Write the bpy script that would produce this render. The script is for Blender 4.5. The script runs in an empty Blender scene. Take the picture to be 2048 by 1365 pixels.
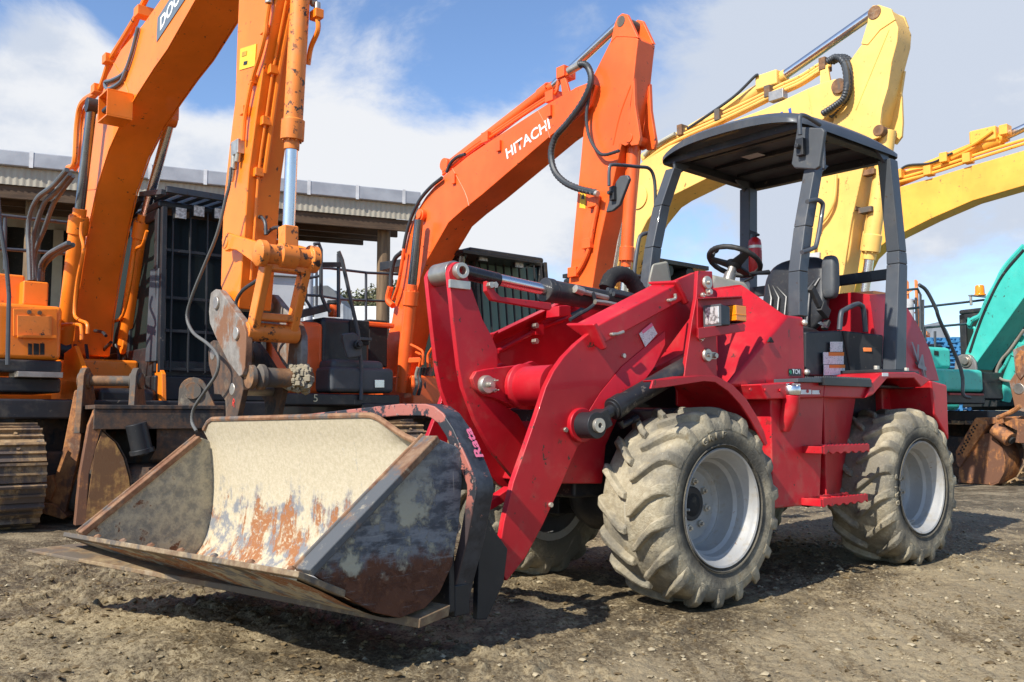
import bpy, bmesh, math, random
import numpy as np
from mathutils import Vector, Matrix
S = bpy.context.scene
COL = S.collection
random.seed(7); RNG = np.random.default_rng(11)
V = Vector
# ------------------------------------------------------------------ camera
FPX, HOR, CH = 1800.0, 832.6, 0.905
PITCH = math.atan((HOR - 682.5) / FPX)
sp, cp = math.sin(PITCH), math.cos(PITCH)
cd = bpy.data.cameras.new('camera'); cam = bpy.data.objects.new('camera', cd); COL.objects.link(cam)
cd.sensor_width = 36.0; cd.lens = 36.0 * FPX / 2048.0; cd.clip_start = 0.05; cd.clip_end = 3000
cam.location = (0, 0, CH); cam.rotation_euler = (math.pi / 2 + PITCH, 0, 0)
S.camera = cam
S.render.resolution_x, S.render.resolution_y = 1024, 682
CAM0 = V((0, 0, CH))

def ray(u, v):
    a = (u - 1024) / FPX; b = (682.5 - v) / FPX
    return V((a, cp - b * sp, sp + b * cp))

class Fr:
    """a machine's own frame: x forward, y to its left, z up"""
    def __init__(s, ox, oy, az, roll=0.0, z=0.0):
        a = math.radians(az)
        s.o = V((ox, oy, z)); s.f = V((math.sin(a), math.cos(a), 0)); s.l = V((-math.cos(a), math.sin(a), 0)); s.u = V((0, 0, 1))
        if roll:
            R = Matrix.Rotation(roll, 3, s.f); s.l = R @ s.l; s.u = R @ s.u
    def w(s, p): return s.o + s.f * p[0] + s.l * p[1] + s.u * p[2]
    def loc(s, P):
        d = P - s.o; return V((d.dot(s.f), d.dot(s.l), d.dot(s.u)))
    def on(s, ax, val, u, v):
        n = {'x': s.f, 'y': s.l, 'z': s.u}[ax]; r = ray(u, v)
        return s.loc(CAM0 + r * ((val - (CAM0 - s.o).dot(n)) / r.dot(n)))
    def Y(s, y, *pts): return [s.on('y', y, *q) for q in pts]
    def X(s, x, *pts): return [s.on('x', x, *q) for q in pts]
    def Z(s, z, *pts): return [s.on('z', z, *q) for q in pts]
    def xf(s, other): return lambda p: s.loc(other.w(p))

WORLD = Fr(0, 0, 90)      # x = +X, y = +Y

# ------------------------------------------------------------------ mesh builder
class MB:
    def __init__(s): s.v = []; s.f = []
    def add(s, vs, fs):
        n = len(s.v); s.v += [V(p) for p in vs]; s.f += [tuple(i + n for i in f) for f in fs]; return s
    def prism(s, poly, off):
        poly = [V(p) for p in poly]; off = V(off); n = len(poly)
        return s.add(poly + [p + off for p in poly], [tuple(range(n)), tuple(range(2 * n - 1, n - 1, -1))] + [(i, (i + 1) % n, n + (i + 1) % n, n + i) for i in range(n)])
    def hexa(s, a, b):
        """a, b: two quads (4 points each) joined"""
        return s.add(list(a) + list(b), [(0, 1, 2, 3), (7, 6, 5, 4)] + [(i, (i + 1) % 4, 4 + (i + 1) % 4, 4 + i) for i in range(4)])
    def box(s, x0, x1, y0, y1, z0, z1):
        return s.hexa([(x0, y0, z0), (x1, y0, z0), (x1, y1, z0), (x0, y1, z0)], [(x0, y0, z1), (x1, y0, z1), (x1, y1, z1), (x0, y1, z1)])
    def bar(s, a, b, w, h, up=(0, 0, 1)):
        a, b = V(a), V(b); d = (b - a).normalized(); up = V(up); sd = d.cross(up)
        if sd.length < 1e-4: sd = d.cross(V((1, 0, 0)))
        sd.normalize(); uu = sd.cross(d)
        q = lambda p, w, h: [p + sd * w / 2 + uu * h / 2, p - sd * w / 2 + uu * h / 2, p - sd * w / 2 - uu * h / 2, p + sd * w / 2 - uu * h / 2]
        w1, w2 = (w if isinstance(w, tuple) else (w, w)); h1, h2 = (h if isinstance(h, tuple) else (h, h))
        return s.hexa(q(a, w1, h1), q(b, w2, h2))
    def tube(s, pts, r, n=10, caps=True):
        pts = [V(p) for p in pts]; m = len(pts); rs = r if isinstance(r, (list, tuple)) else [r] * m
        vs, fs = [], []
        t0 = (pts[1] - pts[0]).normalized(); nrm = t0.orthogonal().normalized()
        for i, p in enumerate(pts):
            t = (pts[min(i + 1, m - 1)] - pts[max(i - 1, 0)]).normalized()
            nrm = (nrm - t * nrm.dot(t)); nrm = nrm.normalized() if nrm.length > 1e-6 else t.orthogonal().normalized()
            bn = t.cross(nrm)
            for k in range(n):
                a = 2 * math.pi * k / n; vs.append(p + (nrm * math.cos(a) + bn * math.sin(a)) * rs[i])
        for i in range(m - 1):
            for k in range(n):
                fs.append((i * n + k, i * n + (k + 1) % n, (i + 1) * n + (k + 1) % n, (i + 1) * n + k))
        if caps: fs += [tuple(range(n - 1, -1, -1)), tuple(range((m - 1) * n, m * n))]
        return s.add(vs, fs)
    def cyl(s, a, b, r, r2=None, n=20): return s.tube([a, b], [r, r if r2 is None else r2], n)
    def lathe(s, prof, o, ax, n=32, closed=False, a0=0, a1=2 * math.pi):
        o, ax = V(o), V(ax).normalized(); e1 = ax.orthogonal().normalized(); e2 = ax.cross(e1)
        m = len(prof); vs = []; fs = []; full = abs(a1 - a0 - 2 * math.pi) < 1e-6; nn = n if full else n + 1
        for k in range(nn):
            a = a0 + (a1 - a0) * k / n; d = e1 * math.cos(a) + e2 * math.sin(a)
            for r, h in prof: vs.append(o + d * r + ax * h)
        for k in range(n):
            k2 = (k + 1) % nn
            for i in range(m if closed else m - 1):
                j = (i + 1) % m; fs.append((k * m + i, k2 * m + i, k2 * m + j, k * m + j))
        return s.add(vs, fs)
    def ball(s, c, r, n=12, sc=(1, 1, 1)):
        vs, fs = [], []; c = V(c)
        for i in range(1, n // 2):
            th = math.pi * i / (n // 2)
            for k in range(n):
                ph = 2 * math.pi * k / n
                vs.append(c + V((math.sin(th) * math.cos(ph) * sc[0], math.sin(th) * math.sin(ph) * sc[1], math.cos(th) * sc[2])) * r)
        m = n // 2 - 1; vs += [c + V((0, 0, r * sc[2])), c - V((0, 0, r * sc[2]))]
        for i in range(m - 1):
            for k in range(n): fs.append((i * n + k, (i + 1) * n + k, (i + 1) * n + (k + 1) % n, i * n + (k + 1) % n))
        for k in range(n):
            fs.append((m * n, k, (k + 1) % n)); fs.append((m * n + 1, (m - 1) * n + (k + 1) % n, (m - 1) * n + k))
        return s.add(vs, fs)
    def sheet(s, A, B, off):
        """ribbon between polylines A and B, thickened by off (vector or list)"""
        n = len(A); offs = off if isinstance(off, list) else [V(off)] * n
        vs = [V(p) for p in A] + [V(p) for p in B] + [V(p) + V(o) for p, o in zip(A, offs)] + [V(p) + V(o) for p, o in zip(B, offs)]
        fs = []
        for i in range(n - 1):
            fs += [(i, i + 1, n + i + 1, n + i), (2 * n + i, 3 * n + i, 3 * n + i + 1, 2 * n + i + 1), (i, 2 * n + i, 2 * n + i + 1, i + 1), (n + i, n + i + 1, 3 * n + i + 1, 3 * n + i)]
        fs += [(0, n, 3 * n, 2 * n), (n - 1, 3 * n - 1, 4 * n - 1, 2 * n - 1)]
        return s.add(vs, fs)
    def mir(s):
        m = MB(); m.v = [V((p.x, -p.y, p.z)) for p in s.v]; m.f = [tuple(reversed(f)) for f in s.f]; return m
    def each(s, name, mat, parent=None, bevel=0.0, **k):
        """build every connected piece as an object of its own"""
        g = list(range(len(s.v)))
        def root(i):
            while g[i] != i: g[i] = g[g[i]]; i = g[i]
            return i
        for f in s.f:
            for i in f[1:]: g[root(i)] = root(f[0])
        grp = {}
        for f in s.f: grp.setdefault(root(f[0]), []).append(f)
        for fs in grp.values():
            ids = sorted({i for f in fs for i in f}); mp = {a: b for b, a in enumerate(ids)}
            m = MB(); m.v = [s.v[i] for i in ids]; m.f = [tuple(mp[i] for i in f) for f in fs]; m.build(name, mat, parent, bevel, **k)
    def build(s, name, mat, parent=None, bevel=0.0, ang=38, xf=None, seg=2, smooth=True, label=None):
        me = bpy.data.meshes.new(name)
        bm = bmesh.new()
        vs = [bm.verts.new(xf(p) if xf else p) for p in s.v]
        for f in s.f:
            try: bm.faces.new([vs[i] for i in f])
            except ValueError: pass
        bmesh.ops.recalc_face_normals(bm, faces=bm.faces)
        bm.to_mesh(me); bm.free()
        if smooth:
            me.shade_smooth(); me.set_sharp_from_angle(angle=math.radians(ang))
        me.materials.append(mat.m if isinstance(mat, NT) else mat)
        o = bpy.data.objects.new(name, me); COL.objects.link(o)
        if parent is not None: o.parent = parent
        if bevel:
            b = o.modifiers.new('bevel', 'BEVEL'); b.width = bevel; b.segments = seg; b.limit_method = 'ANGLE'; b.angle_limit = math.radians(ang)
            b.harden_normals = True
        if label: o['label'] = label
        return o

def tag(o, label, cat, group=None, kind=None):
    if label: o['label'] = label
    if cat: o['category'] = cat
    if group: o['group'] = group
    if kind: o['kind'] = kind
    return o
def thing(name, label, cat, fr, group=None):
    o = bpy.data.objects.new(name, None); COL.objects.link(o)
    o.location = fr.o; o.rotation_euler = (0, 0, math.atan2(fr.f.y, fr.f.x)); o.empty_display_size = .3
    return tag(o, label, cat, group)

def arc(c, r, a0, a1, n, ax1, ax2):
    c, ax1, ax2 = V(c), V(ax1), V(ax2)
    return [c + ax1 * r * math.cos(math.radians(a0 + (a1 - a0) * i / n)) + ax2 * r * math.sin(math.radians(a0 + (a1 - a0) * i / n)) for i in range(n + 1)]
def spline(pts, k=6):
    pts = [V(p) for p in pts]; out = []
    P = [pts[0] * 2 - pts[1]] + pts + [pts[-1] * 2 - pts[-2]]
    for i in range(1, len(P) - 2):
        for j in range(k):
            t = j / k; a, b, c, d = P[i - 1], P[i], P[i + 1], P[i + 2]
            out.append(0.5 * ((2 * b) + (c - a) * t + (2 * a - 5 * b + 4 * c - d) * t * t + (3 * b - a - 3 * c + d) * t ** 3))
    return out + [pts[-1]]
def text(s, name, mat, parent, o, xd, yd, width, height=None, xf=None, shear=0.0, bold=0.0, depth=0.0015):
    """lettering as a thin mesh lying in the plane (xd, yd) from o; o is its lower left corner"""
    cu = bpy.data.curves.new(name, 'FONT'); cu.body = s; cu.size = 1; cu.shear = shear; cu.offset = bold; cu.extrude = 0.0; cu.resolution_u = 3
    t = bpy.data.objects.new(name + '_t', cu); COL.objects.link(t)
    bpy.context.view_layer.update()
    me = bpy.data.meshes.new_from_object(t.evaluated_get(bpy.context.evaluated_depsgraph_get()))
    bpy.data.objects.remove(t); bpy.data.curves.remove(cu)
    xs = [p.co.x for p in me.vertices]; ys = [p.co.y for p in me.vertices]
    x0, x1, y0, y1 = min(xs), max(xs), min(ys), max(ys)
    xd, yd, o = V(xd).normalized(), V(yd).normalized(), V(o)
    kx = width / (x1 - x0); ky = kx if height is None else height / (y1 - y0)
    nn = xd.cross(yd).normalized()
    for p in me.vertices:
        q = o + xd * (p.co.x - x0) * kx + yd * (p.co.y - y0) * ky
        p.co = xf(q) if xf else q
    me.materials.clear(); me.materials.append(mat)
    ob = bpy.data.objects.new(name, me); COL.objects.link(ob); ob.parent = parent
    return ob

# ------------------------------------------------------------------ materials
class NT:
    def __init__(s, name):
        s.m = bpy.data.materials.new(name); s.m.use_nodes = True; s.t = s.m.node_tree
        s.b = s.t.nodes['Principled BSDF']; s.co = s.n('ShaderNodeTexCoord').outputs['Object']
    def n(s, t, **k):
        d = s.t.nodes.new(t)
        for a, b in k.items():
            if hasattr(d, a) and a not in ('Scale',): setattr(d, a, b)
        return d
    def ln(s, a, b): s.t.links.new(a, b)
    def noise(s, scale, det=6, rough=.6, co=None, dist=0, out='Fac'):
        d = s.n('ShaderNodeTexNoise'); d.inputs['Scale'].default_value = scale; d.inputs['Detail'].default_value = det
        d.inputs['Roughness'].default_value = rough; d.inputs['Distortion'].default_value = dist
        s.ln(co or s.co, d.inputs['Vector']); return d.outputs[out]
    def vor(s, scale, co=None, feat='F1', out='Distance', rnd=1):
        d = s.n('ShaderNodeTexVoronoi'); d.feature = feat; d.inputs['Scale'].default_value = scale; d.inputs['Randomness'].default_value = rnd
        s.ln(co or s.co, d.inputs['Vector']); return d.outputs[out]
    def ramp(s, x, a, b, c0=0., c1=1.):
        d = s.n('ShaderNodeMapRange'); d.interpolation_type = 'SMOOTHSTEP'
        for i, vv in ((1, a), (2, b), (3, c0), (4, c1)): d.inputs[i].default_value = vv
        s.ln(x, d.inputs[0]); return d.outputs[0]
    def math(s, op, a, b=0.0, c=0.0):
        d = s.n('ShaderNodeMath', operation=op)
        for i, q in enumerate((a, b, c)):
            if isinstance(q, (int, float)): d.inputs[i].default_value = q
            else: s.ln(q, d.inputs[i])
        return d.outputs[0]
    def mix(s, f, a, b, mode='MIX'):
        d = s.n('ShaderNodeMix', data_type='RGBA', blend_type=mode)
        for i, q in ((0, f), (6, a), (7, b)):
            if isinstance(q, (int, float)): d.inputs[i].default_value = q
            elif isinstance(q, (tuple, list)): d.inputs[i].default_value = tuple(q)[:3] + (1,)
            else: s.ln(q, d.inputs[i])
        return d.outputs[2]
    def mapv(s, sc=(1, 1, 1), rot=(0, 0, 0), loc=(0, 0, 0), co=None):
        d = s.n('ShaderNodeMapping'); d.inputs['Scale'].default_value = sc; d.inputs['Rotation'].default_value = rot; d.inputs['Location'].default_value = loc
        s.ln(co or s.co, d.inputs['Vector']); return d.outputs[0]
    def xyz(s, co=None):
        d = s.n('ShaderNodeSeparateXYZ'); s.ln(co or s.co, d.inputs[0]); return d.outputs
    def bump(s, h, st=.3, dist=.01):
        d = s.n('ShaderNodeBump'); d.inputs['Strength'].default_value = st; d.inputs['Distance'].default_value = dist
        s.ln(h, d.inputs['Height']); s.ln(d.outputs[0], s.b.inputs['Normal'])
    def set(s, base=None, rough=None, metal=None, coat=None, spec=None, **kw):
        for k, q in (('Base Color', base), ('Roughness', rough), ('Metallic', metal), ('Coat Weight', coat), ('Specular IOR Level', spec)):
            if q is None: continue
            if isinstance(q, (int, float)): s.b.inputs[k].default_value = q
            elif isinstance(q, (tuple, list)): s.b.inputs[k].default_value = tuple(q)[:3] + (1,)
            else: s.ln(q, s.b.inputs[k])
        return s.m
DUST = (.30, .25, .17); RUST = (.17, .055, .02); RUST2 = (.32, .11, .03)
def paint(name, c, rough=.35, chips=.0, dust=.25, fade=.12, coat=.25, chipc=(.05, .03, .02), low=None, scuff=0.0):
    m = NT(name)
    n1 = m.noise(1.7, 5, .6); n2 = m.noise(9, 6, .65); n3 = m.noise(45, 4, .7)
    dark = tuple(x * (1 - fade * 1.6) for x in c); lite = tuple(min(1, x * (1 + fade) + fade * .035) for x in c)
    col = m.mix(m.ramp(n1, .3, .7), dark, lite)
    streak = m.noise(1, 5, .6, m.mapv((14, 14, 1.1)))
    col = m.mix(m.math('MULTIPLY', m.ramp(streak, .55, .8), .35 * min(1, fade * 6)), col, tuple(x * .55 for x in c))
    d = m.math('MULTIPLY', m.ramp(n2, .45, .75), m.ramp(n1, .35, .7)); d = m.math('MULTIPLY', d, dust)
    if low is not None:
        z = m.xyz()[2]; d = m.math('MAXIMUM', d, m.math('MULTIPLY', m.ramp(m.math('ADD', z, m.math('MULTIPLY', n2, .35)), low + .22, low - .1 + .22), .55))
    col = m.mix(d, col, DUST)
    if chips:
        ch = m.math('MULTIPLY', m.ramp(m.noise(16, 8, .72), .635 - chips * .14, .65 - chips * .14), m.ramp(m.noise(2.2, 4, .6), .38, .55))
        col = m.mix(ch, col, chipc)
        m.bump(m.math('SUBTRACT', m.math('MULTIPLY', n3, .2), ch), .25, .002)
    else:
        m.bump(m.math('ADD', m.math('MULTIPLY', n3, .25), n2), .12, .003)
    r = m.math('ADD', rough, m.math('MULTIPLY', m.math('ADD', d, m.math('MULTIPLY', n2, .25)), .5))
    return m.set(col, r, coat=coat, spec=.4)
def plain(name, c, rough=.5, metal=0., nb=.15, var=.2, sc=20):
    m = NT(name); n1 = m.noise(sc, 6, .65); n2 = m.noise(sc * .15, 4, .6)
    col = m.mix(m.ramp(n2, .3, .7), tuple(x * (1 - var) for x in c), tuple(min(1, x * (1 + var)) for x in c))
    col = m.mix(m.math('MULTIPLY', m.ramp(n1, .55, .8), .25), col, DUST)
    m.bump(n1, nb, .003)
    return m.set(col, m.math('ADD', rough - .1, m.math('MULTIPLY', n1, .2)), metal)
def rusty(name, a=RUST, b=RUST2, c=(.05, .04, .035), amt=.5, mud=.2):
    m = NT(name); n1 = m.noise(2.5, 8, .68); n2 = m.noise(14, 8, .7); n3 = m.noise(60, 5, .7)
    st = m.noise(1, 5, .65, m.mapv((9, 9, 1.3)))
    col = m.mix(m.ramp(n2, .35, .68), a, b)
    col = m.mix(m.ramp(m.math('ADD', n1, m.math('MULTIPLY', st, .5)), .9 - amt * .5, 1.0 - amt * .5), c, col)
    col = m.mix(m.math('MULTIPLY', m.ramp(m.noise(4, 8, .75), .56, .66), mud), col, (.42, .36, .26))
    m.bump(m.math('ADD', n2, m.math('MULTIPLY', n3, .5)), .5, .004)
    return m.set(col, m.math('ADD', .55, m.math('MULTIPLY', n2, .35)), 0.0, spec=.35)

RED = paint('red_paint', (.47, .005, .014), .40, .02, .22, .13, .10)
REDLOW = paint('red_paint_lower', (.47, .005, .014), .42, .10, .34, .13, .10, low=.42)
DORANGE = paint('orange_paint', (.90, .215, .010), .36, .05, .05, .08, .2, (.06, .035, .02))
DORANGEW = paint('worn_orange_paint', (.82, .23, .03), .42, .55, .25, .14, .1, (.04, .03, .02))
HORANGE = paint('red_orange_paint', (.86, .122, .016), .36, .04, .06, .10, .2)
KYELLOW = paint('pale_yellow_paint', (.92, .545, .14), .42, .10, .08, .10, .1, (.22, .12, .04))
YELLOW2 = paint('warm_yellow_paint', (.92, .41, .05), .42, .06, .08, .10, .1, (.22, .12, .04))
TEAL = paint('teal_paint', (.055, .50, .42), .38, .15, .15, .10, .15)
BLACKP = paint('black_paint', (.018, .019, .022), .42, .08, .22, .15, .1, (.12, .1, .08))
GREYP = paint('grey_paint', (.055, .062, .072), .4, .05, .16, .12, .15)
DGREY = plain('dark_grey_plastic', (.065, .07, .076), .55)
RUBBER = plain('black_rubber', (.02, .02, .02), .6)
HOSE = plain('hose_rubber', (.035, .04, .045), .5)
CHROME = plain('chrome', (.70, .69, .68), .26, 1.0, .02, .05, 30)
STEEL = plain('bare_steel', (.42, .38, .33), .42, .8, .3, .3, 25)
ZINC = plain('zinc_fitting', (.55, .5, .42), .4, .75, .2, .25, 40)
DARK = plain('dark_cavity', (.012, .012, .012), .8)
WHITE = plain('white_vinyl', (.78, .78, .76), .5, 0, .02, .05)
PINK = plain('pink_lettering', (.75, .16, .26), .6, 0, .05, .1)
SILVER = NT('silver_rim_paint'); _a = SILVER.noise(5, 6, .65); _b = SILVER.noise(28, 6, .7); _c = SILVER.mix(SILVER.ramp(_a, .3, .7), (.33, .325, .31), (.42, .41, .385))
_c = SILVER.mix(SILVER.math('MULTIPLY', SILVER.ramp(SILVER.math('ADD', _a, SILVER.math('MULTIPLY', _b, .6)), .78, 1.0), .6), _c, (.30, .25, .17)); _c = SILVER.mix(SILVER.math('MULTIPLY', SILVER.ramp(SILVER.noise(20, 6, .75), .64, .67), .7), _c, (.20, .10, .05))
SILVER.bump(_b, .15, .003); SILVER.set(_c, SILVER.math('ADD', .42, SILVER.math('MULTIPLY', _b, .25)), .2)
BEIGE = plain('beige_plastic', (.30, .29, .235), .5, 0, .15, .08, 60)
AMBER = NT('amber_lens').set((.85, .26, .01), .15, spec=.6)
BLUEV = plain('blue_lettering', (.03, .08, .35), .5)
# ------------------------------------------------------------------ world
SUN_AZ, SUN_EL = 41.5, 42.0          # direction the light travels towards, and its height
w = bpy.data.worlds.new('World'); S.world = w; w.use_nodes = True
nt = w.node_tree; nt.nodes.clear()
def wn(t, **k):
    d = nt.nodes.new(t)
    for a, b in k.items(): setattr(d, a, b)
    return d
def wl(a, b): nt.links.new(a, b)
def wmath(op, a, b=0.0):
    d = wn('ShaderNodeMath', operation=op)
    for i, q in enumerate((a, b)):
        if isinstance(q, (int, float)): d.inputs[i].default_value = q
        else: wl(q, d.inputs[i])
    return d.outputs[0]
def wramp(x, a, b, c0=0., c1=1.):
    d = wn('ShaderNodeMapRange'); d.interpolation_type = 'SMOOTHSTEP'
    for i, vv in ((1, a), (2, b), (3, c0), (4, c1)): d.inputs[i].default_value = vv
    wl(x, d.inputs[0]); return d.outputs[0]
def wmix(f, a, b):
    d = wn('ShaderNodeMix', data_type='RGBA')
    for i, q in ((0, f), (6, a), (7, b)):
        if isinstance(q, (int, float)): d.inputs[i].default_value = q
        elif isinstance(q, tuple): d.inputs[i].default_value = q + (1,)
        else: wl(q, d.inputs[i])
    return d.outputs[2]
sky = wn('ShaderNodeTexSky'); sky.sky_type = 'NISHITA'; sky.sun_disc = False
sky.sun_elevation = math.radians(SUN_EL); sky.sun_rotation = math.radians(SUN_AZ + 180)
sky.air_density = 1.0; sky.dust_density = .3; sky.ozone_density = 2.0
tc = wn('ShaderNodeTexCoord').outputs['Generated']
def wnoise(scale, det, rough, zs=1.0, loc=(0, 0, 0), dist=0.0):
    m = wn('ShaderNodeMapping'); m.inputs['Scale'].default_value = (1, 1, zs); m.inputs['Location'].default_value = loc; wl(tc, m.inputs[0])
    d = wn('ShaderNodeTexNoise'); d.inputs['Scale'].default_value = scale; d.inputs['Detail'].default_value = det; d.inputs['Roughness'].default_value = rough; d.inputs['Distortion'].default_value = dist
    wl(m.outputs[0], d.inputs['Vector']); return d.outputs['Fac']
def blob(u, v, r):
    d = wn('ShaderNodeVectorMath', operation='DOT_PRODUCT'); wl(tc, d.inputs[0]); d.inputs[1].default_value = ray(u, v).normalized()
    return wramp(d.outputs['Value'], math.cos(math.radians(r)), 1.0)
acc = wmath('MULTIPLY', wnoise(5.5, 9, .62, 1.6, (3.1, 1.7, .4), .25), 1.0)
for (u, v, r, k) in ((880, 300, 15, .34), (620, 200, 9, .10), (60, 230, 11, .50), (200, 290, 9, .26), (340, 330, 8, .22), (1450, 420, 16, .22), (1900, 330, 15, .28), (1700, 60, 14, .22), (2000, 480, 8, .12), (1000, 430, 8, .14),
                     (120, -20, 15, -.34), (860, 60, 9, -.22), (1050, 120, 7, -.18), (1050, 560, 7, -.22), (1950, 590, 7, -.30), (1700, 500, 5, -.14), (1330, 60, 5, -.10), (1420, 540, 5, -.12), (450, 60, 7, -.2), (330, 130, 5, -.16)):
    acc = wmath('ADD', acc, wmath('MULTIPLY', blob(u, v, r), k))
bd = wn('ShaderNodeSeparateXYZ'); wl(tc, bd.inputs[0]); acc = wmath('SUBTRACT', acc, wramp(bd.outputs[1], .45, -.15, 0, .30))
mask = wramp(acc, .48, .80)
shade = wramp(wmath('ADD', wnoise(7, 7, .6, 1.6, (7, 2, 1)), wmath('SUBTRACT', wmath('MULTIPLY', blob(1600, 60, 20), .34), wmath('MULTIPLY', blob(880, 300, 16), .15))), .42, .66)
NS = .15
skyc = wn('ShaderNodeVectorMath', operation='MULTIPLY'); wl(sky.outputs[0], skyc.inputs[0]); skyc.inputs[1].default_value = (NS * .80, NS * .87, NS * .98)
cloud = wmix(shade, (.64, .655, .685), (.46, .51, .60))
col = wmix(mask, skyc.outputs[0], cloud)
bg = wn('ShaderNodeBackground'); wl(col, bg.inputs[0]); bg.inputs[1].default_value = 1.0
out = wn('ShaderNodeOutputWorld'); wl(bg.outputs[0], out.inputs[0])
ld = bpy.data.lights.new('sun', 'SUN'); sun = bpy.data.objects.new('sun', ld); COL.objects.link(sun)
ld.energy = 5.0; ld.angle = math.radians(.55); ld.color = (1.0, .95, .86)
a = math.radians(SUN_AZ); e = math.radians(SUN_EL)
sun.rotation_euler = V((math.sin(a) * math.cos(e), math.cos(a) * math.cos(e), -math.sin(e))).to_track_quat('-Z', 'Y').to_euler()
S.view_settings.view_transform = 'Standard'; S.view_settings.look = 'None'; S.view_settings.exposure = 0.45; S.view_settings.gamma = 1.0
S.render.engine = 'CYCLES'
S.cycles.use_denoising = True
S.cycles.max_bounces = 6; S.cycles.diffuse_bounces = 3; S.cycles.glossy_bounces = 3; S.cycles.transparent_max_bounces = 6

# ------------------------------------------------------------------ ground
def vnoise(x, y, seed):
    xi = np.floor(x).astype(np.int64); yi = np.floor(y).astype(np.int64); xf = x - xi; yf = y - yi
    def h(a, b):
        n = (a * 374761393 + b * 668265263 + seed * 974711) & 0xffffffff
        n = ((n ^ (n >> 13)) * 1274126177) & 0xffffffff
        return ((n ^ (n >> 16)) & 0xffff) / 65535.0
    u = xf * xf * (3 - 2 * xf); v = yf * yf * (3 - 2 * yf)
    return (h(xi, yi) * (1 - u) + h(xi + 1, yi) * u) * (1 - v) + (h(xi, yi + 1) * (1 - u) + h(xi + 1, yi + 1) * u) * v
def fbm(x, y, sc, oct, seed, rough=.5):
    t = 0; a = 1; n = 0
    for i in range(oct):
        t = t + a * vnoise(x * sc, y * sc, seed + i * 17); n += a; a *= rough; sc *= 2.03
    return t / n
def sstep(x, a, b):
    t = np.clip((x - a) / (b - a), 0, 1); return t * t * (3 - 2 * t)
A50 = math.radians(52)
WHEELS = []
def ground_z(x, y):
    near = 1 - sstep(y, 9, 16)
    al = x * math.sin(A50) + y * math.cos(A50); ac = x * math.cos(A50) - y * math.sin(A50)     # along / across the ruts
    z = (fbm(x, y, .8, 3, 5) - .5) * .05
    z += (fbm(ac, al * .12, 7, 3, 9) - .5) * .028 * sstep(x - y * .12, -.9, .6)             # ruts on the right
    left = 1 - sstep(x + (y - 3) * .3, -.2, 1.0)
    cl = fbm(x, y, 13, 4, 21, .6); z += sstep(cl, .50, .63) * .036 * (.25 + .75 * fbm(x, y, 40, 3, 61, .6)) * (.22 + .78 * left) * sstep(fbm(x, y, 1.7, 3, 44), .40, .62)
    z += (fbm(x, y, 26, 3, 31, .6) - .5) * .024
    z += (fbm(x, y, 62, 2, 37, .6) - .5) * .014
    heap = np.exp(-((x + 1.25) ** 2 / .09 + (y - 3.55) ** 2 / .02)); z += heap * .05 * (fbm(x, y, 16, 3, 77) + .2)
    for (wx, wy) in WHEELS:
        d = np.sqrt((x - wx) ** 2 + (y - wy) ** 2); k = 1 - sstep(d, .16, .42); z = z * (1 - k) - .004 * k
        z += .022 * np.exp(-((d - .40) / .07) ** 2) * fbm(x, y, 9, 3, 55)
    pud = np.exp(-((x + .95) ** 2 / .06 + (y - 3.62) ** 2 / .012)); z = z * (1 - pud) - .012 * pud
    return z * near - .004 * (1 - near)
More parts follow.
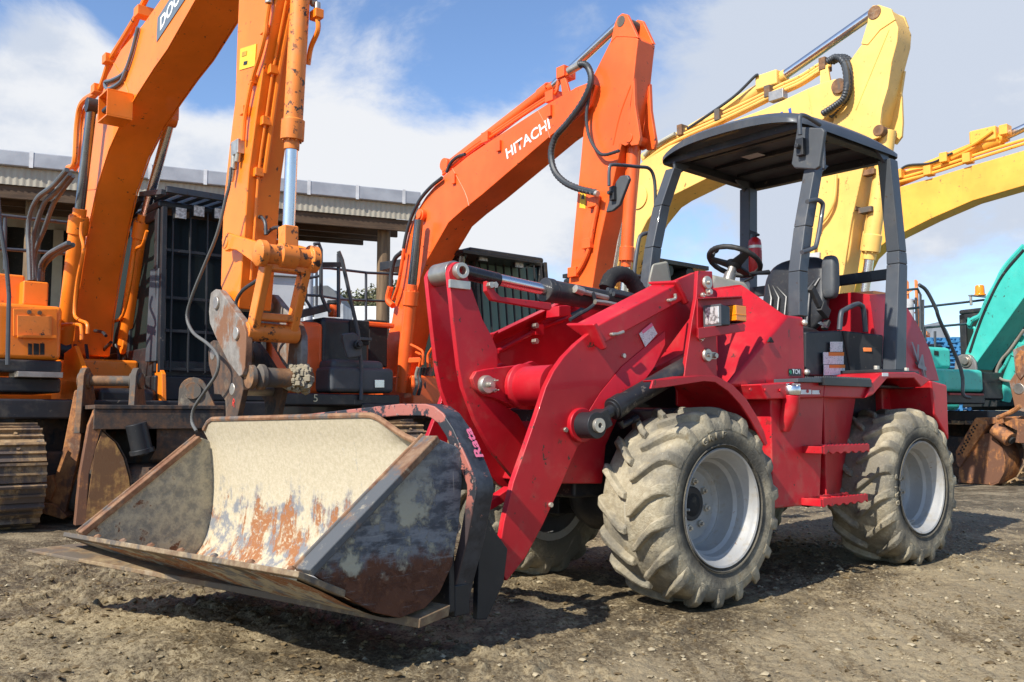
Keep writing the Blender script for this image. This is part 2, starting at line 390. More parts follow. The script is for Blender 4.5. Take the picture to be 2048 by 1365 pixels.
def build_ground():
    xs = list(np.arange(-2.9, 4.4, .0115)); st = .0115
    xl, xr = [], []; a, b = xs[0], xs[-1]
    while b < 600: st *= 1.075; a -= st; b += st; xl.append(a); xr.append(b)
    xs = np.array(xl[::-1] + xs + xr)
    ys = [-60., -20, -8, -3, 0, 1.2, 1.9, 2.3]; y = 2.5
    while y < 11: ys.append(y); y += .0034 * y
    st = .04
    while y < 900: ys.append(y); st *= 1.06; y += st
    ys = np.array(ys)
    X, Y = np.meshgrid(xs, ys); Z = ground_z(X, Y); nx, ny = len(xs), len(ys)
    co = np.stack([X, Y, Z], -1).reshape(-1, 3).astype(np.float32)
    i = (np.arange(ny - 1)[:, None] * nx + np.arange(nx - 1)[None, :]).ravel()
    q = np.stack([i, i + 1, i + nx + 1, i + nx], 1).astype(np.int32)
    me = bpy.data.meshes.new('ground'); me.vertices.add(len(co)); me.vertices.foreach_set('co', co.ravel())
    me.loops.add(q.size); me.loops.foreach_set('vertex_index', q.ravel()); me.polygons.add(len(q))
    me.polygons.foreach_set('loop_start', np.arange(0, q.size, 4, dtype=np.int32)); me.polygons.foreach_set('loop_total', np.full(len(q), 4, np.int32))
    me.update(); me.validate(); me.shade_smooth()
    m = NT('mud'); p = m.xyz()
    n1 = m.noise(.9, 6, .62); n2 = m.noise(7, 8, .68); n3 = m.noise(60, 6, .7); st_ = m.noise(1, 6, .6, m.mapv((2.2, .3, 1), (0, 0, math.radians(38))))
    c = m.mix(m.ramp(n2, .3, .7), (.075, .050, .022), (.135, .094, .044))
    c = m.mix(m.ramp(m.math('ADD', m.math('MULTIPLY', n1, .6), m.math('MULTIPLY', st_, .5)), .48, .66), c, (.175, .126, .064))
    dry = m.math('MULTIPLY', m.ramp(m.math('ADD', n3, m.math('MULTIPLY', m.math('ADD', st_, n1), .25)), .66, .80), .85)
    c = m.mix(dry, c, (.37, .295, .175))
    ac = m.math('SUBTRACT', m.math('MULTIPLY', p[0], math.cos(A50)), m.math('MULTIPLY', p[1], math.sin(A50)))
    band = m.ramp(m.math('ADD', ac, m.math('MULTIPLY', m.math('SUBTRACT', n1, .5), .9)), -2.75, -2.30); streak = m.noise(1, 7, .66, m.mapv((9, .7, 1), (0, 0, math.radians(-38 + 76))))
    c = m.mix(m.math('MULTIPLY', band, m.ramp(m.math('ADD', streak, m.math('MULTIPLY', n3, .35)), .50, .78)), c, (.30, .238, .145))
    c = m.mix(m.math('MULTIPLY', m.ramp(streak, .46, .34), m.math('MULTIPLY', band, .5)), c, (.115, .08, .042))
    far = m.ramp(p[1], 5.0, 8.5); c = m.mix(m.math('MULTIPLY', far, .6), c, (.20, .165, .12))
    damp = m.math('MULTIPLY', m.math('MULTIPLY', m.ramp(n1, .63, .46), m.ramp(n2, .66, .44)), m.math('SUBTRACT', 1.0, m.math('MULTIPLY', band, .7))); c = m.mix(m.math('MULTIPLY', damp, .7), c, (.042, .030, .018))
    vs = m.vor(46, feat='F1'); sp_ = m.math('MULTIPLY', m.ramp(vs, .22, .14), m.ramp(m.noise(3, 5, .6), .50, .62)); c = m.mix(m.math('MULTIPLY', sp_, .6), c, (.40, .33, .22))
    m.bump(m.math('ADD', m.math('ADD', n3, m.math('MULTIPLY', n2, 1.2)), m.math('MULTIPLY', sp_, .4)), .8, .016)
    m.set(c, m.math('SUBTRACT', .92, m.math('MULTIPLY', damp, .35)), spec=.3)
    me.materials.append(m.m)
    o = bpy.data.objects.new('ground', me); COL.objects.link(o); o['kind'] = 'structure'; o['label'] = 'muddy brown gravel yard'
    return o
def scatter(name, label, n, region, size, mat, seed, dens):
    r = np.random.default_rng(seed); V0 = []; F0 = []
    base = [(1, 0, 0), (-1, 0, 0), (0, 1, 0), (0, -1, 0), (0, 0, 1), (0, 0, -1), (.6, .6, .55), (-.6, .6, .5), (.6, -.6, .5), (-.6, -.6, .55)]
    tri = [(0, 6, 8), (6, 0, 2), (2, 7, 6), (7, 2, 1), (1, 9, 7), (9, 1, 3), (3, 8, 9), (8, 3, 0), (6, 4, 8), (6, 7, 4), (7, 9, 4), (9, 8, 4), (0, 5, 2), (2, 5, 1), (1, 5, 3), (3, 5, 0), (8, 0, 6)]
    tri = tri[:-1]; k = 0; x0, x1, y0, y1 = region
    while k < n:
        yy = y0 * (y1 / y0) ** r.random(); xx = x0 + (x1 - x0) * r.random()
        if abs(xx) > yy * .62 + .3 or r.random() > dens(xx, yy): continue
        if any((xx - a) ** 2 + (yy - b) ** 2 < .10 for a, b in WHEELS): continue
        s = size * (.35 + r.random() ** 3 * 1.9); ca, sa = math.cos(r.random() * 6.28), math.sin(r.random() * 6.28); ca, sa = (lambda t: (math.cos(t), math.sin(t)))(r.random() * 6.28)
        fx, fy, fz = s * (.7 + .6 * r.random()), s * (.6 + .5 * r.random()), s * (.4 + .35 * r.random())
        z = float(ground_z(np.array([xx]), np.array([yy]))[0]) + fz * .25; b = len(V0)
        for (px, py, pz) in base:
            j = .75 + .5 * r.random(); qx, qy = px * fx * j, py * fy * j
            V0.append((xx + qx * ca - qy * sa, yy + qx * sa + qy * ca, z + pz * fz * j))
        F0 += [tuple(i + b for i in t) for t in tri]; k += 1
    m = MB(); m.v = [V(p) for p in V0]; m.f = F0
    o = m.build(name, mat, None, ang=55); o['kind'] = 'stuff'; o['label'] = label
    return o
# ------------------------------------------------------------------ the red wheel loader
L = Fr(1.26, 5.60, 230.6)
def wheel_xy(x, y): p = L.w((x, y, 0)); return (p.x, p.y)
WHEELS += [wheel_xy(sx * .985, sy * .615) for sx in (1, -1) for sy in (1, -1)]
loader = thing('wheel_loader', 'compact red wheel loader with black canopy and a mud caked front bucket', 'wheel loader', L)

def mat_tyre():
    m = NT('muddy_tyre'); n1 = m.noise(3, 6, .65); n2 = m.noise(22, 8, .7); n3 = m.noise(90, 4, .7); n4 = m.noise(8, 5, .6)
    c = m.mix(m.ramp(n2, .3, .7), (.28, .235, .155), (.43, .375, .265))
    c = m.mix(m.ramp(m.math('ADD', n1, m.math('MULTIPLY', n4, .4)), .80, .62), c, (.19, .17, .13))
    scr = m.noise(1, 5, .7, m.mapv((50, 50, 3), (.5, .4, .2))); c = m.mix(m.math('MULTIPLY', m.ramp(scr, .6, .68), .4), c, (.45, .42, .34))
    c = m.mix(m.math('MULTIPLY', m.ramp(m.noise(16, 7, .75), .58, .66), .7), c, (.27, .21, .12))
    q = m.xyz(); rr = m.math('SQRT', m.math('ADD', m.math('MULTIPLY', q[0], q[0]), m.math('MULTIPLY', q[2], q[2])))
    wall = m.math('MULTIPLY', m.ramp(m.math('ADD', rr, m.math('MULTIPLY', m.math('SUBTRACT', n4, .5), .12)), .375, .310), m.ramp(q[1], -.05, -.01)); c = m.mix(m.math('MULTIPLY', wall, .8), c, (.055, .052, .046))
    m.bump(m.math('ADD', m.math('MULTIPLY', n2, 1.3), n3), .7, .008)
    return m.set(c, .9, spec=.2)
TYRE = mat_tyre()
def make_tyre():
    """axis along +y (outward); outer bead plane at y = 0"""
    m = MB(); W = .38; Rr = .279
    half = [(Rr - .02, -.03), (Rr, -.012), (Rr + .012, 0), (.315, .010), (.350, .018), (.392, .016), (.424, .002), (.441, -.022), (.449, -.06), (.452, -.12), (.4535, -W / 2)]
    prof = half + [(r, -W - h) for r, h in reversed(half[:-1])]
    m.lathe(prof, (0, 0, 0), (0, 1, 0), 72)
    # two moulded ridges on the sidewall
    for r in (.300, .372):
        m.lathe([(r - .004, .010), (r, .0215), (r + .004, .012)], (0, 0, 0), (0, 1, 0), 72)
    N = 18
    def P(r, y, a): return V((r * math.cos(a), y, r * math.sin(a)))
    for side in (0, 1):
        for k in range(N):
            a0 = 2 * math.pi * (k + .5 * side) / N
            # stations: distance from the centre line (0..1), extra angle, half width (angle), surface radius, top radius, y
            st = [(.012, -.03, .036, .449, .480), (.040, .0, .042, .449, .485), (.085, .085, .044, .448, .485), (.125, .160, .047, .446, .484), (.158, .215, .054, .440, .480), (.186, .248, .062, .424, .466), (.202, .260, .060, .404, .438), (.209, .264, .052, .384, .396)]
            vs = []
            for (d, da, hw, r0, r1) in st:
                d += (RNG.random() - .5) * .004; r1 += (RNG.random() - .5) * .004
                y = -W / 2 + d if side == 0 else -W / 2 - d
                aa = a0 + da
                yo = y
                for (r, s_) in ((r0 - .012, -1.25), (r1, -.72), (r1, .72), (r0 - .012, 1.35)):
                    vs.append(P(r, yo, aa + hw * s_ * 1.12))
            fs = []
            for i in range(len(st) - 1):
                for j in range(4): fs.append((i * 4 + j, i * 4 + (j + 1) % 4, (i + 1) * 4 + (j + 1) % 4, (i + 1) * 4 + j))
            fs += [(0, 1, 2, 3), tuple(len(vs) - 4 + i for i in (3, 2, 1, 0))]
            m.add(vs, fs)
    return m
def make_rim():
    m = MB()
    prof = [(.262, -.030), (.270, -.010), (.281, -.004), (.2845, .004), (.281, .010), (.272, .006), (.262, -.012), (.255, -.018), (.247, -.040), (.236, -.050), (.229, -.085), (.214, -.100), (.210, -.155), (.200, -.176), (.188, -.172), (.180, -.180), (.172, -.194), (.060, -.194), (.060, -.215)]
    m.lathe(prof, (0, 0, 0), (0, 1, 0), 72)
    m.lathe([(.262, -.03), (.25, -.30), (.27, -.36), (.283, -.384), (.24, -.384), (.235, -.30), (.20, -.215)], (0, 0, 0), (0, 1, 0), 56)
    return m
TY, RM = make_tyre(), make_rim()
hub = MB(); hub.lathe([(.0, -.165), (.035, -.165), (.045, -.172), (.057, -.178), (.06, -.21)], (0, 0, 0), (0, 1, 0), 32)
nuts = []
for k in range(8):
    a_ = 2 * math.pi * k / 8 + .2; nb = MB(); c = V((.115 * math.cos(a_), 0, .115 * math.sin(a_)))
    nb.cyl(c + V((0, -.20, 0)), c + V((0, -.178, 0)), .018, n=6).cyl(c + V((0, -.20, 0)), c + V((0, -.165, 0)), .009, n=10); nuts.append(nb)
valve = MB().box(.205, .235, -.075, -.06, -.02, .02).cyl((.22, -.07, 0), (.205, -.03, 0), .006)
wt = None
def put_wheel(x, y, flip, spin, label):
    t = bpy.data.objects.new('wheel', None); COL.objects.link(t); t.parent = loader
    t.location = (x, y, .468); t.rotation_euler = (0, spin, 0 if not flip else math.pi); t['label'] = label
    return t
w0 = put_wheel(.985, .80, 0, 0.0, 'near front wheel with silver rim and muddy chevron tyre')
wparts = [TY.build('tyre', TYRE, w0, ang=32), RM.build('rim', SILVER, w0, ang=30)]
lt_ = []
for i, ch in enumerate('GRIP'):
    th = math.radians(65 + 8.5 * i); rd = V((math.cos(th), 0, math.sin(th))); tn = V((-math.sin(th), 0, math.cos(th)))
    lt_.append(text(ch, 'sidewall_letter', TYRE, w0, rd * .330 - tn * .016 + V((0, .0185, 0)), tn, rd, .030 if ch != 'I' else .010, .036, bold=.02))
for o in lt_:
    o.data.update(); sm = o.modifiers.new('thick', 'SOLIDIFY'); sm.thickness = .008; sm.offset = 0
wparts += lt_
wparts += [hub.build('hub', DARK, w0), valve.build('valve_guard', SILVER, w0, .002)] + [nb.build('wheel_nut', ZINC, w0, .0015) for nb in nuts]
bv = wparts[0].modifiers.new('bevel', 'BEVEL'); bv.width = .006; bv.segments = 2; bv.limit_method = 'ANGLE'; bv.angle_limit = math.radians(35)
for (x, y, fl, spn, lb) in ((-.985, .80, 0, 1.35, 'near rear wheel with silver rim and muddy chevron tyre'), (.985, -.80, 1, .7, 'far front wheel half hidden under the loader'), (-.985, -.80, 1, 2.0, 'far rear wheel hidden behind the body')):
    t = put_wheel(x, y, fl, spn, lb)
    for o in wparts:
        c = o.copy(); COL.objects.link(c); c.parent = t

def lb(name, m, mat, bev=.006, par=loader, **k): return m.build(name, mat, par, bev, **k)
# ---- main body
m = MB()
p = L.Y(.68, (1478, 797), (1648, 793), (1640, 1008), (1548, 1010), (1500, 985)); p[3].z = p[2].z; p[4] = V((.40, .68, p[2].z)); p[0] = V((.40, .68, p[0].z))
bz, tz = p[2].z, p[1].z; xr = p[1].x
m.prism(p, (0, -.55, 0))
r1 = L.Y(.50, (1706, 798), (1674, 1006))
m.hexa([(xr, .68, bz), (xr, .68, tz), (xr, .1, tz), (xr, .1, bz)], [(r1[1].x, .52, bz), (r1[0].x, .52, tz), (r1[0].x, .1, tz), (r1[1].x, .1, bz)])
lb('side_panel', m, REDLOW, .012)
lb('side_panel', m.mir(), REDLOW, .012)
m = MB()   # skirt band above the panel
q = L.Y(.725, (1478, 767), (1594, 764), (1650, 764), (1647, 795), (1500, 799)); q[0].x = .55; q[4].x = .50
m.prism(q, (0, -.5, 0))
e2 = L.Y(.74, (1744, 767), (1731, 797))
m.hexa([q[3], q[2], q[2] + V((0, -.4, 0)), q[3] + V((0, -.4, 0))], [e2[1], e2[0], e2[0] + V((0, -.4, 0)), e2[1] + V((0, -.4, 0))])
lb('skirt', m, RED, .008); lb('skirt', m.mir(), RED, .008)
band_z = q[1].z
# chassis: dark core so nothing shows through
m = MB().box(-1.95, .62, -.40, .40, .42, 1.12).box(.2, 1.45, -.26, .26, .50, .95)
lb('chassis', m, BLACKP, .02)
m = MB()
for sx in (1, -1):
    m = MB()
    m.cyl((sx * .985, -.62, .474), (sx * .985, .62, .474), .085, n=24).ball((sx * .985, 0, .474), .19, 16, (1.0, 1, 1)).box(sx * .985 - .13, sx * .985 + .13, .22, .40, .36, .62).box(sx * .985 - .13, sx * .985 + .13, -.40, -.22, .36, .62)
    m.cyl((sx * .985, .36, .474), (sx * .985, .50, .474), .15, n=24).cyl((sx * .985, -.50, .474), (sx * .985, -.36, .474), .15, n=24)
    lb('axle', m, BLACKP, .008)
m = MB().prism(L.Y(.36, (1120, 968), (1206, 968), (1213, 892), (1240, 830), (1330, 760), (1380, 700), (1300, 740), (1160, 856)), (0, -.72, 0))
lb('front_frame', m, REDLOW, .01)
# filler
c = L.Y(.70, (1574, 783))[0]
m = MB().tube([(c.x, .725, c.z - .02), (c.x, .715, c.z - .10), (c.x, .66, c.z - .20)], .047, 24)
f = lb('fuel_filler', m, RED, .004)
m = MB().lathe([(0, .05), (.03, .052), (.045, .045), (.050, .035), (.051, .012), (.047, -.004), (0, -.004)], (c.x, .725, c.z - .015), (0, .05, 1), 32)
for k in range(8):
    a_ = k * math.pi / 4; m.bar((c.x + .02 * math.cos(a_), .727 + .02 * math.sin(a_), c.z + .038), (c.x + .048 * math.cos(a_), .727 + .048 * math.sin(a_), c.z + .034), .008, .01)
lb('cap', m, CHROME, .002, f)
# cowl (front of the operator's platform)
y1 = .60
C_, E_, F_, D_ = L.Y(y1, (1575, 630), (1609, 634), (1612, 762), (1452, 765))
C2 = L.Y(y1, (1575, 630))[0]
A_ = L.Y(.40, (1429, 576))[0]; B_ = L.Y(.30, (1484, 569))[0]; G_ = L.Y(.42, (1437, 765))[0]
zb = F_.z - .05; F_.z = zb; D_.z = zb; G_.z = zb
def mirp(p): return V((p.x, -p.y, p.z))
m = MB()
pts = [A_, B_, C_, D_, G_, E_, F_]; n = len(pts)
allp = pts + [mirp(p) for p in pts]
m.add(allp, [(0, 1, 2, 3, 4), (2, 5, 6, 3), (7, 11, 10, 9, 8), (9, 10, 13, 12), (0, 7, 8, 1), (1, 8, 9, 2), (2, 9, 12, 5), (5, 12, 13, 6), (0, 4, 11, 7), (4, 3, 6, 13, 10, 11)])
lb('cowl', m, RED, .02)
z0 = zb
# dash and steering
dz = L.on('y', 0, 1450, 560)
m = MB().hexa([(.35, -.22, B_.z - .06), (.35, .22, B_.z - .06), (-.22, .20, B_.z - .10), (-.22, -.20, B_.z - .10)], [(.18, -.15, B_.z + .075), (.18, .15, B_.z + .075), (-.16, .14, B_.z + .06), (-.16, -.14, B_.z + .06)])
lb('dashboard', m, BEIGE, .03)
sc_ = L.on('y', -.05, 1469, 523)
nrm = V((-math.sin(math.radians(27)), 0, math.cos(math.radians(27)))); e1 = V((0, 1, 0)); e2 = nrm.cross(e1)
m = MB(); R_ = .168
m.tube([sc_ + e1 * R_ * math.cos(t * 2 * math.pi / 40) + e2 * R_ * math.sin(t * 2 * math.pi / 40) for t in range(41)], [.0165 + .0012 * (t % 2) for t in range(41)], 10, False)
for ang in (90, 205, 335):
    d = e1 * math.cos(math.radians(ang)) + e2 * math.sin(math.radians(ang)); m.bar(sc_ + d * .03 - nrm * .03, sc_ + d * R_, (.075, .045), .016, nrm)
m.lathe([(0, .0), (.045, -.004), (.055, -.02), (.045, -.04), (.03, -.05)], sc_ - nrm * .005, nrm, 24)
sw = lb('steering_wheel', m, RUBBER, .003)
lb('steering_column', MB().tube([sc_ - nrm * .04, sc_ - nrm * .12], .028, 16).tube([sc_ - nrm * .10, sc_ - nrm * .30], .038, 16), STEEL, .002)
kn = sc_ + e1 * (-.11) - e2 * .09 + nrm * .05
lb('spinner_knob', MB().ball(kn, .026, 14).cyl(kn, kn - nrm * .055, .011), RUBBER, 0, sw)
lv = L.Y(.12, (1500, 548), (1537, 545))
lb('control_lever', MB().tube([lv[0] - V((.03, 0, .02)), lv[0], lv[1]], [.007, .009, .017], 10).tube([lv[0] - V((.03, 0, .02)), lv[0] - V((.08, .1, .03))], .007), RUBBER)
# seat
def cushion(name, c, sx, sy, sz, tilt, mat, pw=3.5, dent=0.0):
    """rounded upholstered block"""
    m = MB(); n1, n2 = 20, 26; vs = []
    def se(t, k): return math.copysign(abs(t) ** (2 / k), t)
    for i in range(n1 + 1):
        th = -math.pi / 2 + math.pi * i / n1
        for j in range(n2):
            ph = 2 * math.pi * j / n2
            q = V((sx * se(math.cos(th), pw) * se(math.cos(ph), pw), sy * se(math.cos(th), pw) * se(math.sin(ph), pw), sz * se(math.sin(th), pw)))
            if q.x > 0: q.x -= dent * (1 - (q.y / sy) ** 2)
            q = Matrix.Rotation(tilt, 3, 'Y') @ q; vs.append(q + V(c))
    fs = [(i * n2 + j, i * n2 + (j + 1) % n2, (i + 1) * n2 + (j + 1) % n2, (i + 1) * n2 + j) for i in range(n1) for j in range(n2)]
    m.add(vs, fs); return m
seat = bpy.data.objects.new('seat', None); COL.objects.link(seat); seat.parent = loader
SEATM = plain('seat_vinyl', (.022, .023, .026), .38, 0, .08, .1, 60)
lb('backrest', cushion('b', (-.88, .02, 1.73), .07, .25, .275, -.20, SEATM, 3.2, .03), SEATM, 0, seat, ang=60)
m = MB()
for s_ in (-1, 1):
    for k in range(3):
        a_ = V((-.795 + .012 * k, .02 + s_ * (.045 + .052 * k), 1.53)); b_ = V((-.835 + .012 * k, .02 + s_ * (.045 + .052 * k), 1.72)); c_ = V((-.855, .02 + s_ * (.13 + .035 * k), 1.80 + .012 * k))
        m.tube([a_, b_, c_], .010, 8)
lb('backrest_ribs', m, SEATM, 0, seat)
lb('seat_cushion', cushion('c', (-.62, .02, 1.44), .27, .25, .06, -.05, SEATM, 3.5), SEATM, 0, seat, ang=60)
ar = L.Y(.30, (1661, 598), (1661, 512))
lb('side_bolster', cushion('d', ((ar[0].x + ar[1].x) / 2, .30, (ar[0].z + ar[1].z) / 2), .045, .05, (ar[1].z - ar[0].z) / 2, -.05, DGREY, 4), DGREY, 0, seat, ang=60)
sb = L.Y(.33, (1622, 575), (1640, 612), (1655, 630), (1648, 640))
m = MB().bar(sb[0], sb[1], .05, .03, (0, 1, 0)).bar(sb[1], sb[2], .07, .04, (0, 1, 0)).bar(sb[2] - V((0, 0, .04)), sb[3] - V((0, 0, .06)), .03, .04, (0, 1, 0))
sbo = lb('seat_belt', m, plain('belt_webbing', (.035, .035, .035), .7), .006, seat)
m = MB().prism(L.Y(.35, (1634, 647), (1641, 643), (1656, 655), (1652, 657)), (0, .004, 0)); lb('belt_tongue', m, CHROME, .001, sbo)
lb('seat_base', MB().box(-.85, -.38, -.28, .30, 1.10, 1.40), BLACKP, .02, seat)
# floor, black box
lb('floor_plate', MB().box(-1.3, .1, -.62, .62, 1.085, 1.10), BLACKP, .003)
s1 = L.Y(.42, (1612, 664), (1612, 753)); s2 = L.Y(.44, (1685, 661), (1702, 752)); s3 = L.Y(.58, (1768, 670), (1764, 745))
m = MB().hexa([s1[0], s2[0], V((s2[0].x, .05, s2[0].z)), V((s1[0].x, .05, s1[0].z))], [s1[1], s2[1], V((s2[1].x, .05, s2[1].z)), V((s1[1].x, .05, s1[1].z))])
m.hexa([s2[0] + V((0, .001, 0)), s3[0], V((s3[0].x, .05, s3[0].z)), V((s2[0].x, .05, s2[0].z))], [s2[1] + V((0, .001, 0)), s3[1], V((s3[1].x, .05, s3[1].z)), V((s2[1].x, .05, s2[1].z))])
bb = lb('battery_box', m, BLACKP, .012)
def label_plate(name, quad, mat, par, d=.002):
    nn = (quad[1] - quad[0]).cross(quad[3] - quad[0]).normalized()
    return MB().prism([q - nn * 0 for q in quad], nn * d).build(name, mat, par)
LBL = NT('printed_label'); _s = LBL.noise(1, 3, .8, LBL.mapv((60, 60, 330))); _b = LBL.noise(1, 2, .5, LBL.mapv((140, 140, 40)))
LBL.set(LBL.mix(LBL.math('MULTIPLY', LBL.ramp(_s, .52, .56), LBL.ramp(_b, .45, .5)), (.74, .74, .72), (.35, .35, .36)), .5)
LBO = plain('orange_label_header', (.75, .20, .02), .5, 0, .02, .05)
for (u0, v0, u1, v1, hd) in ((1660, 684, 1685, 704, 0), (1646, 705, 1687, 729, 1), (1647, 730, 1689, 751, 1)):
    q = L.Y(.4445, (u0, v1), (u1, v1), (u1, v0), (u0, v0)); label_plate('warning_label', q, LBL.m, bb)
    if hd:
        k = .30; q2 = [q[3] + (q[0] - q[3]) * k + V((0, .0025, 0)) + (q[2] - q[3]) * .25, q[2] + (q[1] - q[2]) * k + V((0, .0025, 0)), q[2] + V((0, .0025, 0)), q[3] + V((0, .0025, 0)) + (q[2] - q[3]) * .25]
        label_plate('label_header', q2, LBO, bb)
lt = [s2[0].lerp(s3[0], t).lerp(s2[1].lerp(s3[1], t), h) for t, h in ((.28, .36), (.60, .36), (.60, .48), (.28, .48))]
dn = V((-.1, 1, 0)).normalized()
lb('latch', MB().prism([p + dn * .003 for p in lt], dn * .012), DARK, .003, bb)
lt2 = [lt[0].lerp(lt[1], .35).lerp(lt[3].lerp(lt[2], .35), t) for t in (.1, .9)] + [lt[0].lerp(lt[1], .95).lerp(lt[3].lerp(lt[2], .95), t) for t in (.9, .1)]
lb('latch_tongue', MB().prism([p + dn * .014 for p in lt2], dn * .014), plain('orange_plastic', (.65, .17, .04), .5), .003, bb)
gh = L.Y(.52, (1679, 660), (1682, 628), (1688, 621), (1712, 609), (1722, 611), (1727, 620), (1731, 664))
lb('grab_handle', MB().tube(spline(gh, 5), .016, 10), GREYP)
# steps
for (u0, v0, u1, v1, v2) in ((1648, 893, 1739, 889, 905), (1646, 992, 1736, 989, 1005)):
    a_ = L.Y(.80, (u0, v0), (u1, v1), (u1, v2)); zt = a_[1].z; x0_, x1_ = a_[0].x, a_[1].x; zb_ = a_[2].z
    m = MB()
    for yy in (.80, .68):
        top = [V((x0_ + (x1_ - x0_) * i / 24, yy, zt + .006 * (i % 2))) for i in range(25)]; bot = [V((x0_ + (x1_ - x0_) * i / 24, yy, zb_ + (.010 if (i // 2) % 2 else 0))) for i in range(25)]
        m.sheet(top, bot, (0, -.012, 0))
    for i in range(4): xx = x0_ + (x1_ - x0_) * (i + .5) / 4; m.box(xx - .012, xx + .012, .672, .795, zb_ + .02, zt - .005)
    m.box(x0_ - .008, x0_ + .02, .52, .797, zb_ + .004, zt - .002)
    lb('step', m, RED, .003)
# running board with tread
rb = L.Y(.76, (1598, 764), (1648, 764), (1742, 766), (1744, 757))
m = MB().prism(L.Y(.752, (1596, 757), (1648, 755), (1648, 766), (1596, 765)), (0, -.25, 0))
lb('bracket_plate', m, GREYP, .004)
zt = L.Y(.76, (1690, 757))[0].z; x0_, x1_ = rb[1].x, rb[2].x
m = MB().box(min(x0_, x1_), max(x0_, x1_), .50, .765, zt - .045, zt)
for i in range(28):
    xx = x1_ + (x0_ - x1_) * (i + .5) / 28
    for yy in (.755, .70, .64): m.lathe([(.007, 0), (.0055, .008), (.003, .009)], (xx, yy, zt), (0, 0, 1), 8)
lb('running_board', m, BLACKP, .004)
# rear fender
ft = L.Y(.76, (1744, 767), (1762, 748), (1774, 745), (1832, 745), (1862, 760)); fb = L.Y(.76, (1731, 797), (1746, 791), (1775, 757), (1828, 757), (1843, 775)); ft[-1].z = max(ft[-1].z, fb[-1].z + .02)
m = MB().sheet([e2_ for e2_ in ft], fb, (0, -.36, 0)); lb('rear_fender', m, RED, .008); lb('rear_fender', m.mir(), RED, .008)
zf = ft[2].z
pl = L.Y(.70, (1757, 744), (1832, 741))
lb('post_base', MB().box(pl[1].x, pl[0].x, .40, .72, zf + .001, zf + .022), BLACKP, .004)
for i in (0, 1): lb('bolt', MB().cyl((pl[i].x + (.05 if i else -.05), .66, zf + .02), (pl[i].x + (.05 if i else -.05) , .66, zf + .045), .018, n=6), ZINC, .002)
# rear hood
hp = L.Y(.52, (1790, 745), (1782, 590), (1808, 594), (1826, 618), (1845, 655), (1862, 700), (1871, 745), (1874, 762)); xb = hp[-1].x
hp[1] = V((-1.02, .52, 1.70)); hp[0] = V((-1.02, .52, 1.15)); hp.insert(2, V((-1.30, .52, 1.735)))
ins = .10
m = MB(); n = len(hp); o_ = [V((p.x, .535 - max(0, p.z - 1.15) * .10, p.z)) for p in hp]
top = [V((p.x, .36, p.z + (.03 if 1 <= i < n - 2 else 0))) for i, p in enumerate(hp)]
for A, Bq in ((o_, top), (top, [mirp(p) for p in top]), ([mirp(p) for p in top], [mirp(p) for p in o_])): 
    m.add(A + Bq, [(i, i + 1, n + i + 1, n + i) for i in range(1, n - 1)])
m.add(o_, [tuple(range(n))]); m.add([mirp(p) for p in o_], [tuple(range(n))])
fr_ = [o_[0], o_[1], top[1], mirp(top[1]), mirp(o_[1]), mirp(o_[0])]; m.add(fr_, [tuple(range(6))])
bk = [o_[-1], top[-1], mirp(top[-1]), mirp(o_[-1])]; m.add(bk, [(0, 1, 2, 3)])
bmh = m
hood = m.build('hood', RED, loader, .02, ang=30)
va, vb = L.on('y', .60, 1833, 700), L.on('y', .60, 1846, 752)
GREYL = plain('grey_emblem', (.20, .205, .22), .5, .2, .05, .1)
d45 = (vb - va); 
text('V', 'emblem_letter', GREYL, hood, L.on('y', .536, 1829, 724), V((-1, 0, -.15)), V((.25, 0, 1)), .11, .14, bold=.02, depth=.003)
text('4', 'emblem_letter', GREYL, hood, L.on('y', .544, 1839, 750), V((-1, 0, -.15)), V((.25, 0, 1)), .12, .16, bold=.02, depth=.003)
cwp = L.Y(.74, (1862, 761), (1895, 770), (1899, 882), (1869, 830))
m = MB().prism(cwp, (0, -1.48, 0)); lb('counterweight', m, RED, .015)
m = MB().box(-1.98, -1.2, -.45, .45, .55, 1.15); lb('rear_frame', m, REDLOW, .015)
# ---- ROPS canopy
def post(path, wx, wy, name='canopy_post'):
    m = MB()
    for i in range(len(path) - 1):
        a_, b_ = path[i], path[i + 1]
        m.hexa([a_ + V((sx * wx[i], sy * wy[i], 0)) for sx, sy in ((1, 1), (-1, 1), (-1, -1), (1, -1))], [b_ + V((sx * wx[i + 1], sy * wy[i + 1], 0)) for sx, sy in ((1, 1), (-1, 1), (-1, -1), (1, -1))])
    return lb(name, m, GREYP, .007)
canopy = None
pn = L.Y(.50, (1627, 340), (1607, 455), (1596, 545), (1596, 634)); post(pn, [.045] * 4, [.04] * 4)
pr = L.Y(.61, (1775, 322), (1793, 505), (1794, 530), (1788, 742)); post(pr, [.05, .05, .055, .068], [.045, .045, .045, .048])
pf = L.Y(-.50, (1348, 340), (1323, 414), (1306, 497), (1293, 600)); post(pf, [.045] * 4, [.04] * 4)
pq = L.Y(-.50, (1497, 380), (1497, 600)); post(pq, [.05, .05], [.045, .045])
z_rf = 2.66
cr = [L.on('y', .64, 1607, 246), L.on('y', .64, 1804, 318), L.on('y', -.64, 1318, 328), L.on('y', -.64, 1500, 384)]
NFc, NRc, FFc, FRc = cr
m = MB(); N1 = 24; top, bot, und = [], [], []
def se2(t): return math.copysign(1 - (1 - abs(t)) ** 1.0, t)
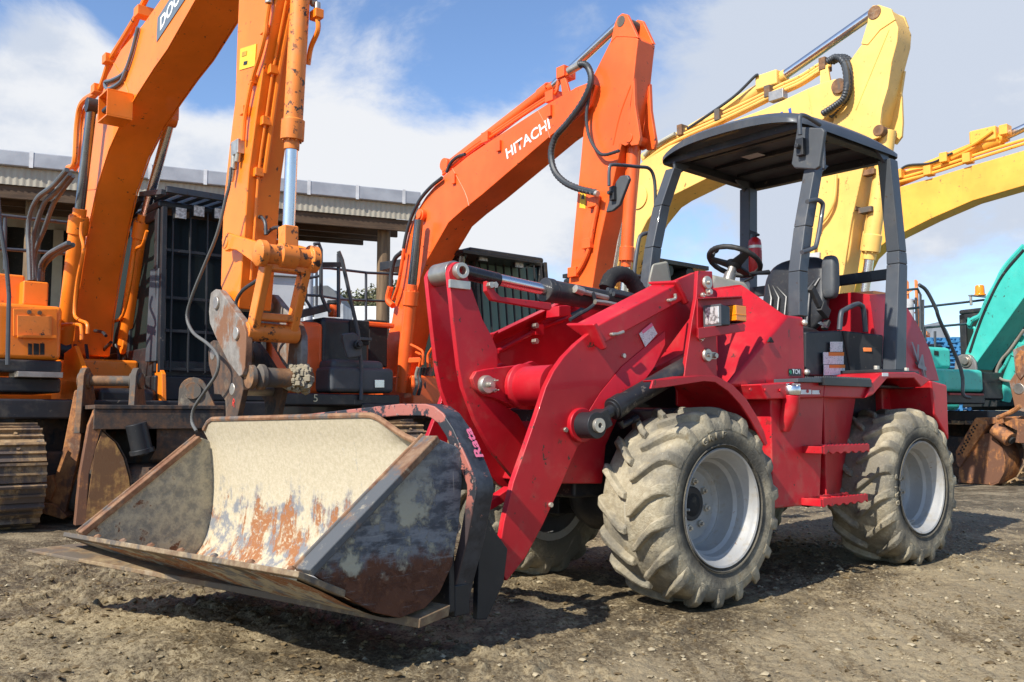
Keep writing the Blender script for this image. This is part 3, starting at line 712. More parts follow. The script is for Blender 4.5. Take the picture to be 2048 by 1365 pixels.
for i in range(N1 + 1):
    for j in range(N1 + 1):
        s_, t_ = 2 * i / N1 - 1, 2 * j / N1 - 1          # s: front -1 .. rear 1, t: near -1 .. far 1
        # round the plan corners
        k = .13; ss, tt = s_, t_
        rr = max(0, abs(s_) - (1 - k)) / k, max(0, abs(t_) - (1 - k)) / k; hy = math.hypot(*rr)
        if rr[0] > 0 and rr[1] > 0:
            mx = max(rr); f_ = mx / hy; ss = math.copysign((1 - k) + rr[0] * f_ * k, s_); tt = math.copysign((1 - k) + rr[1] * f_ * k, t_)
        b_ = NFc.lerp(FFc, (tt + 1) / 2).lerp(NRc.lerp(FRc, (tt + 1) / 2), (ss + 1) / 2)
        fwd_b = V((.10 * (1 - tt * tt) * max(0, -ss) ** 2, 0, 0)); b_ = b_ + fwd_b
        crown = .040 * (1 - abs(ss) ** 2.5) + .034 * (1 - abs(tt) ** 3)
        lift = .045 * (1 - tt ** 4) * max(0, -ss) ** 3 * 1.0
        edge = max(abs(s_), abs(t_)); 
        rim = .042 * (1 - max(0, (edge - .86) / .14) ** 2.2)
        top.append(b_ + V((0, 0, .014 + crown + rim + lift))); und.append(b_ + V((0, 0, lift + crown * .55 * (1 if edge < .9 else 0) + (.03 if edge < .93 else 0))))
n = N1 + 1; nt_ = n * n
m.v = [V(p) for p in top] + [V(p) for p in und]
for i in range(N1):
    for j in range(N1):
        a_ = i * n + j; m.f.append((a_, a_ + 1, a_ + n + 1, a_ + n)); m.f.append((nt_ + a_, nt_ + a_ + n, nt_ + a_ + n + 1, nt_ + a_ + 1))
for i in range(N1):
    for (a_, b_) in ((i, i + 1), (N1 * n + i, N1 * n + i + 1), (i * n, (i + 1) * n), (i * n + N1, (i + 1) * n + N1)): m.f.append((a_, b_, nt_ + b_, nt_ + a_))
roof = lb('canopy_roof', m, GREYP, 0, ang=50)
m = MB()
def rf(s_, t_): return NFc.lerp(FFc, t_).lerp(NRc.lerp(FRc, t_), s_)
for s_ in (.25, .5, .75):
    for k in range(6):
        t0, t1 = .08 + .14 * k, .08 + .14 * (k + 1); dz_ = V((0, 0, .055)); m.bar(rf(s_, t0) + dz_, rf(s_, t1) + dz_, .05, .03)
for t_ in (.05, .95): m.bar(rf(.04, t_) + V((0, 0, .015)), rf(.97, t_) + V((0, 0, .015)), .06, .05)
for s_ in (.05, .96): m.bar(rf(s_, .03) + V((0, 0, .012)), rf(s_, .97) + V((0, 0, .012)), .06, .05)
lb('roof_rails', m, BLACKP, .004, roof)
lb('roof_label', MB().box(-.62, -.53, -.15, -.02, rf(.5, .5).z + .035, rf(.5, .5).z + .038), plain('grey_label', (.4, .4, .38), .6), 0, roof)
for (P_, dx_) in ((pn[0], -1), (pf[0], -1), (pq[0], 1), (pr[0], 1)):
    s_ = 1 if P_.y > 0 else -1; z_ = P_.z
    lb('gusset', MB().prism([P_ + V((-.04 * dx_ * -1, -.01, -.03)), P_ + V((.16 * dx_ * (1 if dx_ < 0 else 1), -.01, .05)), P_ + V((0, -.01, .06)), P_ + V((0, -.01, -.14))], (0, .02, 0)), GREYP, .002, roof)
xb_ = L.on('y', .45, 1776, 548)
cb = L.Y(-.50, (1497, 585))[0]
m = MB(); a_ = L.on('y', .46, 1777, 549); b_ = L.on('y', -.5, 1500, 586); m.bar(a_, b_, .03, .075); lb('rear_cross_bar', m, BLACKP, .006)
hl = L.Y(.56, (1614, 404), (1632, 400), (1643, 405), (1645, 418), (1634, 485), (1626, 497), (1604, 505)); lb('grab_handle', MB().tube(spline(hl, 5), .014, 10), GREYP)
hl = L.Y(-.56, (1301, 466), (1284, 470), (1277, 484), (1269, 540), (1272, 552), (1291, 554)); lb('grab_handle', MB().tube(spline(hl, 5), .014, 10), GREYP)
# mirrors
def mirror(poly, arm, y, arm_y, xv, clamp):
    m = MB().prism(L.X(xv, *poly), (-.03, 0, 0)); mo = lb('mirror', m, DGREY, .008)
    lb('mirror_arm', MB().tube(spline(L.Y(arm_y, *arm), 4), .0125, 10), GREYP, 0, mo)
    c = L.X(xv + .001, clamp)[0]; lb('mirror_clamp', MB().box(c.x, c.x + .03, c.y - .02, c.y + .025, c.z - .05, c.z + .05).cyl(c, c + V((.06, .0, 0)), .014), BLACKP, .004, mo)
mirror([(1594, 254), (1644, 256), (1649, 262), (1638, 334), (1630, 339), (1588, 336), (1582, 329)], [(1640, 250), (1618, 236), (1605, 231), (1599, 236), (1600, 270)], .80, .78, .12, (1604, 296))
lb('mirror_arm', MB().tube(L.Y(.72, (1646, 288), (1648, 340)), .011, 10), GREYP)
mirror([(1240, 352), (1254, 350), (1258, 358), (1238, 410), (1224, 422), (1211, 425), (1214, 414), (1231, 364)], [(1311, 412), (1309, 362), (1299, 338), (1275, 334), (1228, 330), (1219, 337), (1218, 372)], -.80, -.79, .04, (1228, 388))
# beige instrument box
q = L.Y(-.28, (1305, 527), (1336, 521), (1348, 592), (1312, 605), (1297, 560)); lb('instrument_box', MB().prism(q, (-.10, -.10, .0)), BEIGE, .018)
# ---- loader front end: tower, boom, cylinders, lamps, fenders
def both(name, m, mat, bev=.006, **k):
    a_ = lb(name, m, mat, bev, **k); b_ = lb(name, m.mir(), mat, bev, **k); return a_, b_
tw = MB().prism(L.Y(.545, (1396, 542), (1425, 543), (1427, 590), (1434, 660), (1434, 757), (1368, 757), (1384, 646), (1393, 596)), (0, -.025, 0))
tw.prism(L.Y(.36, (1385, 560), (1425, 556), (1440, 660), (1436, 750), (1366, 750), (1380, 646)), (0, -.025, 0))
both('boom_tower', tw, RED, .004)
# pin caps on the tower
def pin(y, u, v, r, fl=.014, n=20, mat=ZINC, par=loader, plate=None):
    c = L.Y(y, (u, v))[0]
    m = MB().lathe([(0, fl * 1.9), (r * .28, fl * 1.9), (r * .28, fl), (r * .9, fl), (r, fl * .6), (r, 0), (0, 0)], c, (0, 1, 0), n)
    if plate:
        d = L.Y(y, plate)[0]; m.cyl(d, d + V((0, fl * 1.6, 0)), r * .42, n=6)
        dd = (d - c); s_ = V((dd.z, 0, -dd.x)).normalized() * r * .6
        m.prism([c + s_, d + s_ * .8 + dd.normalized() * r * .5, d - s_ * .8 + dd.normalized() * r * .5, c - s_], (0, fl * .55, 0))
    return lb('pin', m, mat, .0015, par)
pin(.546, 1413, 566, .036, plate=(1416, 585)); pin(.546, 1413, 711, .036, plate=(1427, 712)); 
for (u, v) in ((1404, 591), (1401, 678)): pin(.546, u, v, .014)
# lamp bracket
m = MB()
b0 = L.Y(.55, (1395, 598), (1478, 592), (1486, 598), (1487, 652), (1395, 676))
m.prism(b0, (0, -.012, 0))
lo = L.Y(.64, (1396, 656), (1490, 647), (1490, 663), (1396, 679)); m.hexa([lo[0], lo[1], L.Y(.55, (1478, 648))[0], L.Y(.55, (1393, 657))[0]], [lo[3], lo[2], L.Y(.55, (1478, 660))[0], L.Y(.55, (1393, 670))[0]])
to = L.Y(.62, (1394, 596), (1484, 592)); m.hexa([to[0], to[1], L.Y(.55, (1484, 594))[0], L.Y(.55, (1394, 596))[0]], [to[0] - V((0, 0, .008)), to[1] - V((0, 0, .008)), L.Y(.55, (1484, 596))[0] - V((0, 0, .004)), L.Y(.55, (1394, 598))[0] - V((0, 0, .004))])
both('lamp_bracket', m, RED, .004)
def lamp(u0, v0, u1, v1, y, body, lens, name, x_thick):
    q = L.Y(y, (u0, v1), (u1, v1), (u1, v0), (u0, v0)); c = sum(q, V()) / 4; w_, h_ = abs(q[1].x - q[0].x) / 2, abs(q[2].z - q[1].z) / 2
    return c, w_, h_
GLASS = NT('lamp_glass'); GLASS.set(GLASS.mix(GLASS.ramp(GLASS.noise(60, 2, .5), .4, .6), (.22, .21, .20), (.62, .61, .59)), .12, .35); GLASS.bump(GLASS.noise(1, 2, .5, GLASS.mapv((300, 300, 20))), .4, .003)
for s_ in (1, -1):
    c = L.Y(.62, (1437, 633))[0]; c.y *= s_; x_ = c.x + .02; z_ = c.z
    hm = MB().hexa([(x_ + .03, c.y - .055, z_ - .056), (x_ + .03, c.y + .055, z_ - .056), (x_ + .03, c.y + .055, z_ + .056), (x_ + .03, c.y - .055, z_ + .056)], [(x_ - .06, c.y - .045, z_ - .05), (x_ - .06, c.y + .045, z_ - .05), (x_ - .06, c.y + .045, z_ + .05), (x_ - .06, c.y - .045, z_ + .05)])
    ho = lb('headlight', hm, BLACKP, .008)
    lb('lens', MB().box(x_ + .026, x_ + .036, c.y - .044, c.y + .044, z_ - .046, z_ + .046), GLASS.m, .004, ho)
    lb('bezel', MB().box(x_ + .024, x_ + .034, c.y - .056, c.y + .056, z_ + .046, z_ + .056).box(x_ + .024, x_ + .034, c.y - .056, c.y + .056, z_ - .056, z_ - .046).box(x_ + .024, x_ + .034, c.y - .056, c.y - .044, z_ - .046, z_ + .046).box(x_ + .024, x_ + .034, c.y + .044, c.y + .056, z_ - .046, z_ + .046), DGREY, .002, ho)
    lb('stem', MB().cyl((x_ - .02, c.y, z_ - .065), (x_ - .02, c.y, z_ - .10), .012), ZINC, .001, ho)
    c = L.Y(.60, (1473, 628))[0]; c.y *= s_
    tl = lb('turn_signal', MB().box(c.x - .050, c.x + .040, c.y - .05, c.y + .025, c.z - .045, c.z + .045), BLACKP, .006)
    lb('lens', MB().box(c.x - .045, c.x + .044, c.y - .045, c.y + .031, c.z - .041, c.z + .041).box(c.x - .045, c.x + .047, c.y - .047, c.y + .033, c.z - .012, c.z - .004), AMBER, .008, tl)
# front fender
tp_ = [(1306, 761), (1330, 759), (1402, 751), (1434, 753), (1466, 771), (1492, 798), (1512, 830), (1528, 864), (1535, 888)]
fe = [(1301, 778), (1330, 775), (1408, 763), (1430, 765), (1456, 783), (1480, 809), (1501, 840), (1519, 872), (1530, 892)]
no, nb_ = L.Y(.82, *tp_), L.Y(.82, *fe)
fa = [V((p.x, (.755, .74, .64, .52)[i] if i < 4 else .46, p.z)) for i, p in enumerate(no)]
ax_ = V((.985, 0, .474))
def inr(p, d): q = (V((ax_.x, p.y, ax_.z)) - p).normalized() * d; return q
m = MB().sheet(no, fa, [inr(p, .010) for p in no]); m.sheet([p + V((0, .002, 0)) for p in no], [p + V((0, .002, 0)) for p in nb_], (0, -.012, 0))
m.prism([V((p.x, .47, p.z - .005)) for p in fa[4:7]] + [V((fa[6].x, .47, .90)), V((fa[4].x, .47, .96))], (0, -.012, 0))
both('front_fender', m, REDLOW, .003)
# boom plates
bp = [(1014, 1163), (1052, 1115), (1087, 1049), (1124, 968), (1157, 892), (1200, 862), (1250, 800), (1290, 760), (1330, 705), (1400, 610), (1428, 576), (1418, 548), (1390, 545), (1350, 562), (1182, 664), (1153, 688), (1128, 714), (1108, 742), (1092, 775), (1074, 831), (1050, 900), (1027, 965), (1008, 1045), (1001, 1090), (999, 1140)]
m = MB().prism(L.Y(.42, *bp), (0, -.035, 0)); both('lift_arm', m, RED, .005)
# brighter, slightly folded reinforcement on the lower edge of the arm
bq = [(1178, 822), (1200, 786), (1243, 734), (1290, 694), (1330, 662), (1322, 690), (1300, 735), (1284, 757), (1262, 776), (1240, 802), (1200, 850)]
pl_ = L.Y(.424, *bq); 
m = MB(); dd = [V((0, .002, 0)) if i in (0, 1, 2, 3, 4) else V((0, .03, 0)) for i in range(len(pl_))]
m.add([p + d for p, d in zip(pl_, dd)] + [p for p in pl_], [tuple(range(len(pl_)))] + [(i, (i + 1) % len(pl_), len(pl_) + (i + 1) % len(pl_), len(pl_) + i) for i in range(len(pl_))]); both('arm_stiffener', m, RED, .002)
# capping channel on the boom's upper edge
a_, b_, a2, b2 = L.Y(.46, (1188, 655), (1352, 569), (1204, 690), (1368, 600))
ax = (b_ - a_).normalized(); dn_ = (a2 - a_)
m = MB().hexa([a_, a2, a2 + V((0, -.02, 0)), a_ + V((0, -.16, .02))], [b_, b2, b2 + V((0, -.02, 0)), b_ + V((0, -.16, .02))])
cen_ = (a_ + a2 + a2 + V((0, -.02, 0)) + a_ + V((0, -.16, .02))) / 4
for P_, Q_ in ((a_, a2), (b_, b2)):
    ring = [P_, Q_, Q_ + V((0, -.02, 0)), P_ + V((0, -.16, .02))]; cc = sum(ring, V()) / 4
    ring = [p + (p - cc).normalized() * .030 for p in ring]
    m.hexa([p - ax * .014 for p in ring], [p + ax * .014 for p in ring])
both('arm_cover', m, RED, .008)
for pts in (((1226, 669), (1236, 668), (1247, 664)), ((1340, 601), (1350, 598), (1350, 588))):
    c = L.Y(.475, *pts); lb('pin_handle', MB().tube([c[0] + V((0, -.03, 0))] + spline(c, 4), .009, 8), ZINC)
c = L.Y(.424, (1278, 668), (1290, 694), (1314, 668), (1302, 646)); label_plate('warning_sticker', [c[1], c[2], c[3], c[0]], LBL.m, loader, -.003 if 0 else .003)
c2 = L.Y(.4275, (1283, 662), (1286, 668), (1306, 652), (1303, 646)); label_plate('sticker_header', [c2[1], c2[2], c2[3], c2[0]], PINK, loader, .0015)
# cross tube, lugs, bell crank
tc_ = L.on('y', .38, 1110, 771)
def lathe_y(prof, x, z): return MB().lathe(prof, (x, 0, z), (0, 1, 0), 36)
lb('cross_tube', MB().lathe([(0, -.384), (.098, -.384), (.098, .384), (0, .384)], (tc_.x, 0, tc_.z), (0, 1, 0), 40).lathe([(.098, .135), (.112, .14), (.112, .16), (.108, .165), (.112, .17), (.098, .18)], (tc_.x, 0, tc_.z), (0, 1, 0), 40), RED, 0)
lug = [(1048, 729), (1066, 722), (1085, 735), (1085, 815), (1062, 820), (1030, 815), (990, 797), (965, 791), (950, 775), (945, 757), (953, 743), (975, 738)]
m = MB().prism(L.Y(.135, *lug), (0, -.03, 0)); m.v += [V((p.x, -p.y, p.z)) for p in m.v]; nf = len(m.f); k = len(m.v) // 2; m.f += [tuple(i + k for i in f) for f in m.f]
lb('crank_lug', m, RED, .005)
pin(.136, 970, 770, .045, .03, 28); pin(.136, 982, 762, .012, .03); pin(.136, 983, 781, .012, .03)
ck = [(903, 532), (912, 524), (923, 526), (931, 537), (936, 556), (950, 595), (966, 640), (985, 675), (995, 700), (996, 726), (990, 800), (1036, 829), (1072, 891), (1095, 960), (1068, 990), (1040, 972), (983, 902), (950, 840), (935, 800), (926, 775), (918, 735), (908, 650), (897, 545)]
m = MB().prism(L.Y(.105, *ck), (0, -.03, 0)); k = len(m.v); m.v += [V((p.x, -p.y + .0, p.z)) for p in m.v]; m.f += [tuple(i + k for i in f) for f in m.f]
lb('bell_crank', m, RED, .004)
tp = L.on('y', .105, 917, 543)
lb('pin', MB().lathe([(.020, .0), (.038, .0), (.038, .035), (.020, .035), (.020, .0)], (tp.x, .105, tp.z), (0, 1, 0), 24).box(tp.x - .06, tp.x + .06, .106, .122, tp.z - .085, tp.z - .045), ZINC, .002)
lb('pin_bush', MB().cyl((tp.x, -.075, tp.z), (tp.x, .075, tp.z), .055, n=28), STEEL, .003)
# tilt cylinder
r0, r1, r2, r3 = L.Y(0, (922, 543), (996, 561), (1088, 580), (1335, 620)); d = (r3 - r0).normalized()
tcy = lb('tilt_cylinder', MB().lathe([(0, -.004), (.03, -.004), (.062, .0), (.066, .006), (.066, .05), (.060, .055), (.060, (r3 - r2).length), (0, (r3 - r2).length)], r2, d, 32), BLACKP, .002)
lb('rod', MB().cyl(r0, r2 + d * .02, .030, n=28), CHROME, 0, tcy)
lb('rod_sleeve', MB().cyl(r0, r1, .037, n=28), plain('gloss_black', (.012, .012, .014), .25), .002, tcy)
g = L.Y(.075, (1150, 578), (1165, 584), (1190, 590), (1215, 596)); m = MB().tube([g[0], g[1]], .022, 12).tube(g[1:], .014, 10)
lb('fitting', m, ZINC, 0, tcy)
hs = L.Y(.085, (1185, 585), (1190, 605), (1178, 618), (1160, 628), (1140, 640)); lb('hose', MB().tube(spline(hs, 6), .011, 8), HOSE, 0, tcy)
hs = L.Y(.10, (1240, 612), (1210, 606), (1190, 604)); lb('fitting', MB().tube(hs, .014, 8), ZINC, 0, tcy)
for k in range(3):
    hs = L.Y(.02 + .03 * k, (1215 + 6 * k, 580 + 4 * k), (1260, 590 + 3 * k), (1300, 604 + 4 * k), (1345, 615 + 5 * k)); lb('hose', MB().tube(spline(hs, 5), .014, 8), HOSE, 0, tcy)
big = [(1212, 578), (1222, 556), (1240, 548), (1258, 556), (1275, 580), (1290, 604)]
lb('hose_cover', MB().tube(spline(L.Y(-.22, *big), 6), [.045 + .004 * (i % 2) for i in range(31)], 12), plain('black_fabric', (.012, .012, .013), .85, 0, .6, .3, 60), 0)
# stop link
m = MB().prism(L.Y(.06, (973, 562), (983, 566), (992, 584), (1002, 594), (1103, 606), (1104, 616), (1100, 621), (985, 601), (973, 582)), (0, -.03, 0)); lb('stop_link', m, RED, .004)
c = L.Y(.064, (979, 571), (987, 571)); lb('bolt', MB().cyl(c[0] - V((0, .01, 0)), c[0] + V((0, .02, 0)), .017, n=6).cyl(c[1] - V((0, .01, 0)), c[1] + V((0, .02, 0)), .017, n=6), ZINC, .001)
# hydraulic pipe on the far arm
hp_ = L.Y(-.33, (995, 703), (1075, 660), (1090, 652), (1125, 640), (1140, 632)); lb('hydraulic_pipe', MB().tube(hp_, .014, 10).box(hp_[1].x - .03, hp_[1].x + .03, -.36, -.31, hp_[1].z - .03, hp_[1].z + .03), RED, 0)
hp_ = L.Y(-.33, (1140, 632), (1158, 624), (1175, 610), (1190, 590)); lb('hose', MB().tube(spline(hp_, 4), .016, 10), HOSE)
for (u, v) in ((1071, 652), (1071, 683)): c = L.Y(-.30, (u, v))[0]; lb('bolt', MB().cyl(c - V((0, .02, 0)), c + V((0, .015, 0)), .016, n=6), ZINC, .001)
# loader's cylinder head block
q = L.Y(-.20, (1118, 612), (1142, 610), (1142, 632), (1118, 634)); lb('valve_block', MB().prism(q, (0, -.12, 0)), RED, .005)
# lift cylinders
for s_ in (1, -1):
    e0, e1_, e2_, e3_ = L.Y(.49, (1180, 851), (1198, 836), (1226, 819), (1402, 716))
    pts = [V((p.x, p.y * s_, p.z)) for p in (e0, e1_, e2_, e3_)]; d = (pts[3] - pts[0]).normalized()
    lc = lb('lift_cylinder', MB().cyl(pts[2], pts[3], .050, n=32).cyl(pts[2], pts[2] + d * .07, .056, n=32).cyl(pts[2] - d * .012, pts[2], .046, n=32), BLACKP, .003)
    lb('rod', MB().cyl(pts[0], pts[2], .029, n=24), BLACKP, 0, lc)
    lb('rod_eye', MB().cyl(pts[0] + V((0, -.05, 0)), pts[0] + V((0, .05, 0)), .062, n=28).bar(pts[0], pts[0] + d * .10, .09, .085), BLACKP, .004, lc)
    c = pts[0]; yy = .05 * s_
    lb('pin', MB().lathe([(.012, .0), (.034, 0), (.034, .018), (.012, .018), (.012, 0)], c + V((0, yy - (.018 if s_ < 0 else 0), 0)), (0, 1, 0), 20), ZINC, .001, lc)
    lb('boss', MB().cyl((c.x, .38 * s_, c.z), (c.x, .445 * s_, c.z), .082, n=32), RED, .006)
    pts2 = L.Y(.49, (1240, 842), (1244, 852), (1262, 842), (1274, 836)); pts2 = [V((p.x, p.y * s_, p.z)) for p in pts2]
    lb('fitting', MB().tube(pts2[:3], .016, 10).tube(pts2[2:], .019, 8), BLACKP, 0, lc)
for (u, v) in ((1539, 681), (1456, 729)):
    c = L.Y(.603, (u, v))[0]
    if v < 700: MB().prism([c + V((.03, 0, -.012)), c + V((-.03, 0, -.012)), c + V((0, 0, .02))], (0, .012, 0)).build('latch_hole', DARK, loader, .003)
for u in (1500, 1530, 1560, 1592, 1614, 1640):
    c = L.Y(.727, (u, 792))[0]; c.z = band_z - .05; lb('bolt', MB().cyl(c, c + V((0, .008, 0)), .010, n=6), RED, .001)
for (u, v) in ((1246, 712), (1283, 736), (1130, 860), (1100, 1010)):
    c = L.Y(.421, (u, v))[0]; lb('bolt', MB().cyl(c, c + V((0, .012, 0)), .012, n=8), ZINC, .001)
# stickers
def sticker(y, u0, v0, u1, v1, mat, name, par=loader):
    q = L.Y(y, (u0, v1), (u1, v1), (u1, v0), (u0, v0)); return label_plate(name, q, mat, par, .002)
sticker(.6015, 1577, 738, 1602, 752, BLACKP, 'maker_sticker')
q = L.Y(.605, (1585, 748), (1600, 748)); text('TCM', 'sticker_text', WHITE, loader, q[0], (-1, 0, 0), (0, 0, 1), (q[0] - q[1]).length, bold=.02)
q = L.Y(.605, (1581, 745))[0]; lb('sticker_emblem', MB().cyl(q, q + V((0, .002, 0)), .011), plain('green_emblem', (.02, .25, .12), .5), 0)
sticker(.727, 1600, 780, 1622, 789, WHITE, 'sticker'); sticker(.727, 1624, 781, 1639, 789, WHITE, 'sticker'); sticker(.762, 1764, 746, 1776, 753, WHITE, 'sticker')
for (u, v) in ((1607, 646), (1612, 745)): c = L.Y(.60, (u, v))[0]; lb('bolt', MB().ball(c + V((0, .005, 0)), .02, 10), ZINC)

# ---- bucket and its carrier frame (own, slightly turned frame)
B = Fr(-1.329, 3.56, 222.0, roll=.016, z=-.018)
BX = L.xf(B)
def mat_bucket_in():
    m = NT('bucket_residue'); sc = NT  # patches of dried cement slurry, steel and rust
    co = m.n('ShaderNodeTexCoord').outputs['UV']
    z = m.xyz()[2]
    n1 = m.noise(2.6, 8, .68); n2 = m.noise(11, 8, .72); n3 = m.noise(55, 6, .7); st = m.noise(1, 7, .68, m.mapv((13, 13, 2.2)))
    c = m.mix(m.ramp(n3, .3, .7), (.43, .365, .245), (.53, .455, .325))
    k = m.math('ADD', m.math('MULTIPLY', z, -1.25), m.math('ADD', m.math('MULTIPLY', st, .75), m.math('MULTIPLY', n2, .45)))
    blue = m.ramp(k, -.13, .05); c = m.mix(m.math('MULTIPLY', blue, m.ramp(n2, .46, .58)), c, (.20, .205, .215))
    rust = m.math('MULTIPLY', m.ramp(k, -.03, .06), m.ramp(m.math('ADD', m.math('MULTIPLY', n1, .7), m.math('MULTIPLY', st, .4)), .53, .585)); c = m.mix(m.math('MULTIPLY', rust, m.ramp(n3, .66, .5)), c, (.30, .125, .05))
    scr = m.noise(1, 4, .8, m.mapv((40, 40, 5), (.35, .2, 0))); c = m.mix(m.math('MULTIPLY', m.ramp(scr, .64, .68), .45), c, (.25, .25, .26))
    m.bump(m.math('SUBTRACT', m.math('ADD', m.math('MULTIPLY', n2, .8), m.math('MULTIPLY', n3, .5)), m.math('MULTIPLY', rust, .6)), .55, .006)
    return m.set(c, .82, spec=.25)
def mat_bucket_side(name, low):
    m = NT(name); z = m.xyz()[2]; n1 = m.noise(3, 8, .66); n2 = m.noise(13, 8, .72); n3 = m.noise(55, 6, .7); st = m.noise(1, 6, .65, m.mapv((6, 6, 20), (.3, .5, .6)))
    c = m.mix(m.ramp(n1, .35, .65), (.055, .06, .07), (.15, .165, .19))
    c = m.mix(m.math('MULTIPLY', m.ramp(m.math('ADD', st, m.math('MULTIPLY', n2, .4)), .62, .78), .75), c, (.24, .25, .265))
    mud = m.math('MULTIPLY', m.ramp(m.math('ADD', n1, m.math('MULTIPLY', n2, .7)), .80, .92), m.ramp(z, .85, .5)); c = m.mix(mud, c, (.40, .375, .28))
    k = m.math('ADD', z, m.math('MULTIPLY', m.math('ADD', n2, n1), .22)); r = m.ramp(k, low + .05, low - .02); c = m.mix(r, c, (.105, .038, .018)); 
    c = m.mix(m.math('MULTIPLY', m.ramp(n3, .55, .7), m.math('MULTIPLY', r, .6)), c, (.21, .085, .035))
    sc1 = m.noise(1, 5, .75, m.mapv((4, 4, 70), (0, math.radians(28), .4))); c = m.mix(m.math('MULTIPLY', m.ramp(sc1, .60, .64), .45), c, (.30, .30, .29))
    sc2 = m.noise(1, 4, .8, m.mapv((55, 55, 4), (.15, .1, 0))); c = m.mix(m.math('MULTIPLY', m.ramp(sc2, .66, .69), m.ramp(z, .55, .75)), c, (.45, .43, .36))
    m.bump(m.math('ADD', m.math('ADD', n2, m.math('MULTIPLY', n3, .4)), m.math('MULTIPLY', mud, .8)), .8, .008)
    return m.set(c, .66, 0, spec=.3)
BIN = mat_bucket_in(); BSIDE = mat_bucket_side('bucket_steel', .585); BEDGE = rusty('bucket_edge_rust', (.16, .07, .035), (.30, .17, .09), (.11, .10, .09), .5, .35)
BLEFT = NT('bucket_muddy_side'); _n1 = BLEFT.noise(5, 8, .7); _n2 = BLEFT.noise(20, 8, .72); _n3 = BLEFT.noise(2, 5, .6)
_c = BLEFT.mix(BLEFT.ramp(_n2, .35, .65), (.24, .23, .19), (.50, .44, .31)); _c = BLEFT.mix(BLEFT.ramp(BLEFT.math('ADD', _n1, BLEFT.math('MULTIPLY', _n3, .5)), .84, .89), _c, (.15, .06, .028)); BLEFT.bump(BLEFT.math('ADD', _n1, _n2), .8, .012); BLEFT.set(_c, .85)
bkt = bpy.data.objects.new('bucket', None); COL.objects.link(bkt); bkt.parent = loader; bkt['label'] = 'wide open bucket caked with pale cement residue and rust'
prof = [(-.005, .392), (-.10, .345), (-.24, .268), (-.36, .218), (-.45, .205), (-.53, .222), (-.59, .268), (-.632, .345), (-.655, .45), (-.663, .57), (-.655, .70), (-.640, .80)]
prof = [(p.x, p.z) for p in spline([V((x, 0, z)) for x, z in prof], 3)]
m = MB(); ny = 40; rows = []
for j in range(ny + 1):
    y = -.86 + 1.72 * j / ny; sag = .004 * math.sin(y * 9) + .003 * math.sin(y * 23)
    full = .915 - .05 * max(0, (-.80 - y) / .06)
    if y > .46: full = .915 - .115 * sstep(np.array(y), .46, .84) - .03 * max(0, math.sin((y - .46) * 9)) * (1 if y < .8 else 0) * .5
    rows.append([V((x + sag, y, z)) for x, z in prof] + [V((-.640 + .012 * i + sag, y, .80 + (float(full) - .80) * i / 3)) for i in (1, 2, 3)])
n = len(rows[0])
for r_ in rows: m.v += r_
m.f = [(j * n + i, j * n + i + 1, (j + 1) * n + i + 1, (j + 1) * n + i) for j in range(ny) for i in range(n - 1)]
k = len(m.v); bk_ = []
for r_ in rows:
    for i, p in enumerate(r_):
        t = (r_[min(i + 1, n - 1)] - r_[max(i - 1, 0)]).normalized(); m.v.append(p + V((t.z, 0, -t.x)) * -.018)
m.f += [(k + b, k + a_, k + d, k + c) for (a_, b, c, d) in [(f[0], f[1], f[2], f[3]) for f in m.f]]
for j in range(ny): m.f += [(j * n, (j + 1) * n, k + (j + 1) * n, k + j * n), (j * n + n - 1, k + j * n + n - 1, k + (j + 1) * n + n - 1, (j + 1) * n + n - 1)]
shell = m.build('bucket_shell', BIN, bkt, 0, ang=40, xf=BX)
topedge = [r_[-1] for r_ in rows]
m = MB().tube([p + V((-.006, 0, .004)) for p in topedge], [.013] * len(topedge), 8); m.build('bucket_rim', BEDGE, bkt, xf=BX)
sp_px = [(652, 1166), (690, 1193), (750, 1226), (800, 1237), (850, 1217), (880, 1185), (905, 1130), (918, 1050), (925, 960), (924, 908), (912, 893), (872, 876), (610, 1138)]
sp_ = [B.on('y', .875, *q) for q in sp_px]
m = MB().prism(sp_, (0, -.020, 0)); m.build('side_plate', BSIDE, bkt, .004, xf=BX)
m = MB().prism([V((p.x, -.855, p.z)) for p in sp_], (0, -.020, 0)); m.build('side_plate', BLEFT.m, bkt, .004, xf=BX)
BBAR = rusty('muddy_bar_steel', (.13, .06, .03), (.24, .15, .09), (.085, .09, .095), .40, .8)
for s_ in (1, -1):
    a_, b_ = V((-.008, .875 * s_, .412)), V((-.580, .875 * s_, .838)); d = (b_ - a_).normalized(); up = V((-d.z, 0, d.x)); up = up if up.z > 0 else -up
    y0, y1_ = (.815, .905) if s_ > 0 else (-.885, -.84)
    m = MB().hexa([V((a_.x, y0, a_.z)), V((a_.x, y1_, a_.z)), V((a_.x, y1_, a_.z)) - up * .03, V((a_.x, y0, a_.z)) - up * .02], [V((b_.x, y0, b_.z)), V((b_.x, y1_, b_.z)), V((b_.x, y1_, b_.z)) - up * .03, V((b_.x, y0, b_.z)) - up * .02])
    m.build('edge_bar', BBAR if s_ > 0 else BEDGE, bkt, .006, xf=BX)
    m = MB().tube([V((a_.x, y0 + .004, a_.z)), V((b_.x, y0 + .004, b_.z))], .008, 8); m.build('edge_weld', BEDGE, bkt, xf=BX)
m = MB().hexa([(.035, -.93, .392), (.03, .895, .392), (-.16, .895, .300), (-.16, -.90, .300)], [(.03, -.93, .412), (.025, .895, .412), (-.165, .895, .325), (-.165, -.90, .325)])
m.build('cutting_edge', rusty('cutting_edge_steel', (.15, .09, .05), (.30, .23, .14), (.10, .085, .07), .45, .5), bkt, .004, xf=BX)
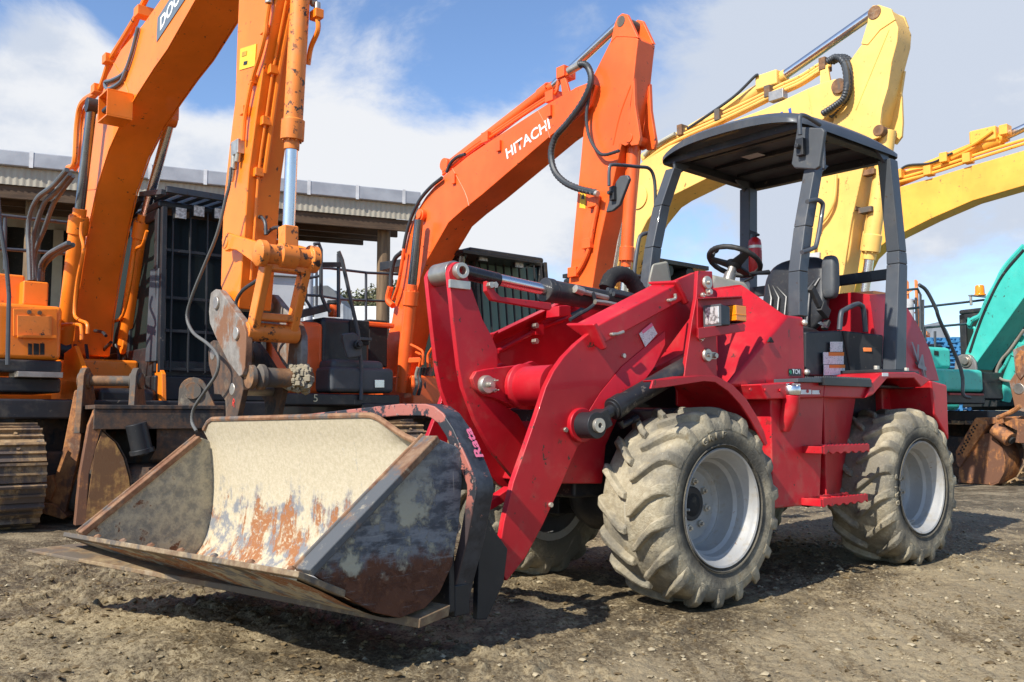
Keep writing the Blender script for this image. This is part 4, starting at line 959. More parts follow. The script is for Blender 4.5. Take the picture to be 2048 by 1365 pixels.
for k in range(7): yy = -.75 + .25 * k; m = MB().lathe([(0, .012), (.012, .010), (.018, 0)], (-.045, yy, .393), (.4, 0, .9), 10); m.build('edge_bolt', BEDGE, bkt, xf=BX)
f0 = [B.on('y', -1.0, 52, 1089), B.on('y', .90, 838, 1258)]
f0[0].z = min(f0[0].z, .33)
m = MB().hexa([f0[0], f0[1], f0[1] + V((-.15, 0, .02)), V((-.18, -.98, f0[0].z - .03))], [f0[0] + V((0, 0, .012)), f0[1] + V((-.005, 0, .035)), f0[1] + V((-.16, 0, .06)), V((-.18, -.98, f0[0].z + .02))])
m.build('wear_blade', rusty('blade_steel', (.15, .09, .05), (.30, .22, .12), (.13, .10, .07), .4, .35), bkt, .004, xf=BX)
m = MB().lathe([(.022 + .007 * math.cos(t), .007 * math.sin(t)) for t in [i * math.pi / 4 for i in range(8)]], tuple(B.on('y', .80, 909, 885)), (.6, .6, 0), 18, True); m.build('lifting_ring', BEDGE, bkt, xf=BX)
# carrier frame
FRM = NT('worn_frame_paint'); _n = FRM.noise(6, 8, .7); _m = FRM.noise(1.6, 4, .6); _c = FRM.mix(FRM.ramp(FRM.noise(15, 6, .7), .35, .65), (.02, .022, .028), (.05, .055, .065))
_c = FRM.mix(FRM.ramp(FRM.math('ADD', _n, FRM.math('MULTIPLY', _m, .5)), .90, .91), _c, (.36, .09, .07)); _c = FRM.mix(FRM.ramp(FRM.noise(26, 6, .75), .64, .66), _c, (.30, .13, .10)); FRM.bump(_n, .3, .003); FRM.set(_c, .5)
mat_worn = NT('worn_frame_edge'); _n = mat_worn.noise(9, 8, .72); _k = mat_worn.noise(26, 6, .7)
_c = mat_worn.mix(mat_worn.ramp(_n, .50, .54), (.022, .024, .03), (.36, .12, .09)); _c = mat_worn.mix(mat_worn.ramp(_k, .60, .63), _c, (.34, .24, .20)); _c = mat_worn.mix(mat_worn.ramp(mat_worn.xyz()[2], .62, .50), _c, (.05, .035, .035)); mat_worn.bump(_n, .4, .003); mat_worn.set(_c, .55)
cf = bpy.data.objects.new('carrier_frame', None); COL.objects.link(cf); cf.parent = loader; cf['label'] = 'black carrier hoop with worn red paint behind the bucket'
xf0, xb0 = -.73, -.82
fo = [(800, 808), (850, 808), (868, 813), (886, 827), (906, 857), (938, 928), (951, 962), (953, 985), (948, 1010), (935, 1080), (912, 1170), (898, 1236)]
po = [B.on('x', xf0, *q) for q in fo]; po = [V((xf0, 0.0, po[0].z - .025))] + po
path = [V((xf0, -p.y, p.z - .05)) for p in po[:0:-1]] + po
def inw(P, d):
    out = []
    for i, p in enumerate(P):
        t = (P[min(i + 1, len(P) - 1)] - P[max(i - 1, 0)]).normalized(); out.append(p + V((0, t.z, -t.y)) * -d if False else p + V((0, -abs(t.z) * (1 if p.y > 0 else -1), -abs(t.y))) * d)
    return out
ip = inw(path, .022); iq = inw(path, .05)
bp_ = [V((xb0, p.y * 1.01, p.z)) for p in path]
m = MB().sheet(path, bp_, [b - a for a, b in zip(path, ip)]); m.build('hoop_plate', FRM, cf, .006, xf=BX)
m = MB().sheet([p + V((.002, 0, 0)) for p in path], [p + V((.002, 0, 0)) for p in iq], (-.02, 0, 0)); m.build('hoop_flange', mat_worn, cf, .005, xf=BX)
pb = [V((xb0 + .02, p.y * 1.005, p.z)) for p in path]; m = MB().sheet(pb, inw(pb, .06), (-.02, 0, 0)); m.build('hoop_flange', FRM, cf, .005, xf=BX)
hq = [(960, 1000), (990, 1062), (1016, 1098), (1008, 1166), (974, 1240), (955, 1240)]
m = MB().prism([B.on('y', .80, *q) for q in hq], (0, -.03, 0)); m.build('hitch_plate', BLACKP, cf, .005, xf=BX)
m = MB().prism([V((B.on('y', .80, *q).x, -.80, B.on('y', .80, *q).z)) for q in hq], (0, .03, 0)); m.build('hitch_plate', BLACKP, cf, .005, xf=BX)
m = MB().box(-.80, -.72, -.85, .85, .14, .26).box(-.80, -.72, -.85, .85, .62, .72).box(-.78, -.70, -.30, -.24, .14, .92).box(-.78, -.70, .24, .30, .14, .92).box(-.72, -.69, -.85, .85, .16, .74); m.build('cross_members', BLACKP, cf, .006, xf=BX)
oa, ob_ = po[5].lerp(po[6], .55), po[4].lerp(po[5], .95); oa = po[6]; tv = (po[5] - po[6]).normalized(); no_ = V((0, -tv.z, tv.y)); no_ = no_ if no_.y > 0 else -no_
text('Rata', 'frame_lettering', PINK, cf, V((xf0 - .083, oa.y, oa.z)) + tv * .02 + no_ * .014, tv, V((1, 0, 0)), .135, .045, xf=BX, bold=.03)
m = MB().prism(L.Y(.30, (966, 1013), (1024, 974), (1032, 992), (970, 1028)), (0, -.06, 0)); lb('tilt_link', m, RED, .004)
# fire extinguisher strapped to the far rear post
ep = L.on('y', -.42, 1512, 506)
E0 = L.on('y', -.42, 1511, 545); rE = .048
ext = thing('fire_extinguisher', 'small red fire extinguisher strapped to the rear canopy post', 'fire extinguisher', Fr(L.w(E0).x, L.w(E0).y, 230.6, z=L.w(E0).z))
H_ = (L.on('y', -.42, 1511, 476) - E0).z
EXR = paint('extinguisher_red', (.50, .012, .014), .28, 0, .05, .05, .3)
MB().lathe([(0, 0), (rE * .9, 0), (rE, .01), (rE, H_ - .05), (rE * .9, H_ - .02), (rE * .5, H_), (0, H_)], (0, 0, 0), (0, 0, 1), 32).build('cylinder', EXR, ext)
MB().cyl((0, 0, H_), (0, 0, H_ + .03), .017).bar((.0, .02, H_ + .03), (.0, -.07, H_ + .045), .02, .012).bar((0, .0, H_ + .04), (.0, -.08, H_ + .075), .02, .01).tube([(0, .0, H_ + .02), (.02, .05, H_ + .01)], .01).build('handle', BLACKP, ext, .002)
MB().lathe([(rE + .0015, H_ * .68), (rE + .0015, H_ * .76)], (0, 0, 0), (0, 0, 1), 32).build('strap', ZINC, ext)
MB().lathe([(rE + .0012, H_ * .10), (rE + .0012, H_ * .62)], (0, 0, 0), (0, 0, 1), 16, a0=0.3, a1=2.2).build('label', plain('red_label', (.42, .03, .03), .5), ext)
# ------------------------------------------------------------------ excavators: shared pieces
TRACK = rusty('track_steel', (.20, .125, .065), (.38, .25, .125), (.10, .075, .06), .4, .35)
IRON = rusty('worn_iron', (.13, .065, .032), (.27, .14, .065), (.10, .085, .07), .42, .35)
GRIRON = rusty('grey_iron', (.17, .15, .13), (.27, .25, .225), (.20, .095, .05), .38, .25)
BLIRON = rusty('black_iron', (.05, .04, .035), (.13, .07, .04), (.025, .025, .027), .55, .15)
RUSTY = rusty('orange_rust', (.30, .115, .04), (.50, .22, .075), (.15, .07, .04), .35, .25)
def glass(name, c):
    m = NT(name); m.set(c, .06, 0, spec=.6); m.b.inputs['Transmission Weight'].default_value = .0; m.b.inputs['Coat Weight'].default_value = .0; m.b.inputs['Specular IOR Level'].default_value = .25; m.b.inputs['Roughness'].default_value = .15; m.b.inputs['IOR'].default_value = 1.18; return m.m
GLS = glass('dark_cab_glass', (.015, .020, .022)); GLG = glass('green_cab_glass', (.17, .26, .23))
LAMPW = NT('work_lamp_lens'); LAMPW.set(LAMPW.mix(LAMPW.ramp(LAMPW.noise(40, 3, .6), .4, .6), (.35, .33, .30), (.65, .64, .60)), .3)
def track(par, yc, x0, x1, h=.84, w=.50, pitch=.17, z0=.0):
    """crawler: a loop of grouser shoes round a frame"""
    r = h / 2; L_ = (x1 - x0) - 2 * r; per = 2 * L_ + 2 * math.pi * r; n = int(per / pitch)
    m = MB(); fm = MB()
    for k in range(n):
        s = per * k / n
        if s < L_: x, z, tx, tz = x0 + r + s, h, 1, 0
        elif s < L_ + math.pi * r: a_ = (s - L_) / r; x, z, tx, tz = x1 - r + r * math.sin(a_), r + r * math.cos(a_), math.cos(a_), -math.sin(a_)
        elif s < 2 * L_ + math.pi * r: x, z, tx, tz = x1 - r - (s - L_ - math.pi * r), 0, -1, 0
        else: a_ = (s - 2 * L_ - math.pi * r) / r; x, z, tx, tz = x0 + r - r * math.sin(a_), r - r * math.cos(a_), -math.cos(a_), math.sin(a_)
        c = V((x, yc, z + z0)); t = V((tx, 0, tz)); nn = V((-tz, 0, tx)); yv = V((0, w / 2, 0))
        def slab(a, b, lo, hi): m.hexa([c + t * a - yv + nn * lo, c + t * b - yv + nn * lo, c + t * b + yv + nn * lo, c + t * a + yv + nn * lo], [c + t * a - yv + nn * hi, c + t * b - yv + nn * hi, c + t * b + yv + nn * hi, c + t * a + yv + nn * hi])
        slab(-pitch * .46, pitch * .44, -.03, -.012); slab(-pitch * .46, -pitch * .34, -.012, .022); slab(pitch * .0, pitch * .10, -.012, .012)
        for yy in (-.10, .10):
            for q in (-.2,): p = c + t * pitch * q + V((0, yy, 0)) - nn * .012; m.cyl(p, p + nn * .018, .016, n=6)
    tr = m.build('track', TRACK, par, 0)
    fm.box(x0 + r, x1 - r, yc - .16, yc + .16, z0 + .22, z0 + h - .20); fm.cyl((x1 - r, yc - .12, z0 + r), (x1 - r, yc + .12, z0 + r), r - .04, n=28).cyl((x0 + r, yc - .12, z0 + r), (x0 + r, yc + .12, z0 + r), r - .04, n=28)
    for k in range(6): xx = x0 + r + L_ * (k + .5) / 6; fm.cyl((xx, yc - .15, z0 + .16), (xx, yc + .15, z0 + .16), .11, n=16)
    fm.build('track_frame', BLIRON, par, .008)
    return tr
def cyl_part(name, par, a, b, c, rb, rr, mat, mat_rod=CHROME, head=1.18):
    """hydraulic cylinder: barrel a-b, rod b-c (c is the eye)"""
    a, b, c = V(a), V(b), V(c); d = (b - a).normalized(); Lb = (b - a).length
    m = MB().lathe([(0, 0), (rb, 0), (rb, Lb - rb * 3.2), (rb * head, Lb - rb * 3.1), (rb * head, Lb - rb * 1.0), (rb * .8, Lb - rb * .95), (rb * .8, Lb), (0, Lb)], a, d, 28)
    for k in range(8):
        e1_ = d.orthogonal().normalized(); e2_ = d.cross(e1_); q = b - d * rb * 1.05 + (e1_ * math.cos(k * math.pi / 4) + e2_ * math.sin(k * math.pi / 4)) * rb * .98; m.cyl(q, q + d * rb * .25, rb * .12, n=6)
    o = m.build(name, mat, par, .003)
    MB().cyl(b - d * .05, c, rr, n=24).build('rod', mat_rod, o)
    return o
def eye(name, par, c, r, y0, y1, mat, n=24): return MB().cyl((c.x, y0, c.z), (c.x, y1, c.z), r, n=n).build(name, mat, par, .004)
def pipe(par, pts, r, mat, name='pipe', k=5): return MB().tube(spline(pts, k), r, 8).build(name, mat, par)
def hose(par, pts, r, mat=HOSE, name='hose', k=8, ribs=True):
    p = spline(pts, k); rs = [r * (1.0 if i % 2 else .86) for i in range(len(p))] if ribs else r
    return MB().tube(p, rs, 9).build(name, mat, par)
def rib_hose(par, pts, r, mat=HOSE):
    p = spline(pts, 10); d = 0; out = [p[0]]
    for i in range(1, len(p)):
        seg = (p[i] - p[i - 1]).length; nn = max(1, int(seg / (r * .55)))
        out += [p[i - 1].lerp(p[i], (j + 1) / nn) for j in range(nn)]
    return MB().tube(out, [r * (1.0 if i % 2 else .84) for i in range(len(out))], 9).build('ribbed_hose', mat, par)
def bbox(name, par, mat, x0, x1, y0, y1, z0, z1, bev=.03): return MB().box(x0, x1, y0, y1, z0, z1).build(name, mat, par, bev)
def cab(par, fr, x_top, x_bot, yl, yr, zt, zb, bars, mat, glassm, roofm=BLACKP, xr=-1.0, hz=()):
    """cab with a barred front guard; front leans from x_bot (bottom) to x_top"""
    c = bpy.data.objects.new('cab', None); COL.objects.link(c); c.parent = par
    P = lambda t, y, o=0.0: V((x_bot + (x_top - x_bot) * t + o, y, zb + (zt - zb) * t))
    m = MB(); w_ = .07
    for y in (yr, yl):
        a_, b_ = P(0, y), P(1, y); m.hexa([a_ + V((0, -w_ / 2, 0)), a_ + V((-.10, -w_ / 2, 0)), a_ + V((-.10, w_ / 2, 0)), a_ + V((0, w_ / 2, 0))], [b_ + V((0, -w_ / 2, 0)), b_ + V((-.10, -w_ / 2, 0)), b_ + V((-.10, w_ / 2, 0)), b_ + V((0, w_ / 2, 0))])
        m.box(xr, xr + .12, y - w_ / 2, y + w_ / 2, zb, zt); m.box((xr + x_bot) / 2 - .04, (xr + x_bot) / 2 + .04, y - w_ / 2, y + w_ / 2, zb, zt)
        m.box(xr, x_bot - .05, y - w_ / 2, y + w_ / 2, zb - .05, zb + .25); m.box(xr, x_top - .05, y - w_ / 2, y + w_ / 2, zt - .10, zt)
    m.box(x_bot - .12, x_bot - .02, min(yr, yl), max(yr, yl), zb - .05, zb + .12); m.box(xr, xr + .1, min(yr, yl), max(yr, yl), zb, zb + .9)
    m.build('cab_frame', mat, c, .015)
    q = [P(.06, yr, -.06), P(.06, yl, -.06), P(.97, yl, -.06), P(.97, yr, -.06)]; MB().prism(q, (-.01, 0, 0)).build('windscreen', glassm, c)
    sgm = NT('tinted_side_glass'); sgm.set((.02, .028, .025), .55, spec=.05)
    for y in (yr, yl): MB().prism([V((xr + .1, y, zb + .25)), P(.12, y, -.1), P(.95, y, -.1), V((xr + .1, y, zt - .1))], (0, .01, 0)).build('side_window', sgm, c)
    m = MB()
    for k in range(bars):
        y = yr + (yl - yr) * (k + .5) / bars; a_, b_ = P(0.0, y, .07), P(1.0, y, .07); m.bar(a_, b_, .016, .03, (1, 0, 0))
    for t in hz: a_, b_ = P(t, yr, .06), P(t, yl, .06); m.bar(a_, b_, .03, .03)
    for y in (yr, yl): m.bar(P(0, y, .07), P(1, y, .07), .045, .06, (1, 0, 0))
    m.build('front_guard', mat, c, .004)
    m = MB().box(xr, x_top + .02, min(yr, yl) - .04, max(yr, yl) + .04, zt, zt + .08); m.build('roof', roofm, c, .03)
    # seat and operator's console seen through the glass
    return c
# ------------------------------------------------------------------ orange excavator on the left
D = Fr(-4.1, 8.9, 140)
dn_ex = thing('excavator', 'bright orange excavator on the left whose worn stick hangs above the loader bucket', 'excavator', D)
HW = .18
up_ = D.Y(-HW, (320, 0), (286, 48), (241, 100), (214, 152), (203, 190), (190, 245), (178, 320), (163, 440), (143, 560), (128, 640), (110, 705))
lo_ = D.Y(-HW, (394, 0), (337, 100), (310, 138), (278, 188), (248, 238), (220, 300), (196, 375), (180, 450), (165, 540), (152, 625), (146, 690))
d1 = (up_[0] - up_[1]).normalized()
tipx = D.Y(-.11, (545, 0))[0].x
zt_ = up_[0].z
boom_prof = [V((tipx + .12, -HW, lo_[0].z + .30)), V((tipx + .05, -HW, lo_[0].z + .48)), V((tipx - .4, -HW, zt_ + .22)), V((up_[0].x + .8, -HW, zt_ + .16))] + up_ + [V((up_[-1].x + .05, -HW, up_[-1].z - .12)), V((lo_[-1].x - .02, -HW, lo_[-1].z - .10))] + lo_[::-1] + [V((tipx - .3, -HW, lo_[0].z + .12))]
boom = MB().prism(boom_prof, (0, 2 * HW, 0)).build('boom', DORANGE, dn_ex, .012)
# thin flange lines along the boom edges
m = MB()
for P_ in (lo_, ):
    for y in (-HW - .012, HW + .0): m.sheet([p + V((0, y + HW, 0)) for p in P_], [p + V((0, y + HW + .012, 0)) for p in P_], (0, 0, .012))
m.build('edge_flange', DORANGE, boom)
def weld(par, fr, y, mat, *pts):
    MB().tube(spline(fr.Y(y, *pts), 3), .0065, 6).build('weld_seam', mat, par)
weld(boom, D, -HW - .001, DORANGE, (228, 128), (252, 170), (262, 215)); weld(boom, D, -HW - .001, DORANGE, (172, 380), (196, 378))
# stick
HS = .12
bk_s = D.Y(-HS, (476, -120), (477, 0), (473, 100), (470, 200), (458, 300), (447, 400), (443, 500), (441, 572), (455, 614))
fr_s = D.Y(-HS, (566, -120), (552, 0), (526, 138), (511, 241), (497, 344), (488, 470), (481, 560), (476, 618))
st = MB().prism(bk_s + fr_s[::-1], (0, 2 * HS, 0)).build('stick', DORANGE, dn_ex, .010)
q = D.Y(-HS - .003, (479, 141), (510, 132), (513, 88), (481, 98)); YL = plain('yellow_warning_label', (.80, .50, .03), .5, 0, .02, .06); wl_ = label_plate('warning_label', q, YL, st)
q = D.Y(-HS - .006, (487, 131), (494, 129), (495, 122), (488, 124)); label_plate('label_mark', q, BLACKP, wl_); q = D.Y(-HS - .006, (484, 114), (493, 111), (494, 102), (485, 105)); label_plate('label_mark', q, plain('label_line', (.5, .28, .02)), wl_)
for pts, r in (([(538, 10), (533, 45), (530, 70), (520, 110), (506, 155), (496, 200), (489, 241), (486, 282)], .016), ):
    pipe(st, D.Y(-HS - .03, *pts), r, DORANGE)
m = MB()
for (u, v) in ((529, 60), (505, 160), (488, 222)): c = D.Y(-HS - .02, (u, v))[0]; m.box(c.x - .03, c.x + .03, c.y - .02, c.y + .03, c.z - .03, c.z + .03)
m.each('pipe_clamp', DORANGE, st, .004)
c = D.Y(-HS - .03, (538, 8))[0]; MB().cyl(c, c + V((0, 0, .06)), .026).box(c.x - .05, c.x + .05, c.y - .03, c.y + .03, c.z + .05, c.z + .12).build('valve', ZINC, st, .006)
fx = [p.x + .035 for p in fr_s]
pf_ = [V((p.x + .03, .0, p.z)) for p in fr_s]
pipe(st, [p + V((.01, -.02, 0)) for p in pf_[1:5]], .018, DORANGE); pipe(st, [p + V((0, -.06, 0)) for p in pf_[1:7]], .010, DORANGE)
m = MB()
for p in (pf_[2], pf_[3], pf_[4]): m.box(p.x - .03, p.x + .02, -.09, -.03, p.z - .03, p.z + .03)
m.each('bracket', DORANGE, st, .004)
c = D.Y(-HS - .02, (478, 296))[0]; MB().box(c.x - .07, c.x + .05, c.y - .03, c.y + .02, c.z - .05, c.z + .05).cyl(c + V((-.05, -.01, -.04)), c + V((-.06, -.01, -.14)), .022).cyl(c + V((.02, -.01, -.04)), c + V((.0, -.01, -.10)), .02).tube([c + V((-.06, -.01, -.14)), c + V((-.09, -.01, -.22))], .016, 8).build('valve', ZINC, st, .004)
hp = [(462, 335), (458, 372), (451, 400), (434, 469), (406, 538), (384, 593), (374, 634), (386, 665), (413, 686), (430, 703), (437, 722), (432, 750), (408, 786), (388, 817), (384, 844), (393, 863)]
rib_hose(st, D.Y(-.26, *hp), .012, plain('hose_sheath', (.10, .10, .095), .6))
# bucket cylinder in front of the stick
cx = D.Y(-.0, (604, -60), (583, 300), (576, 484))
bc = cyl_part('bucket_cylinder', dn_ex, cx[0], cx[1], cx[2], .062, .040, DORANGEW, head=1.22)
pp = D.Y(.10, (634, 30), (636, 60), (622, 95), (616, 130)); pipe(bc, pp, .017, DORANGE); c = pp[0]; MB().box(c.x - .05, c.x + .04, c.y - .03, c.y + .03, c.z - .03, c.z + .03).build('fitting', DORANGE, bc, .005); MB().cyl(c + V((0, 0, .02)), c + V((0, 0, .08)), .022).ball(c + V((-.05, 0, .10)), .03, 8).build('fitting', STEEL, bc)
# linkage
lk = bpy.data.objects.new('bucket_linkage', None); COL.objects.link(lk); lk.parent = dn_ex
lp = [(443, 480), (446, 469), (452, 465), (463, 469), (511, 483), (524, 484), (528, 506), (519, 527), (511, 530), (500, 521), (472, 501), (459, 499), (450, 503), (444, 495)]
for y in (-.20, .16): MB().prism([V((p.x, y, p.z)) for p in D.Y(-.20, *lp)], (0, .04, 0)).build('side_link', DORANGE, lk, .008)
c = D.Y(-.205, (449, 484))[0]; MB().cyl(c, c + V((0, .42, 0)), .045).build('pin', DORANGEW, lk, .004)
ce = D.Y(-.205, (516, 506))[0]; 
MB().lathe([(0, -.02), (.05, -.02), (.085, .0), (.085, .045), (.065, .05), (.065, .135), (.082, .14), (.082, .25), (.065, .255), (.065, .34), (.09, .35), (.09, .40), (.05, .41), (0, .41)], ce, (0, 1, 0), 28).build('cross_pin', DORANGEW, lk, .004)
MB().bar(cx[2] + V((0, 0, .10)), V((ce.x, 0, ce.z)), .10, .10, (0, 1, 0)).build('rod_eye', DORANGEW, lk, .01)
hl_ = bpy.data.objects.new('h_link', None); COL.objects.link(hl_); hl_.parent = dn_ex
ht = V((ce.x, 0, ce.z)); hb = D.Y(-.13, (506, 664))[0]; hb = V((hb.x, 0, hb.z)); dd = (hb - ht).normalized()
m = MB()
for y in (-.135, .135): m.bar(ht + V((0, y, 0)) + dd * .05, hb + V((0, y, 0)) - dd * .02, .055, .10, (1, 0, 0))
for t, hh in ((.16, .10), (.80, .09)): p = ht.lerp(hb, t); m.bar(p + V((0, -.12, 0)), p + V((0, .12, 0)), .05, hh, (1, 0, 0))
m.build('link_frame', DORANGEW, hl_, .012)
MB().cyl(hb + V((0, -.18, 0)), hb + V((0, .18, 0)), .062, n=28).build('lower_tube', DORANGEW, hl_, .006)
hose(hl_, D.Y(-.15, (527, 555), (508, 565), (484, 583), (472, 607), (478, 632)), .012, ribs=False)
hose(st, D.Y(-.02, (508, 480), (513, 450), (520, 434), (530, 445), (532, 470)), .012, ribs=False); hose(st, D.Y(.03, (533, 468), (545, 458), (558, 456), (562, 470)), .012, ribs=False)
# quick hitch
qh = bpy.data.objects.new('quick_hitch', None); COL.objects.link(qh); qh.parent = dn_ex; qh['label'] = 'grey and rusty quick hitch plates with a mud caked cross tube'
qp = [(424, 586), (433, 579), (441, 580), (448, 589), (457, 602), (476, 628), (487, 641), (494, 665), (494, 696), (492, 736), (487, 751), (481, 754), (459, 725), (433, 674), (422, 648), (420, 624), (422, 600)]
Q_ = D.Y(-.19, *qp)
for y in (-.20, .19): MB().prism([V((p.x, y, p.z)) for p in Q_], (0, .05, 0)).build('hitch_plate', GRIRON, qh, .008)
for (u, v, r) in ((430, 606, .045), (470, 667, .042)): c = D.Y(-.216, (u, v))[0]; MB().cyl(c, c + V((0, .47, 0)), r).build('hitch_pin', STEEL, qh, .006)
c = D.Y(-.2, (484, 745))[0]; c2 = V((c.x + .0, .17, c.z))
m = MB().lathe([(0, 0), (.075, 0), (.08, .03), (.06, .05), (.085, .07), (.085, .10), (.065, .12), (.062, .30), (.075, .33), (.08, .40), (.055, .44), (.02, .44)], V((c.x + .03, -.17, c.z - .03)), (0, 1, 0), 22)
m.build('hitch_tube', IRON, qh, .003)
mb = MB().lathe([(.018, -.02), (.04, -.02), (.045, .05)], V((c.x + .10, .20, c.z - .06)), (-.8, .35, -.1), 14)
for i in range(170): t_ = RNG.random() * 6.28; q_ = .13 + RNG.random() * .13; r_ = .062 + .02 * RNG.random(); p = V((c.x + .03 + math.cos(t_) * r_, q_ - .02, c.z - .03 + math.sin(t_) * r_)); mb.ball(p, (.012 + .022 * RNG.random()) * (.4 + .6 * q_ / .26), 6, (1 + .4 * RNG.random(), 1, .7 + .5 * RNG.random()))
mb.build('dried_mud', plain('dried_mud', (.30, .255, .175), .9, 0, .8, .2, 30), qh)
ep_ = [(420, 685), (426, 681), (436, 683), (448, 701), (465, 731), (483, 756), (486, 780), (476, 826), (468, 860), (440, 870), (451, 830), (450, 802), (441, 790), (428, 789), (426, 764), (417, 729), (416, 703)]
for y in (-.16, .12): MB().prism([V((p.x, y, p.z)) for p in D.Y(-.16, *ep_)], (0, .04, 0)).build('ear_plate', BLIRON, qh, .006)
for (u, v) in ((424, 709), (463, 779)): c = D.Y(-.165, (u, v))[0]; MB().cyl(c, c + V((0, .33, 0)), .042).build('ear_pin', STEEL, qh, .006)
c = D.Y(-.163, (464, 812))[0]; text('R', 'paint_mark', plain('red_mark', (.6, .03, .02)), qh, c, V((1, 0, -.3)), V((.3, 0, 1)), .04)
# boom cylinders
for pts, y in (([(127, 700), (160, 418), (184, 212)], -.31), ([(250, 690), (289, 430), (341, 240)], .31)):
    p = D.Y(y, *pts); cyl_part('boom_cylinder', dn_ex, p[0], p[1], p[2], .078, .046, DORANGE, CHROME if y > 0 else plain('dark_chrome', (.20, .21, .23), .25, .9, .02))
    MB().cyl(p[2] + V((0, -.05, 0)), p[2] + V((0, .05, 0)), .07).cyl(p[0] + V((0, -.05, 0)), p[0] + V((0, .05, 0)), .10).each('cylinder_eye', BLACKP if y < 0 else DORANGE, dn_ex, .005)
for pts, y in (([(164, 445), (162, 470), (167, 500), (155, 560), (149, 625), (158, 640), (174, 648), (175, 668)], -.39), ([(294, 462), (285, 490), (270, 503), (262, 560), (246, 630), (225, 645), (212, 655), (211, 672)], .22), ([(123, 660), (126, 650), (158, 650), (163, 660), (163, 680)], -.42), ([(224, 668), (228, 655), (262, 656), (272, 665), (271, 705)], .42)):
    pipe(dn_ex, D.Y(y, *pts), .016, DORANGE, 'cylinder_pipe', 4)
# rod eye boxes on the boom
def openbox(par, fr, x0, x1, y0, y1, z0, z1, t, mat, name):
    m = MB().box(x0, x1, y0, y1, z0, z0 + t).box(x0, x1, y0, y1, z1 - t, z1).box(x0, x0 + t, y0, y1, z0 + t, z1 - t).box(x1 - t, x1, y0, y1, z0 + t, z1 - t); return m.build(name, mat, par, .003)
q = D.Y(-.40, (195, 240), (242, 206)); x0_, x1_ = sorted((q[0].x, q[1].x)); z0_, z1_ = sorted((q[0].z, q[1].z))
openbox(boom, D, x0_, x0_ + .27, -.40, -.185, z0_, z0_ + .24, .014, DORANGE, 'rod_eye_guard'); MB().cyl((x0_ + .06, -.36, z0_ + .10), (x0_ + .21, -.36, z0_ + .10), .025).build('grease_nipple', BLACKP, boom)
q = D.Y(.34, (331, 252), (368, 226)); x0_ = q[0].x; z0_ = q[0].z; openbox(boom, D, x0_, x0_ + .25, .185, .38, z0_, z0_ + .22, .014, DORANGE, 'rod_eye_guard'); MB().cyl((x0_ + .1, .2, z0_ + .11), (x0_ + .1, .34, z0_ + .11), .06).build('pin_end', BLACKP, boom, .004)
# pipework along the boom's back
pipe(boom, D.Y(-.10, (306, -30), (276, 28), (248, 75), (220, 122), (207, 160), (196, 183), (164, 206), (154, 250), (149, 325), (136, 336)), .028, DORANGE)
pipe(boom, D.Y(-.05, (290, 0), (262, 70), (228, 122), (205, 175), (172, 214), (161, 255), (158, 320), (150, 340)), .02, DORANGE); pipe(boom, D.Y(.02, (196, 205), (172, 228), (168, 262), (164, 320), (160, 345)), .02, DORANGE)
m = MB()
for (u, v) in ((285, 26), (220, 120), (197, 180)): c = D.Y(-.10, (u, v))[0]; m.box(c.x - .06, c.x + .06, -.16, .04, c.z - .045, c.z + .045)
m.each('pipe_clamp', DORANGE, boom, .006)
hose(boom, D.Y(-.2, (276, 55), (262, 110), (248, 145), (225, 160), (210, 165), (215, 178), (240, 165), (252, 140)), .016, plain('blue_grey_hose', (.12, .15, .18), .5), ribs=False)
# maker's plate
d_ = D.Y(-HW, (322, 63), (378, -22)); xd_ = (d_[1] - d_[0]).normalized(); yd_ = V((-xd_.z, 0, xd_.x)); yd_ = yd_ if yd_.z > 0 else -yd_
o0 = d_[0] + V((0, -.004, 0)) - xd_ * .10 - yd_ * .045
GDEC = plain('grey_decal', (.13, .16, .19), .45, 0, .03, .05); dec = MB().prism([o0, o0 + xd_ * 1.02, o0 + xd_ * 1.06 + yd_ * .20, o0 + yd_ * .20 + xd_ * .05], (0, -.002, 0)).build('name_plate', GDEC, boom)
text('DOOSAN', 'name_lettering', WHITE, dec, d_[0] + V((0, -.008, 0)), xd_, yd_, .86, .115, bold=.03, shear=.12)
# upper body: tool boxes, steps, deck
bx = .55
def xplate(u0, v0, u1, v1, x, name, mat, dep=.4, par=dn_ex, bev=.02):
    q = D.X(x, (u0, v1), (u1, v1), (u1, v0), (u0, v0)); ym, yM = min(p.y for p in q), max(p.y for p in q); zm, zM = (q[0].z + q[1].z) / 2, (q[2].z + q[3].z) / 2
    return MB().box(x - dep, x, ym, yM, zm, zM).build(name, mat, par, bev), (ym, yM, zm, zM)
xplate(-90, 545, 48, 612, .35, 'fuel_tank', DORANGE, .9)
xplate(47, 563, 96, 612, .50, 'hose_box', DORANGE, .3, bev=.015)
tb, (ya, yb, za, zb_) = xplate(-60, 607, 122, 719, .80, 'tool_box', DORANGE, 1.2, bev=.04)
q = D.X(.805, (26, 673), (114, 673), (114, 618), (26, 618)); MB().prism(q, (.012, 0, 0)).build('door', DORANGE, tb, .006)
q = D.X(.830, (35, 671), (104, 673), (104, 633), (35, 631)); MB().prism(q, (-.02, 0, 0)).build('door_recess', DORANGEW, tb, .003)
q = D.X(.835, (34, 676), (112, 678), (112, 672), (34, 671)); MB().prism(q, (.03, 0, 0)).build('door_lip', DORANGE, tb, .004)
for (u, v) in ((58, 625), (79, 626)): c = D.X(.82, (u, v))[0]; MB().cyl(c, c + V((.012, 0, 0)), .018).build('lock', IRON, tb)
for (u0, u1) in ((56, 64), (67, 78), (80, 89)): q = D.X(.803, (u0, 710), (u1, 710), (u1, 688), (u0, 687)); MB().prism(q, (.004, 0, 0)).build('vent_slot', DARK, tb, .002)
